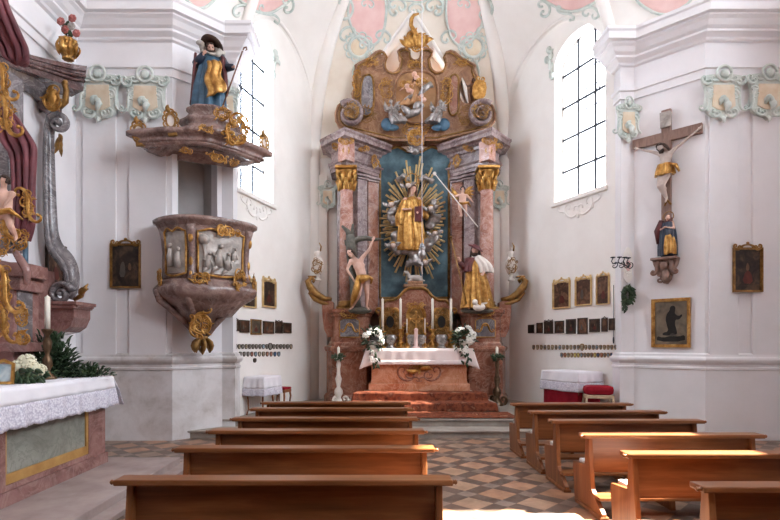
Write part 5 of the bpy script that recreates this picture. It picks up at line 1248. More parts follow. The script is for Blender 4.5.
mb = MB(); hh = J['hd'] + b; mb.lathe([(.0, .1), (.09, .09), (.11, .03), (.2, .0), (.21, .02), (.12, .05)], 20, T(hh.x, hh.y, hh.z + .04) @ RA(.45, 'Y') @ RA(.3, 'X')); obj('pilgrim_hat', mb, 'dark_red', t)
mb = MB(); mb.tube([at(451, 238, 12.75), at(466.5, 304, 12.8)], .016, 7); mb.ell(at(451, 237, 12.75), .035); obj('staff', mb, 'old_gold', t)
mb = MB(); mb.ell(at(479, 307, 12.8), (.16, .1, .1)); mb.ell(at(475, 302, 12.75), (.07, .07, .07)); mb.tube([at(482, 304, 12.78), at(487, 303, 12.8), at(489, 299, 12.8)], [.03, .02, .012], 6); obj('dog', mb, 'white_paint', t)
mb = MB(); mb.ell(at(477, 311, 13.05), (.42, .2, .07)); obj('rocky_base', mb, 'bark', t)
for s, px in ((-1, 318), (1, 511)):
    t = thing('white_relic_figure', 'white and gilt relic figure on the scroll bracket at the %s of the altar' % ('pulpit side' if s < 0 else 'crucifix side'), 'statue', at(px, 281, 13.55))
    b = at(px, 281, 13.55); mb = MB(); mb.lathe([(.08, 0), (.09, .04), (.04, .08), (.05, .16), (.1, .2), (.16, .34), (.15, .48), (.09, .58), (.07, .62)], 20, T(*b), (1, .6)); obj('urn', mb, 'white_paint', t)
    P, J = man(.62, 1.2, False); sculpt('bust', P[:9] + P[-9:], .014, 'white_paint', t, T(b.x, b.y, b.z + .27))
    mb = MB(); rocaille(mb, T(b.x, b.y - .1, b.z + .38) @ FRM((0, 0, 0)), .3, .5, 3 + s, 6, .08, 4, 0, .17); mb.tube([b + V(.06, 0, .75), b + V(.08, 0, .9), b + V(.03, 0, 1.0)], [.02, .02, .008], 6); obj('gilt_sprays', mb, 'old_gold', t)

# ------------------------------------------------------------------ tabernacle and things on the altar table
t = thing('tabernacle', 'red marble tabernacle with gilt panels standing behind the altar table', 'tabernacle', (AX, 13.6, 1.0))
YT = 13.5
o = [(382, 352), (382, 305), (386, 300), (394, 300), (400, 296), (405, 290), (409, 288), (423, 288), (427, 290), (432, 296), (438, 300), (446, 300), (450, 305), (450, 352)]
mb = MB(); mb.plate([(wx(a, YT), wz(c, YT)) for a, c in o], .45, FY(YT + .45)); mb.box((AX, 13.72, 1.0), (1.6, .44, 1.4)); obj('body', mb, 'red_marble', t)
mb = MB(); mb.tube([at(a, c, YT - .02) for a, c in o[1:-1]], .04, 8); obj('gilt_cornice', mb, 'old_gold', t)
for a in (390, 441):
    M = T(*at(a, 322, YT - .02)) @ FRM((0, 0, 0)); mb = MB(); mb.plate(smooth_closed([(-.26, -.38), (.26, -.38), (.28, .2), (.18, .38), (-.18, .38), (-.28, .2)], 2), .05, M); rocaille(mb, M @ T(0, 0, .05), .5, .7, a, 10, .08, 8, 0, .26)
    rl = obj('gilt_reliquary', mb, 'old_gold', t); mb = MB(); mb.plate(oval(0, 0, .1, .15, 22), .04, M, z0=.09); obj('dark_oval', mb, 'paint_black', rl)
M = T(*at(416, 322, YT - .03)) @ FRM((0, 0, 0)); mb = MB(); ar = [(-.26, -.5), (.26, -.5)] + arcpts(0, .18, .26, .26, 0, PI, 14); inn = [(-.17, -.5), (.17, -.5)] + arcpts(0, .16, .17, .19, 0, PI, 14)
mb.plate(ar, .05, M, [[(x*.98, z + .01) for x, z in inn]]); rocaille(mb, M @ T(0, .42, .05), .5, .16, 9, 6, .1, 4, 0, .2); ga = obj('gilt_arch', mb, 'gold', t); mb = MB(); mb.plate(inn, .02, M); obj('gilt_door', mb, 'old_gold', ga)
for a in (383.5, 399.5, 432.5, 449): 
    mb = MB(); M = T(*at(a, 322, YT - .03)) @ FRM((0, 0, 0)); scroll(mb, M, 0, .1, .5, PI/2, 'S', .07, 1 if a < 416 else -1, .02); scroll(mb, M, 0, -.3, .3, PI/2, 'C', .08, 1 if a > 416 else -1, .02); obj('gilt_scroll', mb, 'gold', t)
t = thing('lamb_figure', 'small silver grey lamb on a book on top of the tabernacle', 'statue', at(415, 288, YT + .2)); b = at(415, 287.5, YT + .2)
mb = MB(); mb.box((b.x, b.y, b.z + .04), (.62, .3, .08), None, .02); mb.box((b.x, b.y, b.z + .12), (.4, .26, .08), None, .02); obj('book', mb, 'brown_marble', t)
P = [('e', b + V(.02, 0, .24), (.19, .1, .1)), ('c', b + V(-.14, 0, .26), .06, b + V(-.2, -.02, .38), .05), ('e', b + V(-.24, -.04, .4), (.07, .045, .045)), ('c', b + V(-.1, -.06, .18), .03, b + V(-.22, -.08, .17), .022), ('c', b + V(.14, -.07, .18), .04, b + V(.24, -.09, .17), .022), ('c', b + V(-.19, .03, .42), .014, b + V(-.14, .07, .38), .012)]
sculpt('lamb', P, .014, 'relief_grey', t)
def candlestick(px, Y, ztop, zbase, label, mat, candle='wax', r=.05, group='candlesticks on the altar table', zc=None):
    x = wx(px, Y); h = ztop - zbase; t = thing('candlestick', label, 'candlestick', (x, Y, zbase), group=group); M = T(x, Y, zbase); mb = MB()
    mb.lathe([(r*1.9, 0), (r*2.0, .02*h), (r*1.3, .1*h), (r*.8, .16*h), (r*1.3, .24*h), (r*1.2, .3*h), (r*.55, .38*h), (r*.7, .5*h), (r*1.0, .62*h), (r*.5, .72*h), (r*.6, .84*h), (r*1.4, .95*h), (r*1.5, h), (r*.5, h)], 18, M)
    for k in range(3): scroll(mb, M @ RZ(2*PI*k/3 + PI/2) @ FRM((0, 0, 0)), r*1.5, .12*h, h*.24, .6, 'C', .12, 1, 0)
    obj('stem', mb, mat, t); mb = MB(); mb.lathe([(r*.42, 0), (r*.42, zc - ztop), (r*.15, zc - ztop + .01), (r*.05, zc - ztop + .035)], 12, T(x, Y, ztop)); obj('candle', mb, candle, t)
YC = 13.12
for px, nm in ((382.5, 'first tall altar candle from the left bouquet, beside the gilt reliquary'), (400.5, 'second tall altar candle from the left bouquet, beside the tabernacle door'), (432.5, 'second tall altar candle from the right bouquet, beside the tabernacle door'), (451, 'first tall altar candle from the right bouquet, beside the gilt reliquary')):
    candlestick(px, YC, wz(329 if 395 < px < 440 else 331, YC), 1.72, nm, 'gold', 'wax', .075, zc=wz(299, YC))
for px in (407, 425): candlestick(px, 12.95, wz(333, 12.95), 1.72, 'short slim candle %s of the altar cross, before the tabernacle' % ('left' if px < 416 else 'right'), 'gold', 'wax', .03, zc=wz(319, 12.95))
for i, px in enumerate((390.5, 441.5, 411, 421.5)):
    x = wx(px, 12.98); mb = MB(); mb.lathe([(.08, 0), (.09, .02), (.06, .05), (.05, .1), (.09, .17), (.115, .26), (.1, .32), (.08, .34), (.07, .32), (0, .1)], 18, T(x, 12.98, 1.72), (1.1 if i > 1 else 1.35, .8)); t = thing('altar_vase', 'grey silvered relief vase under the %s' % ('left gilt reliquary', 'right gilt reliquary', 'altar cross, pulpit side', 'altar cross, crucifix side')[i], 'vase', (x, 12.98, 1.72), group='grey vases on the altar table'); obj('bowl', mb, 'silver', t); mb = MB(); rocaille(mb, T(x, 12.88, 1.9) @ FRM((0, 0, 0)), .18, .2, i, 5, .08, 3, 0, .1); obj('relief_scrolls', mb, 'relief_grey', t)
xk = wx(416, 12.85); t = thing('altar_cross', 'gilt standing cross on a pinkish shaft in the middle of the altar table', 'cross', (xk, 12.85, 1.72)); mb = MB(); mb.lathe([(.09, 0), (.09, .03), (.05, .06), (.045, .42), (.055, .46), (.02, .5)], 14, T(xk, 12.85, 1.72)); obj('shaft', mb, 'pink_wax', t)
mb = MB(); zc = wz(321, 12.85); mb.box((xk, 12.85, zc - .04), (.04, .03, .5), None, .008); mb.box((xk, 12.85, zc + .05), (.28, .03, .04), None, .008)
for a in ((xk, zc + .22), (xk - .15, zc + .05), (xk + .15, zc + .05)): mb.ell((a[0], 12.85, a[1]), (.035, .02, .035))
mb.tube([(xk + .1*math.cos(2*PI*i/20), 12.85, zc + .05 + .1*math.sin(2*PI*i/20)) for i in range(21)], .01, 5); cr = obj('gilt_cross', mb, 'gold', t)
# flowers
def bouquet(c, R_, nf, nl, label, seed, petal='petal', fr=.075, trail=0, zs=1.0):
    rr = random.Random(seed); c = Vector(c); t = thing('flower_arrangement', label, 'flowers', c)
    mb = MB(); mb.lathe([(.07, -.2), (.1, -.17), (.12, -.08), (.09, -.02)], 14, T(*c)); obj('vase', mb, 'relief_grey', t)
    mb = MB()
    for i in range(nl):
        d = Vector((rr.gauss(0, 1), rr.gauss(0, 1), rr.gauss(0, 1) * zs)).normalized(); p = c + d * R_ * rr.uniform(.4, 1.0)
        M = Matrix.Translation(p) @ d.to_track_quat('X', 'Z').to_matrix().to_4x4(); leaf(mb, M, 0, 0, R_ * rr.uniform(.3, .6), rr.uniform(-1, 1), 0, .22)
    for i in range(trail):
        p = c + V(rr.uniform(-.12, .12), -R_*.75, -R_*.5 - rr.uniform(0, .5)); M = Matrix.Translation(p) @ FRM((0, 0, 0)); leaf(mb, M, 0, 0, .12, -PI/2 + rr.uniform(-.8, .8), 0, .25)
    obj('foliage', mb, 'leaf', t)
    for i in range(nf):
        d = Vector((rr.gauss(0, 1), -abs(rr.gauss(0, .8)), rr.gauss(.25, .9) * zs)).normalized(); p = c + d * R_ * rr.uniform(.65, 1.0); f = MB(); q = fr * rr.uniform(.8, 1.25)
        rot = d.to_track_quat('Z', 'Y').to_matrix().to_4x4()
        for L, (n, rad, tilt) in enumerate(((7, .75, .35), (6, .5, .8), (4, .25, 1.2))):
            for k in range(n):
                a = 2*PI*k/n + L; f.ell((0, 0, 0), (q*.55, q*.4, q*.14), Matrix.Translation(p) @ rot @ RZ(a) @ T(q*rad, 0, q*.12*L) @ RA(-tilt, 'Y'), 8, 5)
        obj('blossom', f, petal, t)
    for i in range(trail // 3):
        f = MB(); p = c + V(rr.uniform(-.1, .1), -R_*.85, -R_*.5 - rr.uniform(0, .4))
        for k in range(5): f.ell(p + V(.03*math.cos(k*1.26), 0, .03*math.sin(k*1.26)), (.028, .015, .028), None, 7, 5)
        obj('small_blossom', f, petal, t)
bouquet(at(373.5, 339.5, 12.74), .3, 16, 90, 'white flower bouquet with trailing greens at the left end of the altar cloth', 3, trail=15)
bouquet(at(463.5, 338.5, 12.74), .3, 16, 90, 'white flower bouquet with trailing greens at the right end of the altar cloth', 5, trail=15)
# floor candlesticks
for px, nm, mat in ((338.5, 'bright standing candlestick with green ring before the left altar plinth', 'white_paint'), (497, 'dim standing candlestick before the right altar plinth', 'bronze')):  # sunlit and unlit looks are put into the two stem materials
    Yb = 12.95; x = wx(px, Yb); zt = wz(358, Yb); t = thing('floor_candlestick', nm, 'candlestick', (x, Yb, .3)); h = zt - .3; mb = MB(); M = T(x, Yb, .3)
    mb.lathe([(.17, 0), (.18, .03), (.1, .1), (.06, .2), (.11, .3), (.1, .38), (.045, .46), (.06, .55), (.085, .66), (.05, .75), (.04, .9), (.06, 1.0), (.04, h - .08), (.1, h - .02), (.11, h), (.03, h)], 20, M)
    for k in range(3): scroll(mb, M @ RZ(2*PI*k/3) @ FRM((0, 0, 0)), .13, .09, .26, .7, 'C', .13, 1, 0)
    obj('stem', mb, mat, t); mb = MB(); mb.lathe([(.035, 0), (.035, .26), (.01, .27), (.004, .3)], 12, T(x, Yb, zt)); obj('candle', mb, 'wax', t)
    mb = MB(); rr = random.Random(int(px))
    for i in range(40): a = rr.uniform(0, 6.3); leaf(mb, T(x + .09*math.cos(a), Yb + .09*math.sin(a), zt + .02) @ FRM((0, 0, 0)), 0, 0, .11, rr.uniform(0, 6.3), 0, .25)
    obj('leaf_ring', mb, 'leaf', t)
# sanctuary lamp and cords
t = thing('sanctuary_lamp', 'silver hanging lamp on a long pale wire in front of the central saint', 'lamp', at(422, 252, 11.6)); b = at(422, 252, 11.6)
top = None
d = Vector((b.x, b.y, b.z)); h = VBH.ray_cast(d, Vector((0, 0, 1))); zt = h[0].z if h[0] is not None else 12
mb = MB(); mb.tube([(b.x, b.y, b.z + .2), (b.x, b.y, zt)], .008, 5); mb.tube([(b.x, b.y, b.z - .55), (b.x, b.y, b.z - .2)], .008, 5); obj('wire', mb, 'linen', t)
mb = MB(); mb.lathe([(.02, -.22), (.03, -.18), (.08, -.12), (.1, -.04), (.07, .0), (.06, .05), (.08, .07), (.05, .1)], 18, T(*b)); obj('bowl', mb, 'silver', t)
mb = MB(); mb.lathe([(.05, .05), (.055, .12), (.04, .18), (.02, .2)], 14, T(*b)); obj('glass', mb, 'lamp_glass', t)
mb = MB(); mb.tube([at(434.5, 173.5, 13.6), at(478, 227, 13.1)], .014, 6); mb.ell(at(434.5, 173.5, 13.6), .05); tag(obj('slanting_rod', mb, 'white_paint'), 'thin pale rod slanting from the upper rays to the right column', 'rod')
# ------------------------------------------------------------------ pulpit
r2 = math.sqrt(.5)
def chf(c, ang=24): return T(c[0], c[1], 0) @ RZ(math.radians(ang)) @ Matrix(((1, 0, 0, 0), (0, -1, 0, 0), (0, 0, 1, 0), (0, 0, 0, 1)))   # x along the pier face, y out of it
PM = chf((-3.2, 9.86)); SQ = (.92, .66)
t = thing('pulpit', 'marble pulpit with silvery relief panels and gilt trim on the left pier', 'pulpit', (-3.2, 9.86, 1.7))
def lob(a, z): return 1 + .04 * math.cos(4 * (a - math.radians(111))) * (1 if z > 2.5 else .4)
body = [(.84, 2.98), (.83, 3.2), (.83, 3.5), (.86, 3.8), (.9, 3.95)]
mb = MB(); mb.lathe([(.3, 2.98)] + body + [(.3, 3.95)], 64, PM, SQ, rf=lob); obj('parapet', mb, 'pulpit_marble', t)
mb = MB(); mb.lathe([(.86, 3.93), (.9, 3.95), (.95, 4.02), (1.0, 4.04), (1.01, 4.09), (.97, 4.12), (.8, 4.12)], 64, PM, SQ, rf=lob); obj('rim', mb, 'pulpit_marble', t)
mb = MB(); mb.lathe([(0, 2.3), (.5, 2.34), (.66, 2.52), (.84, 2.64), (.94, 2.7), (.99, 2.76), (1.0, 2.84), (.95, 2.9), (.9, 2.94), (.88, 3.0), (.3, 3.0)], 64, PM, SQ, rf=lob); obj('lower_moulding', mb, 'pulpit_marble', t)
mb = MB(); PB = PM @ T(-.06, -.05, 0); mb.lathe([(0, 1.95), (.09, 1.98), (.13, 2.06), (.2, 2.12), (.26, 2.2), (.36, 2.28), (.44, 2.36), (.6, 2.5)], 40, PB, (.92, .66)); bk = obj('tapered_base', mb, 'pulpit_marble', t)
mb = MB(); mb.lathe([(0, 1.62), (.03, 1.66), (.05, 1.72), (.03, 1.78), (.08, 1.84), (.07, 1.92), (.12, 1.98)], 20, PB); 
for k in range(6): leaf(mb, PB @ T(0, 0, 1.95) @ RZ(k) @ FRM((0, 0, 0)), .04, 0, .3, -PI/2 + .3, .02, .25)
obj('gilt_pendant', mb, 'old_gold', bk)
mb = MB(); Mr = PB @ RZ(math.radians(100)) @ T(.36, 0, 2.2) @ RZ(PI/2) @ FRM((0, 0, 0)); rocaille(mb, Mr, .42, .5, 5, 8, .09, 6, .06, .3); obj('gilt_rocaille', mb, 'gold', bk)
for a in (40, 112, 165):                                          # ribs sweeping down under the bowl
    mb = MB(); A = math.radians(a); mb.tube([PB @ V(.92*r*math.cos(A), .66*r*math.sin(A), z) for r, z in ((.93, 2.82), (.85, 2.64), (.68, 2.5), (.5, 2.37), (.38, 2.26), (.27, 2.15), (.17, 2.05), (.1, 1.98))], [.06, .075, .06, .07, .06, .05, .05, .03], 8); obj('rib', mb, 'pulpit_marble', t)
def bodyr(z):
    for (a, za), (b, zb) in zip(body, body[1:]):
        if za <= z <= zb: return a + (b - a) * (z - za) / (zb - za)
    return body[0][0] if z < body[0][1] else body[-1][0]
def bpt(deg, z, off=0):
    a = math.radians(deg); r = bodyr(z) * lob(a, z) + off; return PM @ V(r*SQ[0]*math.cos(a), r*SQ[1]*math.sin(a), z)
def panel(a0, a1, z0, z1, name):
    def fn(u, v):
        z = z0 + (z1 - z0) * v; h = noise.noise(Vector((u * 3.5, v * 3.2, a0))) ; g = noise.noise(Vector((u * 8, v * 8, a0 + 5)))
        e = min(u, 1 - u, v, 1 - v); k = min(1, e * 8); return bpt(a0 + (a1 - a0) * u, z, .012 + k * (.035 * max(0, h) + .02 * max(0, g)))
    mb = MB(); mb.grid(fn, 70, 50)
    p = obj(name, mb, 'relief_grey', t)
    e = MB(); n = 12; loop = [(a0 + (a1 - a0) * i / n, z0 - .05 * math.sin(PI * i / n)) for i in range(n + 1)] + [(a1, z0 + (z1 - z0) * i / n) for i in range(1, n)] + [(a1 + (a0 - a1) * i / n, z1 + .06 * math.sin(PI * 2 * i / n) ** 2) for i in range(n + 1)] + [(a0, z1 + (z0 - z1) * i / n) for i in range(1, n)]
    e.tube([bpt(a, z, .03) for a, z in loop + loop[:1]], .02, 7); obj('gilt_edge', e, 'gold', p)
    return p
p1 = panel(104, 40, 3.1, 3.84, 'relief_panel'); p2 = panel(160, 119, 3.1, 3.84, 'relief_panel')
def relief_fig(par, deg, z, pts, r):
    mb = MB(); mb.tube([bpt(deg + a, z + b, .05) for a, b in pts], r, 8); 
    return mb
mb = MB()
for deg, z, s in ((78, 3.38, 1), (66, 3.3, .8), (92, 3.3, .7), (56, 3.45, .6)):
    mb.tube([bpt(deg, z - .16*s, .03), bpt(deg + 1, z, .06), bpt(deg - 1, z + .16*s, .06)], [.07*s, .075*s, .04*s], 8); mb.ell(bpt(deg - 2, z + .22*s, .06), .045*s)
    mb.tube([bpt(deg, z + .1*s, .07), bpt(deg + 5*s, z + .02, .09), bpt(deg + 9*s, z + .08*s, .07)], [.03*s, .025*s, .02*s], 6); mb.tube([bpt(deg, z + .1*s, .07), bpt(deg - 6*s, z, .08), bpt(deg - 8*s, z - .1*s, .06)], [.03*s, .025*s, .02*s], 6)
    mb.tube([bpt(deg, z - .14*s, .05), bpt(deg + 7*s, z - .2*s, .05), bpt(deg + 10*s, z - .3*s, .03)], [.05*s, .045*s, .02*s], 6)
mb.tube([bpt(97, 3.2, .03), bpt(96, 3.45, .05), bpt(97, 3.66, .04)], [.03, .025, .04], 6); mb.ell(bpt(97, 3.7, .04), (.1, .1, .09)); obj('relief_figures', mb, 'relief_grey', p1)
mb = MB()
for deg, z, s in ((146, 3.4, .9), (131, 3.35, .8)):
    mb.tube([bpt(deg, z - .2*s, .03), bpt(deg + 1, z, .05), bpt(deg - 1, z + .16*s, .05)], [.07*s, .07*s, .04*s], 8); mb.ell(bpt(deg - 1, z + .22*s, .05), .045*s)
obj('relief_figures', mb, 'relief_grey', p2)
for a in (111.5, 32):
    mb = MB(); mb.tube([bpt(a, z, .02) for z in (2.98, 3.1, 3.3, 3.6, 3.85, 3.96)], [.09, .07, .055, .06, .08, .09], 8, flat=1.0); pl = obj('pilaster', mb, 'pulpit_marble', t)
    for zz, rr_ in ((3.72, .05), (3.3, .035), (3.06, .035)): mb = MB(); mb.ell(bpt(a, zz, .08), (rr_, rr_, .09)); obj('gilt_drop', mb, 'gold', pl)
for deg, z, w, h, sd, n in ((50, 3.0, .4, .42, 3, 9), (166, 3.02, .2, .36, 4, 7), (20, 3.0, .22, .36, 6, 7), (72, 3.88, .6, .1, 8, 6), (100, 3.0, .35, .12, 9, 5)):
    mb = MB(); p = bpt(deg, z, .1); A = math.radians(deg); nrm = (PM.to_3x3() @ V(math.cos(A), math.sin(A), 0)).normalized(); M = FRM(p, V(-nrm.y, nrm.x, 0)); rocaille(mb, M, w, h, sd, n, .1, 6, 0, .22); obj('gilt_rocaille', mb, 'gold', t)

# canopy
CM = chf((-3.28, 9.86)); c = thing('pulpit_canopy', 'marble sounding board above the pulpit with gilt mirror frames along its rim', 'canopy', (-3.28, 9.86, 5.2))
CS = (1.22, .62)
def clob(a, z): return 1 + .06 * math.cos(5 * (a - PI/2)) + .03 * math.cos(10 * (a - PI/2))
def csag(prof, nm, mat, seg=90):
    mb = MB(); mb.lathe(prof, seg, CM, CS, rf=clob, caps=False)
    Ci = CM.inverted(); mb.v = [(x, y, z + .07 * (1 - ((Ci @ V(x, y, z)).x / 1.22) ** 2) * (1 if z > 5.3 else -.3)) for x, y, z in mb.v]
    return obj(nm, mb, mat, c)
csag([(0, 5.47), (.5, 5.44), (.62, 5.36), (.76, 5.33), (.84, 5.35), (.86, 5.39), (.8, 5.42)], 'soffit', 'pulpit_marble')
csag([(.78, 5.38), (.88, 5.39), (.9, 5.42), (.87, 5.45), (.9, 5.49), (.98, 5.51), (1.02, 5.53), (1.02, 5.59), (.96, 5.62), (.8, 5.63), (.5, 5.66), (0, 5.68)], 'rim', 'pulpit_marble')
UM = chf((-3.05, 9.70)); mb = MB(); mb.lathe([(.62, 5.6), (.6, 5.68), (.5, 5.74), (.46, 5.8), (.52, 5.85), (.52, 5.9), (.42, 5.96), (.36, 6.06), (.4, 6.1), (.4, 6.15), (0, 6.16)], 40, UM, (1.08, .85), rf=lambda a, z: 1 + .04 * math.cos(8 * a)); obj('stepped_plinth', mb, 'pulpit_marble', c)
for (px, py, Y, w, h, an) in ((139, 132, 9.25, .22, .32, .35), (171, 121, 9.2, .22, .34, .1), (264, 143, 10.25, .14, .26, .6)):
    b = at(px, py, Y); M = FRM(b, (math.cos(an), math.sin(an), 0)) @ RA(.12, 'Z'); mb = MB(); mb.ring(oval(0, 0, w*.42, h*.45, 26), oval(0, 0, w*.28, h*.31, 26)[::1], .03, M)
    for k in range(9): a = 2*PI*k/9; scroll(mb, M, w*.46*math.cos(a), h*.5*math.sin(a), .1, a + PI/2, 'C', .14, 1, .02)
    leaf(mb, M, 0, h*.4, .14, PI/2, .02); mb.box((0, -h*.62, .0), (.16, .12, .06), M, .02); fr = obj('gilt_mirror_frame', mb, 'old_gold', c)
    mb = MB(); mb.plate(oval(0, 0, w*.3, h*.33, 24), .012, M); obj('mirror', mb, 'white_paint', fr)
for (px, py, Y, w, h, n, sd) in ((237, 131, 9.3, .42, .6, 9, 3), (222, 114, 9.3, .3, .22, 6, 4), (218, 158, 9.42, .45, .14, 6, 5), (186, 151, 9.36, .25, .08, 4, 6), (234, 163, 9.6, .2, .1, 4, 9), (206, 129, 9.18, .4, .1, 5, 10)):
    mb = MB(); rocaille(mb, T(*at(px, py, Y)) @ FRM((0, 0, 0)) @ RA(-.3, 'Z'), w, h, sd, n, .085, n, 0, min(w, h) * .5 + .09); obj('gilt_rocaille', mb, 'gold', c)

# good shepherd
H = 1.28; b = V(-3.03, 9.66, 6.15); M = T(*b)
t = thing('shepherd_statue', 'saint in brown hat and blue robe carrying a lamb, on top of the pulpit canopy', 'statue', b)
P, J = man(H, 1.1, True, hd=(.0, -.05, .89), nk=(-.01, 0, .81), shl=(-.12, 0, .76), shr=(.12, 0, .76), ell=(-.19, -.08, .66), hal=(-.08, -.15, .74), elr=(.22, -.02, .62), har=(.335, -.13, .575), face=(.35, -1, -.25))
sculpt('body', P, .013, 'skin', t, M); obj('beard', hairm(J, H, True, True, 4, M), 'dark_hair', t); eyes(J, H, t, M)
mb = MB(); robe(mb, [(-.05, 0, .0, .28, .22, .15), (-.05, 0, .25, .27, .21, .15), (-.04, -.01, .5, .25, .19, .12), (-.02, -.01, .72, .22, .16, .08), (0, 0, .9, .22, .15, .05), (0, 0, 1.02, .16, .11, .04), (0, 0, 1.08, .08, .07, .02)], 8, 54, 7, M); obj('blue_robe', mb, 'blue', t)
mb = MB(); mb.grid(lambda u, v: b + V(.0 + .24*(u - .1) + .03*math.sin(v*9) + .12*(1 - v)*u - .1*(1 - v)*(1 - u)*0, -.23 - .05*math.sin(u*PI) - .02*math.sin(u*14), .14 + .66*v + .12*u*(1 - v)), 24, 20); obj('gilt_lining', mb, 'gold', t, solid=.03)
mb = MB(); mb.grid(lambda u, v: b + V(-.25 - .06*math.sin(u*3) - .08*(1 - v), -.14 + .3*u, .12 + .9*v), 16, 16); mb.grid(lambda u, v: b + V(.22 + .06*(1 - v) + .03*math.sin(u*5), -.15 + .3*u, .35 + .6*v), 16, 16); obj('dark_red_cloak', mb, 'dark_red', t, solid=.04)
mb = MB()
mb.tube([b + V(.12, 0, 1.03), J['elr'] + b, J['har'] + b], [.095, .085, .055], 9); mb.tube([b + V(-.12, 0, 1.03), J['ell'] + b, (J['hal'] + b)], [.095, .085, .05], 9); obj('sleeves', mb, 'dark_blue', t)
hh = J['hd'] + b; mb = MB(); mb.lathe([(0, .1), (.06, .095), (.085, .04), (.1, .01), (.21, -.015), (.22, .01), (.12, .03), (.1, .05)], 26, T(hh.x + .01, hh.y + .03, hh.z + .05) @ RA(-.55, 'X') @ RA(.25, 'Y')); obj('brown_hat', mb, 'dark_hair', t)
P = [('e', b + V(0, .06, 1.12), (.24, .11, .1)), ('c', b + V(-.16, .02, 1.12), .06, b + V(-.17, -.06, 1.2), .055), ('e', b + V(-.19, -.1, 1.22), (.075, .05, .045)), ('c', b + V(.15, .0, 1.1), .07, b + V(.15, -.1, 1.0), .05), ('c', b + V(.12, -.1, 1.0), .035, b + V(.02, -.17, .98), .024), ('c', b + V(-.15, -.05, 1.08), .035, b + V(-.02, -.17, 1.0), .024), ('c', b + V(-.13, -.05, 1.26), .02, b + V(-.08, -.02, 1.25), .015)]
sculpt('lamb', P, .012, 'lamb', t)
mb = MB(); mb.tube([at(222.5, 107, 9.42), at(242.5, 51, 9.42)], .014, 7); s = MB(); q = at(243, 50, 9.42); mb.tube([q, q + V(.02, 0, .04), q + V(.06, 0, .05), q + V(.07, 0, .01), q + V(.04, 0, -.01)], [.012, .016, .016, .012, .006], 6); obj('crook', mb, 'brown_wood', t)

# ------------------------------------------------------------------ crucifix and the sorrowful mother
off = .08
def cf(px, py, o=off): return CR.hit(px, py, o)
t = thing('crucifix', 'wooden wall crucifix with pale carved figure on the right pier', 'crucifix', cf(666.5, 230))
M0 = CR.frame(666.5, 137, .05); zt = CR.hit(666.5, 110, .05).z - M0.translation.z; zb = CR.hit(666.5, 236, .05).z - M0.translation.z; wl = (CR.hit(633.5, 140, .05) - M0.translation).length; wr = (CR.hit(702.5, 130, .05) - M0.translation).length
wl, wr = min(wl, .66), min(wr, .66)
mb = MB(); mb.box((0, (zt + zb)/2, .0), (.17, zt - zb, .09), M0, .01); mb.box(((wr - wl)/2, 0, .0), (wl + wr, .19, .092), M0, .01); obj('cross_beams', mb, 'cross_wood', t)
mb = MB(); mb.plate([(-.09, zt - .36), (.1, zt - .36), (.11, zt - .1), (.08, zt - .06), (-.1, zt - .06)], .04, M0, z0=.05); 
for k in range(4): scroll(mb, M0, .0, zt - .12 - .06*k, .12, .3*k, 'S', .07, 1 if k % 2 else -1, .09)
obj('title_scroll', mb, 'relief_grey', t)
H = 1.26; zf = CR.hit(666, 204, .1).z
CMx = Matrix(((CR.r.x, -CR.n.x, 0, 0), (CR.r.y, -CR.n.y, 0, 0), (0, 0, 1, 0), (0, 0, 0, 1)))
o = CR.hit(666.5, 204, .14); M = T(o.x, o.y, zf) @ CMx
P, J = man(H, .92, True, pel=(-.02, -.03, .50), che=(0, -.03, .70), nk=(-.01, -.04, .82), hd=(-.055, -.08, .87), shl=(-.10, -.0, .80), shr=(.10, .0, .81), ell=(-.26, .02, .89), elr=(.26, .02, .925), hal=(-.41, .03, .965), har=(.41, .03, 1.03),
           hil=(-.07, -.03, .47), hir=(.04, -.03, .47), knl=(-.075, -.11, .26), knr=(-.02, -.11, .27), anl=(.01, -.04, .07), anr=(.02, -.06, .07), tol=(.015, -.1, .0), tor=(.02, -.12, .0), face=(-.35, -1, -.45))
sculpt('corpus', P, .013, 'pale_skin', t, M); obj('hair', hairm(J, H, True, True, 5, M), 'dark_hair', t)
mb = MB(); robe(mb, [(-.02, -.05, .55, .17, .13, .15), (-.02, -.05, .63, .165, .125, .14), (-.02, -.04, .72, .14, .11, .1), (-.02, -.04, .77, .125, .1, .06)], 7, 40, 3, M); mb.tube([M @ V(.1, -.1, .74), M @ V(.2, -.12, .68), M @ V(.25, -.1, .55)], [.04, .06, .03], 8, flat=.6); obj('gilt_loincloth', mb, 'gold', t)
mb = MB(); hd = M @ J['hd']; mb.tube([M @ (J['hd'] + V(.075*math.cos(2*PI*i/18), .075*math.sin(2*PI*i/18) - .0, .035)) for i in range(19)], .013, 6); obj('crown_of_thorns', mb, 'dark_hair', t)
H = .82; o = CR.hit(667.5, 256, .18); M = T(o.x, o.y, CR.hit(667.5, 256, .18).z) @ CMx
t = thing('mourning_mary_statue', 'small robed mourning woman with gilt cloak on the bracket below the crucifix', 'statue', o)
P, J = man(H, 1.1, True, hal=(-.03, -.14, .66), har=(.03, -.14, .66), ell=(-.16, -.06, .63), elr=(.16, -.06, .63), hd=(.02, -.04, .9), face=(.1, -1, -.3)); sculpt('body', P, .011, 'skin', t, M)
mb = MB(); robe(mb, [(0, 0, 0, .15, .12, .14), (0, 0, .2, .155, .13, .13), (0, 0, .4, .145, .12, .1), (0, 0, .55, .13, .1, .06), (0, 0, .655, .1, .075, .04)], 8, 44, 8, M); obj('dark_robe', mb, 'dark_blue', t)
mb = MB(); robe(mb, [(.06, -.05, .02, .1, .1, .16), (.065, -.06, .2, .1, .1, .14), (.05, -.06, .36, .08, .08, .08), (.03, -.05, .42, .05, .05, .04)], 6, 36, 9, M); obj('gilt_cloak', mb, 'gold', t)
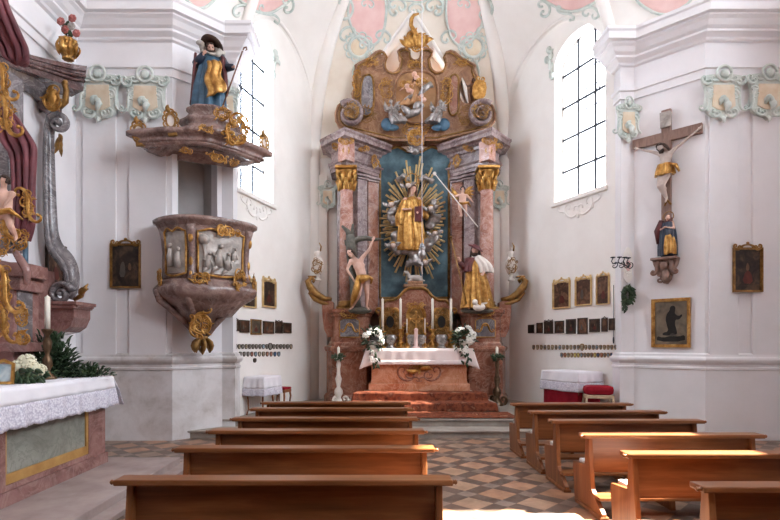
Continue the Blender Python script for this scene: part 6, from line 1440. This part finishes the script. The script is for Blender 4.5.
mb = MB(); mb.tube([M @ (J['hd'] + V(0, .06, -.14)), M @ (J['hd'] + V(0, .055, .0)), M @ (J['hd'] + V(0, .03, .05))], [.09, .062, .03], 12); mb.tube([M @ V(-.1, -.02, .7), M @ V(-.17, -.05, .5), M @ V(-.16, -.03, .25)], [.05, .06, .03], 8); obj('red_mantle', mb, 'dark_red', t)
mb = MB(); mb.tube([M @ (J['hd'] + V(.09*math.cos(2*PI*i/16), .04, .04 + .09*math.sin(2*PI*i/16))) for i in range(17)], .01, 5); mb.tube([M @ V(-.06, .02, 1.0), M @ V(0, .0, 1.09), M @ V(.06, .02, 1.0)], [.02, .035, .02], 6); obj('gilt_crown', mb, 'old_gold', t)
o = CR.hit(667.5, 268, .0); Mk = FRM(o, CR.r); t = thing('wall_bracket', 'carved greyish brown wooden bracket carrying the small mourning statue', 'bracket', o)
mb = MB(); zt = CR.hit(667.5, 257, .18).z - o.z; 
mb.plate(smooth_closed([(-.2, zt - .01), (.2, zt - .01), (.22, zt - .08), (.14, -.08), (.1, -.16), (.06, -.26), (0, -.34), (-.06, -.26), (-.1, -.16), (-.14, -.08), (-.22, zt - .08)], 1), .2, Mk); mb.box((0, zt - .03, .16), (.46, .05, .3), Mk, .015)
for s in (-1, 1): scroll(mb, Mk, s*.13, .0, .26, PI/2, 'S', .13, s, .22); scroll(mb, Mk, s*.06, -.2, .18, PI/2, 'C', .12, s, .2)
mb.ell((0, .02, .24), (.07, .08, .06), Mk); leaf(mb, Mk, 0, -.05, .26, -PI/2, .2, .3); obj('carved_body', mb, 'cross_wood', t)
# ------------------------------------------------------------------ side altar on the left
XF = -3.85
t = thing('side_altar_table', 'long side altar table of red marble with grey green panel, left foreground', 'altar', (-4.7, 5.6, .15))
mb = MB(); mb.box((-4.7, 5.6, .69), (1.46, 3.62, 1.08)); obj('core', mb, 'side_red', t)
mb = MB(); M = FRM((XF, 0, 0), (0, 1, 0)); x0, x1 = 3.78, 7.42
mb.ring([(x0, .15), (x1, .15), (x1, 1.28), (x0, 1.28)], [(5.42, .36), (x1 - .42, .36), (x1 - .42, 1.16), (5.42, 1.16)], .06, M, z0=-.06); mb.plate([(x0 - .02, .15), (x1 + .02, .15), (x1 + .02, .3), (x0 - .02, .3)], .03, M); obj('front_frame', mb, 'side_red', t)
mb = MB(); mb.ring([(5.42, .36), (x1 - .42, .36), (x1 - .42, 1.16), (5.42, 1.16)], [(5.45, .47), (x1 - .47, .47), (x1 - .47, 1.12), (5.45, 1.12)], .03, M, z0=-.04); obj('yellow_moulding', mb, 'ochre', t)
mb = MB(); mb.plate([(5.43, .45), (x1 - .45, .45), (x1 - .45, 1.13), (5.43, 1.13)], .02, M, z0=-.05); obj('green_panel', mb, 'side_green', t)
mb = MB(); mb.box((-4.65, 5.6, 1.30), (1.66, 3.76, .1), None, .02); obj('mensa_slab', mb, 'side_red', t)
c = thing('side_altar_cloth', 'long white cloth with deep lace border over the side altar table', 'tablecloth', (-4.6, 5.6, 1.37))
xa, xb, ya, yb, zt = -5.45, -3.78, 3.72, 7.5, 1.375
mb = MB(); mb.grid(lambda u, v: (xa + (xb - xa)*u, ya + (yb - ya)*v, zt + .004*math.sin(u*9)*math.sin(v*17)), 10, 30)
mb.grid(lambda u, v: (xb + .03*v + .012*math.sin(u*70)*v, ya + (yb - ya)*u, zt - .17*v), 160, 4)
mb.grid(lambda u, v: (xa + (xb - xa)*u + .05*v*u, yb + .05*v + .012*math.sin(u*40)*v, zt - .17*v), 60, 4); obj('linen', mb, 'linen', c, solid=.006)
mb = MB(); mb.grid(lambda u, v: (xb + .03 + .02*v + .02*math.sin(u*70)*(1 + v)*.7, ya + (yb - ya)*u + .04*v*(u > .99), zt - .17 - .24*v - .015*abs(math.sin(u*95))*v), 240, 6)
mb.grid(lambda u, v: (xa + (xb - xa)*u + .05*u + .05*v*u, yb + .05 + .06*v + .02*math.sin(u*40), zt - .17 - .24*v - .015*abs(math.sin(u*40))*v), 80, 6); obj('lace_border', mb, 'lace', c, solid=.004)

# ------------------------------------------------------------------ side retable
S = thing('side_altar_retable', 'side altar retable with grey volute column, curving red cornice and gilt scrolls, left edge', 'altarpiece', (-5.3, 8.2, .15))
def sp(px, py, Y): return at(px, py, Y)
mb = MB()                                                       # rear wall slab against the side wall
mb.box((-5.55, 7.2, 1.6), (.26, 3.2, 2.9)); obj('rear_base', mb, 'side_red', S)
# curving cornice, swept up towards the corner
mb = MB(); top = [(-12, 30, 6.9), (0, 43, 7.2), (16, 49, 7.7), (32, 55, 8.1), (52, 60, 8.6), (72, 64, 9.0), (87, 66, 9.2)]
bot = [(-12, 58, 6.9), (0, 62, 7.2), (16, 68, 7.7), (32, 73, 8.1), (52, 80, 8.6), (70, 88, 9.0), (83, 91, 9.2)]
def strip3(a, b, dep, dirn=V(-.45, .3, 0)):
    m = MB(); n = len(a); A = [at(*p) for p in a]; B = [at(*p) for p in b]; D = Vector(dirn).normalized() * dep
    vs = A + B + [p + D for p in A] + [p + D for p in B]; fs = []
    for i in range(n - 1):
        fs += [(i, i + 1, n + i + 1, n + i), (2*n + i, 3*n + i, 3*n + i + 1, 2*n + i + 1), (i, 2*n + i, 2*n + i + 1, i + 1), (n + i, n + i + 1, 3*n + i + 1, 3*n + i)]
    fs += [(0, n, 3*n, 2*n), (n - 1, 2*n + n - 1, 3*n + n - 1, 2*n - 1)]
    return m.add(vs, fs)
def lerp2(a, b, k): return [tuple(x + (y - x) * k for x, y in zip(p, q)) for p, q in zip(a, b)]
def push(a, d): return [(p[0], p[1], p[2] + d) for p in a]
co = obj('cornice', strip3(top, bot, .4), 'dark_marble', S)
for k0, k1, d in ((0, .2, -.1), (.2, .34, -.05), (.82, 1.0, -.06)): obj('cornice_moulding', strip3(push(lerp2(top, bot, k0), d), push(lerp2(top, bot, k1), d), .12), 'dark_marble', co)
for k in (.42, .6): 
    mb = MB(); mb.tube([at(*p) for p in push(lerp2(top, bot, k), -.02)], .03, 6); obj('cornice_moulding', mb, 'dark_marble', co)
mb = MB(); a = [(-12, 60, 7.0), (2, 64, 7.3), (18, 70, 7.8), (32, 76, 8.2), (44, 84, 8.5), (49, 95, 8.7), (51, 108, 8.8)]; b_ = [(-12, 68, 7.0), (0, 72, 7.3), (14, 78, 7.8), (27, 84, 8.2), (37, 92, 8.5), (41, 101, 8.7), (42, 112, 8.8)]
obj('arched_band', strip3(a, b_, .3), 'grey_marble', S)
# column with volutes
def path3(pts, rad, nm, mat, parent, seg=8, flat=1.0): 
    m = MB(); q = [at(*p) for p in smooth_closed(pts, 2, False)]; n = len(q); rr_ = [rad[min(int(i/(n - 1)*(len(rad) - 1)), len(rad) - 2)] + (rad[min(int(i/(n - 1)*(len(rad) - 1)) + 1, len(rad) - 1)] - rad[min(int(i/(n - 1)*(len(rad) - 1)), len(rad) - 2)]) * ((i/(n - 1)*(len(rad) - 1)) % 1 if i < n - 1 else 1) for i in range(n)]
    m.tube(q, rr_, seg, flat=flat); return obj(nm, m, mat, parent)
colm = path3([(52, 116, 8.8), (49, 128, 8.8), (48.5, 145, 8.8), (49, 180, 8.8), (50, 215, 8.8), (51, 236, 8.8), (56, 250, 8.8), (66, 260, 8.8), (71, 272, 8.8), (71, 286, 8.8), (66, 297, 8.8)], [.1, .1, .1, .11, .12, .13, .14, .15, .15, .15, .12], 'column_shaft', 'grey_marble', S, 4)
path3([(46.5, 128, 8.66), (46, 180, 8.66), (47, 236, 8.66), (53, 252, 8.66), (63, 262, 8.66), (67, 274, 8.66), (67, 286, 8.66)], [.025, .03, .03, .03, .03, .03, .02], 'column_fillet', 'grey_marble', colm)
def spiral(px, py, Y, R0, turns, a0, dr, mat, nm, parent, th=.3, tw=1.8):
    m = MB(); c0 = at(px, py, Y); pts = []; rad = []
    for i in range(41):
        k = i / 40; a = a0 + dr * turns * 2*PI*k; r = R0 * (1 - .92*k); pts.append((c0.x + r*math.cos(a), c0.y - .04*k, c0.z + r*math.sin(a))); rad.append(R0*th*(1 - .6*k))
    m.tube(pts, rad, 8, up=(0, 1, 0), flat=tw); m.ell(c0, (R0*.2, .14, R0*.2)); return obj(nm, m, mat, parent)
spiral(59, 124, 8.75, .17, 1.6, 2.6, -1, 'grey_marble', 'upper_volute', colm); spiral(62, 294, 8.7, .19, 1.6, .3, 1, 'grey_marble', 'lower_volute', colm)
mb = MB(); mb.box(tuple(at(50, 104, 8.85)), (.26, .3, .3), None, .05); obj('column_head', mb, 'dark_marble', colm)
mb = MB(); M = T(*at(53.5, 101, 8.6)) @ FRM((0, 0, 0)); mb.ell((0, .04, 0), (.1, .17, .09), M); rocaille(mb, M, .3, .45, 7, 7, .1, 6, .04, .24); obj('gilt_mask', mb, 'gold', colm)
mb = MB(); M = T(*at(65, 96, 8.6)) @ FRM((0, 0, 0)); mb.tube([(-.08, -.2, 0), (.02, -.1, .02), (.04, .08, .03), (.0, .2, .02), (.05, .24, .02)], [.03, .05, .045, .05, .02], 8, M); mb.ell((.02, .2, .03), (.045, .05, .045), M); obj('gilt_sprout', mb, 'old_gold', colm)
mb = MB(); M = T(*at(59, 140, 8.62)) @ FRM((0, 0, 0)); 
for k in range(5): leaf(mb, M, .0, -.05*k + .1, .2, -PI/2 + .3*(-1)**k, 0, .2)
obj('gilt_leaf_drop', mb, 'old_gold', colm)
# console under the volute
o = [(16, 303.5), (82, 303.5), (83, 307), (79, 309), (79, 318), (75, 327), (68, 332), (55, 335), (16, 336)]
mb = MB(); Yc = 8.75; mb.plate([(wx(a, Yc), wz(b, Yc)) for a, b in o], .5, FY(Yc + .35)); cs = obj('console', mb, 'side_red', S)
mb = MB(); mb.box(((wx(14, Yc) + wx(84, Yc))/2, Yc + .08, wz(304, Yc)), (wx(84, Yc) - wx(14, Yc), .62, .06), None, .015); mb.box(((wx(14, Yc) + wx(81, Yc))/2, Yc + .08, wz(307.5, Yc)), (wx(81, Yc) - wx(14, Yc), .58, .06), None, .015); obj('shelf', mb, 'side_red', cs)
mb = MB(); M = T(*at(84, 290, 8.6)) @ FRM((0, 0, 0)); mb.tube([(-.16, -.16, 0), (-.04, -.1, .02), (.02, .02, .03), (.08, .1, .02)], [.03, .045, .035, .01], 8, M); leaf(mb, M, -.06, -.1, .2, .6, .02); obj('gilt_sprig', mb, 'old_gold', cs)
# inner pedestal with gilt scrolls near the picture edge
Y1 = 6.7
def block3(px0, px1, py0, py1, Y, dep, nm, mat, par, bev=.02):
    m = MB(); a, b = at(px0, py1, Y), at(px1, py0, Y); m.box(((a.x + b.x)/2, Y + dep/2, (a.z + b.z)/2), (b.x - a.x, dep, b.z - a.z), None, bev); return obj(nm, m, mat, par)
ped = block3(-30, 14, 290, 379, Y1, .5, 'pedestal', 'side_red', S); block3(-30, 24, 262, 276, Y1 - .05, .5, 'pedestal_cornice', 'side_red', ped); block3(-30, 20, 276, 290, Y1, .5, 'pedestal_neck', 'side_red', ped); block3(-30, 28, 342, 352, Y1 - .1, .55, 'pedestal_base', 'side_red', ped)
block3(13, 18, 290, 345, Y1 + .05, .3, 'grey_inlay', 'grey_marble', ped)
path3([(14, 250, 6.6), (22, 262, 6.55), (28, 272, 6.55), (26, 284, 6.6)], [.03, .05, .05, .03], 'scrolled_edge', 'side_red', ped)
for (px, py, Y, w, h, n, sd) in ((3, 80, 6.6, .16, .5, 6, 1), (6, 114, 6.6, .26, .55, 8, 2), (28, 205, 6.9, .16, .45, 6, 3), (20, 240, 6.5, .26, .3, 7, 4), (4, 218, 6.3, .2, .5, 6, 5), (2, 245, 6.3, .2, .4, 6, 6), (5, 288, 6.4, .16, .6, 7, 7), (4, 322, 6.4, .12, .5, 6, 8), (22, 316, 6.4, .15, .35, 6, 9), (22, 338, 6.3, .2, .2, 6, 10)):
    mb = MB(); rocaille(mb, T(*at(px, py, Y)) @ FRM((0, 0, 0)), w*.9, h, sd, n, .1, n, 0, .15)
    if h > .44: scroll(mb, T(*at(px, py, Y)) @ FRM((0, 0, 0)), 0, 0, h, PI/2, 'S', .05, 1, 0)
    obj('gilt_scrollwork', mb, 'gold', S)
block3(-30, 9, 70, 250, 7.05, .3, 'inner_column', 'grey_marble', S)
mb = MB(); mb.grid(lambda u, v: at(24 + 3*u, 232 + 52*v, 7.2), 4, 10); obj('blue_strip', mb, 'blue', S, solid=.06)

# painted drapery
def drape(rows, nm, label, folds=4, par=None):
    """rows: (px left, px right, py, Y); a folded curtain hung between them."""
    rows = smooth_closed(rows, 2, False)
    n = len(rows)
    def fn(u, v):
        f = v * (n - 1); k = min(int(f), n - 2); q = f - k; a = [x + (y - x)*q for x, y in zip(rows[k], rows[k + 1])]
        p = at(a[0] + (a[1] - a[0])*u, a[2], a[3]); return p + V(0, -.06*math.sin(u*folds*2*PI + v*1.5) - .03*math.sin(u*folds*4.7*PI), 0)
    m = MB(); m.grid(fn, 60, 60); o_ = obj(nm, m, 'curtain', None, solid=.05); tag(o_, label, 'curtain'); return o_
drape([(-14, 2, -8, 6.6), (-10, 6, 6, 6.6), (-8, 14, 22, 6.7), (-4, 22, 38, 6.8), (4, 27, 48, 6.9), (8, 28, 60, 6.95), (14, 22, 63, 7.0)], 'curtain', 'red carved curtain thrown over the cornice of the side altar', 3)
drape([(2, 6, 108, 7.0), (2, 16, 118, 7.0), (2, 24, 130, 7.0), (4, 32, 141, 7.0), (8, 34.5, 147, 7.0), (15, 34.5, 156, 7.0), (17, 33.5, 180, 7.0), (17, 33, 205, 7.0), (16, 33, 224, 7.0), (15, 27, 240, 7.0)], 'curtain', 'dark red carved curtain hanging gathered beside the inner column of the side altar', 3)
# cherub
putto('cherub_statue', 3.5, 240, 6.15, .8, 'dark haired cherub standing among gilt scrolls at the left picture edge', None, True, pose=dict(elr=(.2, -.08, .66), har=(.12, -.12, .5), hd=(.03, -.03, .86)))
# gilt flower vase on the cornice end
b = at(68, 60, 8.95); t = thing('gilt_vase', 'gilt lobed vase standing on the end of the side altar cornice', 'vase', b); h = 22*8.95/F
mb = MB(); mb.lathe([(r*.82, z*.82) for r, z in [(.1, 0), (.11, .02), (.06, .07), (.14, .12), (.19, .2), (.17, .27), (.12, .3), (.17, .34), (.18, .4), (.12, .44), (0, .42)]], 36, T(*b), rf=lambda a, z: 1 + .09*math.cos(9*a)); obj('body', mb, 'gold', t)
mb = MB()
for k in range(9): leaf(mb, T(b.x, b.y, b.z + .07) @ RZ(k*2*PI/9 + .2) @ T(0, -.1, 0) @ FRM((0, 0, 0)), 0, 0, .22, PI/2, .02, .16)
obj('gilt_leaves', mb, 'gold', t)
t = thing('carved_flowers', 'dull red carved flowers rising from the gilt vase on the cornice', 'flowers', b + V(0, 0, .35)); rr = random.Random(3)
mb = MB(); heads = []
for (px, py) in ((61.5, 22), (73, 19), (72, 27), (77, 34), (66, 30)):
    p = at(px, py, 8.9); heads.append(p); mb.tube([b + V(0, 0, .33), (b + V(0, 0, .33)).lerp(p, .6) + V(0, -.02, .03), p], .012, 6); leaf(mb, T(*(b + V(0, 0, .35)).lerp(p, .5)) @ FRM((0, 0, 0)), 0, 0, .14, rr.uniform(.3, 2.8), 0, .3)
obj('stems', mb, 'leaf', t)
for i, p in enumerate(heads):
    f = MB()
    for k in range(7): a = 2*PI*k/7; f.ell(p + V(.038*math.cos(a), -.02, .038*math.sin(a)), (.034, .02, .034), None, 8, 6)
    f.ell(p + V(0, -.04, 0), .03); obj('blossom', f, 'red_petal' if i != 2 else 'relief_grey', t)

# ------------------------------------------------------------------ things on the side altar table
z0 = 1.38
def onTable(px, Y): return wx(px, Y)
Yk = 6.75; x = wx(47.5, Yk); t = thing('candlestick', 'tall bronze candlestick with a thick white candle on the side altar', 'candlestick', (x, Yk, z0)); zt = wz(329, Yk)
mb = MB(); hk = zt - z0; mb.lathe([(.11, 0), (.11, .02), (.07, .06), (.03, .1), (.06, .16*hk/.6), (.055, .24*hk/.6), (.025, .3*hk/.6), (.05, .38*hk/.6), (.055, .44*hk/.6), (.022, .52*hk/.6), (.07, hk - .02), (.07, hk), (.02, hk)], 18, T(x, Yk, z0)); obj('stem', mb, 'bronze', t)
mb = MB(); mb.lathe([(.033, 0), (.033, wz(297, Yk) - zt), (.012, wz(297, Yk) - zt + .01), (.004, wz(295, Yk) - zt)], 14, T(x, Yk, zt)); obj('candle', mb, 'wax', t)
def plant(c, rx, ry_, rz, n, label, seed, ln=.14):
    rr = random.Random(seed); t = thing('potted_greenery', label, 'plant', c); c = Vector(c); mb = MB(); st = MB()
    for i in range(n):
        d = Vector((rr.gauss(0, 1), rr.gauss(0, 1), abs(rr.gauss(0, 1)))).normalized(); k = rr.uniform(.3, 1); p = c + V(d.x*rx*k, d.y*ry_*k, d.z*rz*k)
        M = Matrix.Translation(p) @ d.to_track_quat('X', 'Z').to_matrix().to_4x4(); leaf(mb, M, 0, 0, ln*rr.uniform(.6, 1.2), rr.uniform(-1, 1), 0, .24)
        if i % 8 == 0: st.tube([c + V(d.x*rx*.1, d.y*ry_*.1, .0), c.lerp(p, .5) + V(0, 0, .02), p], .007, 5)
    obj('foliage', mb, 'leaf', t); obj('stems', st, 'leaf', t)
plant((wx(52, 7.05), 7.05, z0), .36, .3, .62, 620, 'dark bushy greenery behind the candlestick on the side altar', 2, .10)
plant((wx(84, 7.15), 7.2, z0), .36, .22, .15, 260, 'low trailing ivy at the far end of the side altar table', 3, .08)
t = thing('hydrangea_bouquet', 'creamy round flower bouquet with leaves on the side altar', 'flowers', (wx(28, 6.2), 6.2, z0)); c = V(wx(28, 6.2), 6.2, z0 + .12); rr = random.Random(8)
mb = MB()
for i in range(70):
    a = rr.uniform(0, 6.3); p = c + V(.17*math.cos(a)*rr.uniform(.5, 1), .15*math.sin(a), rr.uniform(-.11, .02)); leaf(mb, T(*p) @ FRM((0, 0, 0)), 0, 0, .12, rr.uniform(0, 6.3), 0, .28)
obj('foliage', mb, 'leaf', t)
for (dx, dy, dz, r) in ((-.06, -.06, .06, .085), (.07, -.05, .05, .085), (0, -.02, .12, .09), (.13, .02, .03, .06), (-.12, .0, .03, .06)):
    f = MB(); q = c + V(dx, dy, dz)
    for i in range(60):
        d = Vector((rr.gauss(0, 1), rr.gauss(0, 1), rr.gauss(.2, 1))).normalized(); f.ell(q + d*r, (.02, .02, .016), None, 6, 4)
    f.ell(q, r*.95); obj('blossom', f, 'cream_petal', t)
x, Yp = wx(4, 5.9), 5.9; t = thing('framed_icon', 'small pale picture in a gilt frame leaning at the left edge on the side altar', 'picture', (x, Yp, z0)); M = T(x, Yp, z0 + .13) @ RZ(.25) @ FRM((0, 0, 0)) @ RA(-.15, 'X'); mb = MB(); mb.ring([(-.12, -.13), (.11, -.13), (.11, .11), (0, .16), (-.12, .11)], [(-.09, -.1), (.08, -.1), (.08, .09), (0, .12), (-.09, .09)], .03, M); obj('frame', mb, 'gold', t); mb = MB(); mb.plate([(-.1, -.11), (.09, -.11), (.09, .1), (-.1, .1)], .015, M); obj('picture', mb, 'icon_blue', t)
mb = MB(); q = V(wx(37, 7.5), 7.45, z0 + .3); mb.ell(q, .09); tag(obj('pale_bloom', mb, 'petal'), 'round white bloom among the dark greenery on the side altar', 'flower')
# ------------------------------------------------------------------ daylight
w = bpy.data.worlds.new('daylight'); scene.world = w; w.use_nodes = True
bg = w.node_tree.nodes['Background']; bg.inputs[0].default_value = (.84, .91, 1, 1); bg.inputs[1].default_value = 11.0
sd = bpy.data.lights.new('sun', 'SUN'); sd.energy = 36; sd.angle = .012; sd.color = (1, .93, .82)
so = bpy.data.objects.new('sun', sd); COL.objects.link(so)
so.rotation_euler = Vector((-1, -.02, -1.36)).to_track_quat('-Z', 'Y').to_euler()
# daylight sampling through the window openings, unseen added ones too
def portal(name, M, w, h):
    l = bpy.data.lights.new(name, 'AREA'); l.shape = 'RECTANGLE'; l.size = w; l.size_y = h; l.cycles.is_portal = True
    o = bpy.data.objects.new(name, l); COL.objects.link(o); o.matrix_basis = M
def pm(o, right, x0, x1, z0, z1):
    M = FRM(o, right); c = M @ Vector(((x0 + x1) / 2, (z0 + z1) / 2, -.42)); n = M.col[2].to_3d()
    q = n.to_track_quat('-Z', 'Y').to_matrix().to_4x4(); return T(*c) @ q
for nm, o, r, W in (('portal_a', (-2.9, 10.95, 0), (1.18, 3.55, 0), (WL_[0], WL_[1], WL_[2], WL_[3] + .55)), ('portal_b', (3.62, 14.5, 0), (1.49, -3.44, 0), (WR_[0], WR_[1], WR_[2], WR_[3] + .55)),
                   
                   ('portal_e', (8.1, 0, 0), (0, -1, 0), (-6.0, -4.2, 7.1, 11.7)), ('portal_g', (0, 14.5, 0), (1, 0, 0), (AX - .6, AX + .6, 7.8, 9.3)), ('portal_h', (8.1, 0, 0), (0, -1, 0), (-1.4, 1.9, 6, 11.5))):
    portal(nm, pm(o, r, *W), W[1] - W[0] + .1, W[3] - W[2] + .1)
# ------------------------------------------------------------------ camera
cd = bpy.data.cameras.new('camera'); cd.sensor_width = 36; cd.sensor_fit = 'HORIZONTAL'; cd.lens = 24
cd.shift_x = (390 - VX) / 780; cd.shift_y = (VY - 260) / 780; cd.clip_end = 100
co = bpy.data.objects.new('camera', cd); COL.objects.link(co); co.location = (0, 0, EYE); co.rotation_euler = (PI / 2, 0, 0)
scene.camera = co
vs = scene.view_settings; vs.view_transform = 'Standard'; vs.look = 'None'; vs.exposure = 1.1; vs.gamma = 1; vs.use_curve_mapping = False
scene.cycles.max_bounces = 12; scene.cycles.diffuse_bounces = 7; scene.cycles.transparent_max_bounces = 12
scene.cycles.sample_clamp_indirect = 6.0; scene.cycles.use_denoising = True; scene.cycles.caustics_reflective = False; scene.cycles.caustics_refractive = False
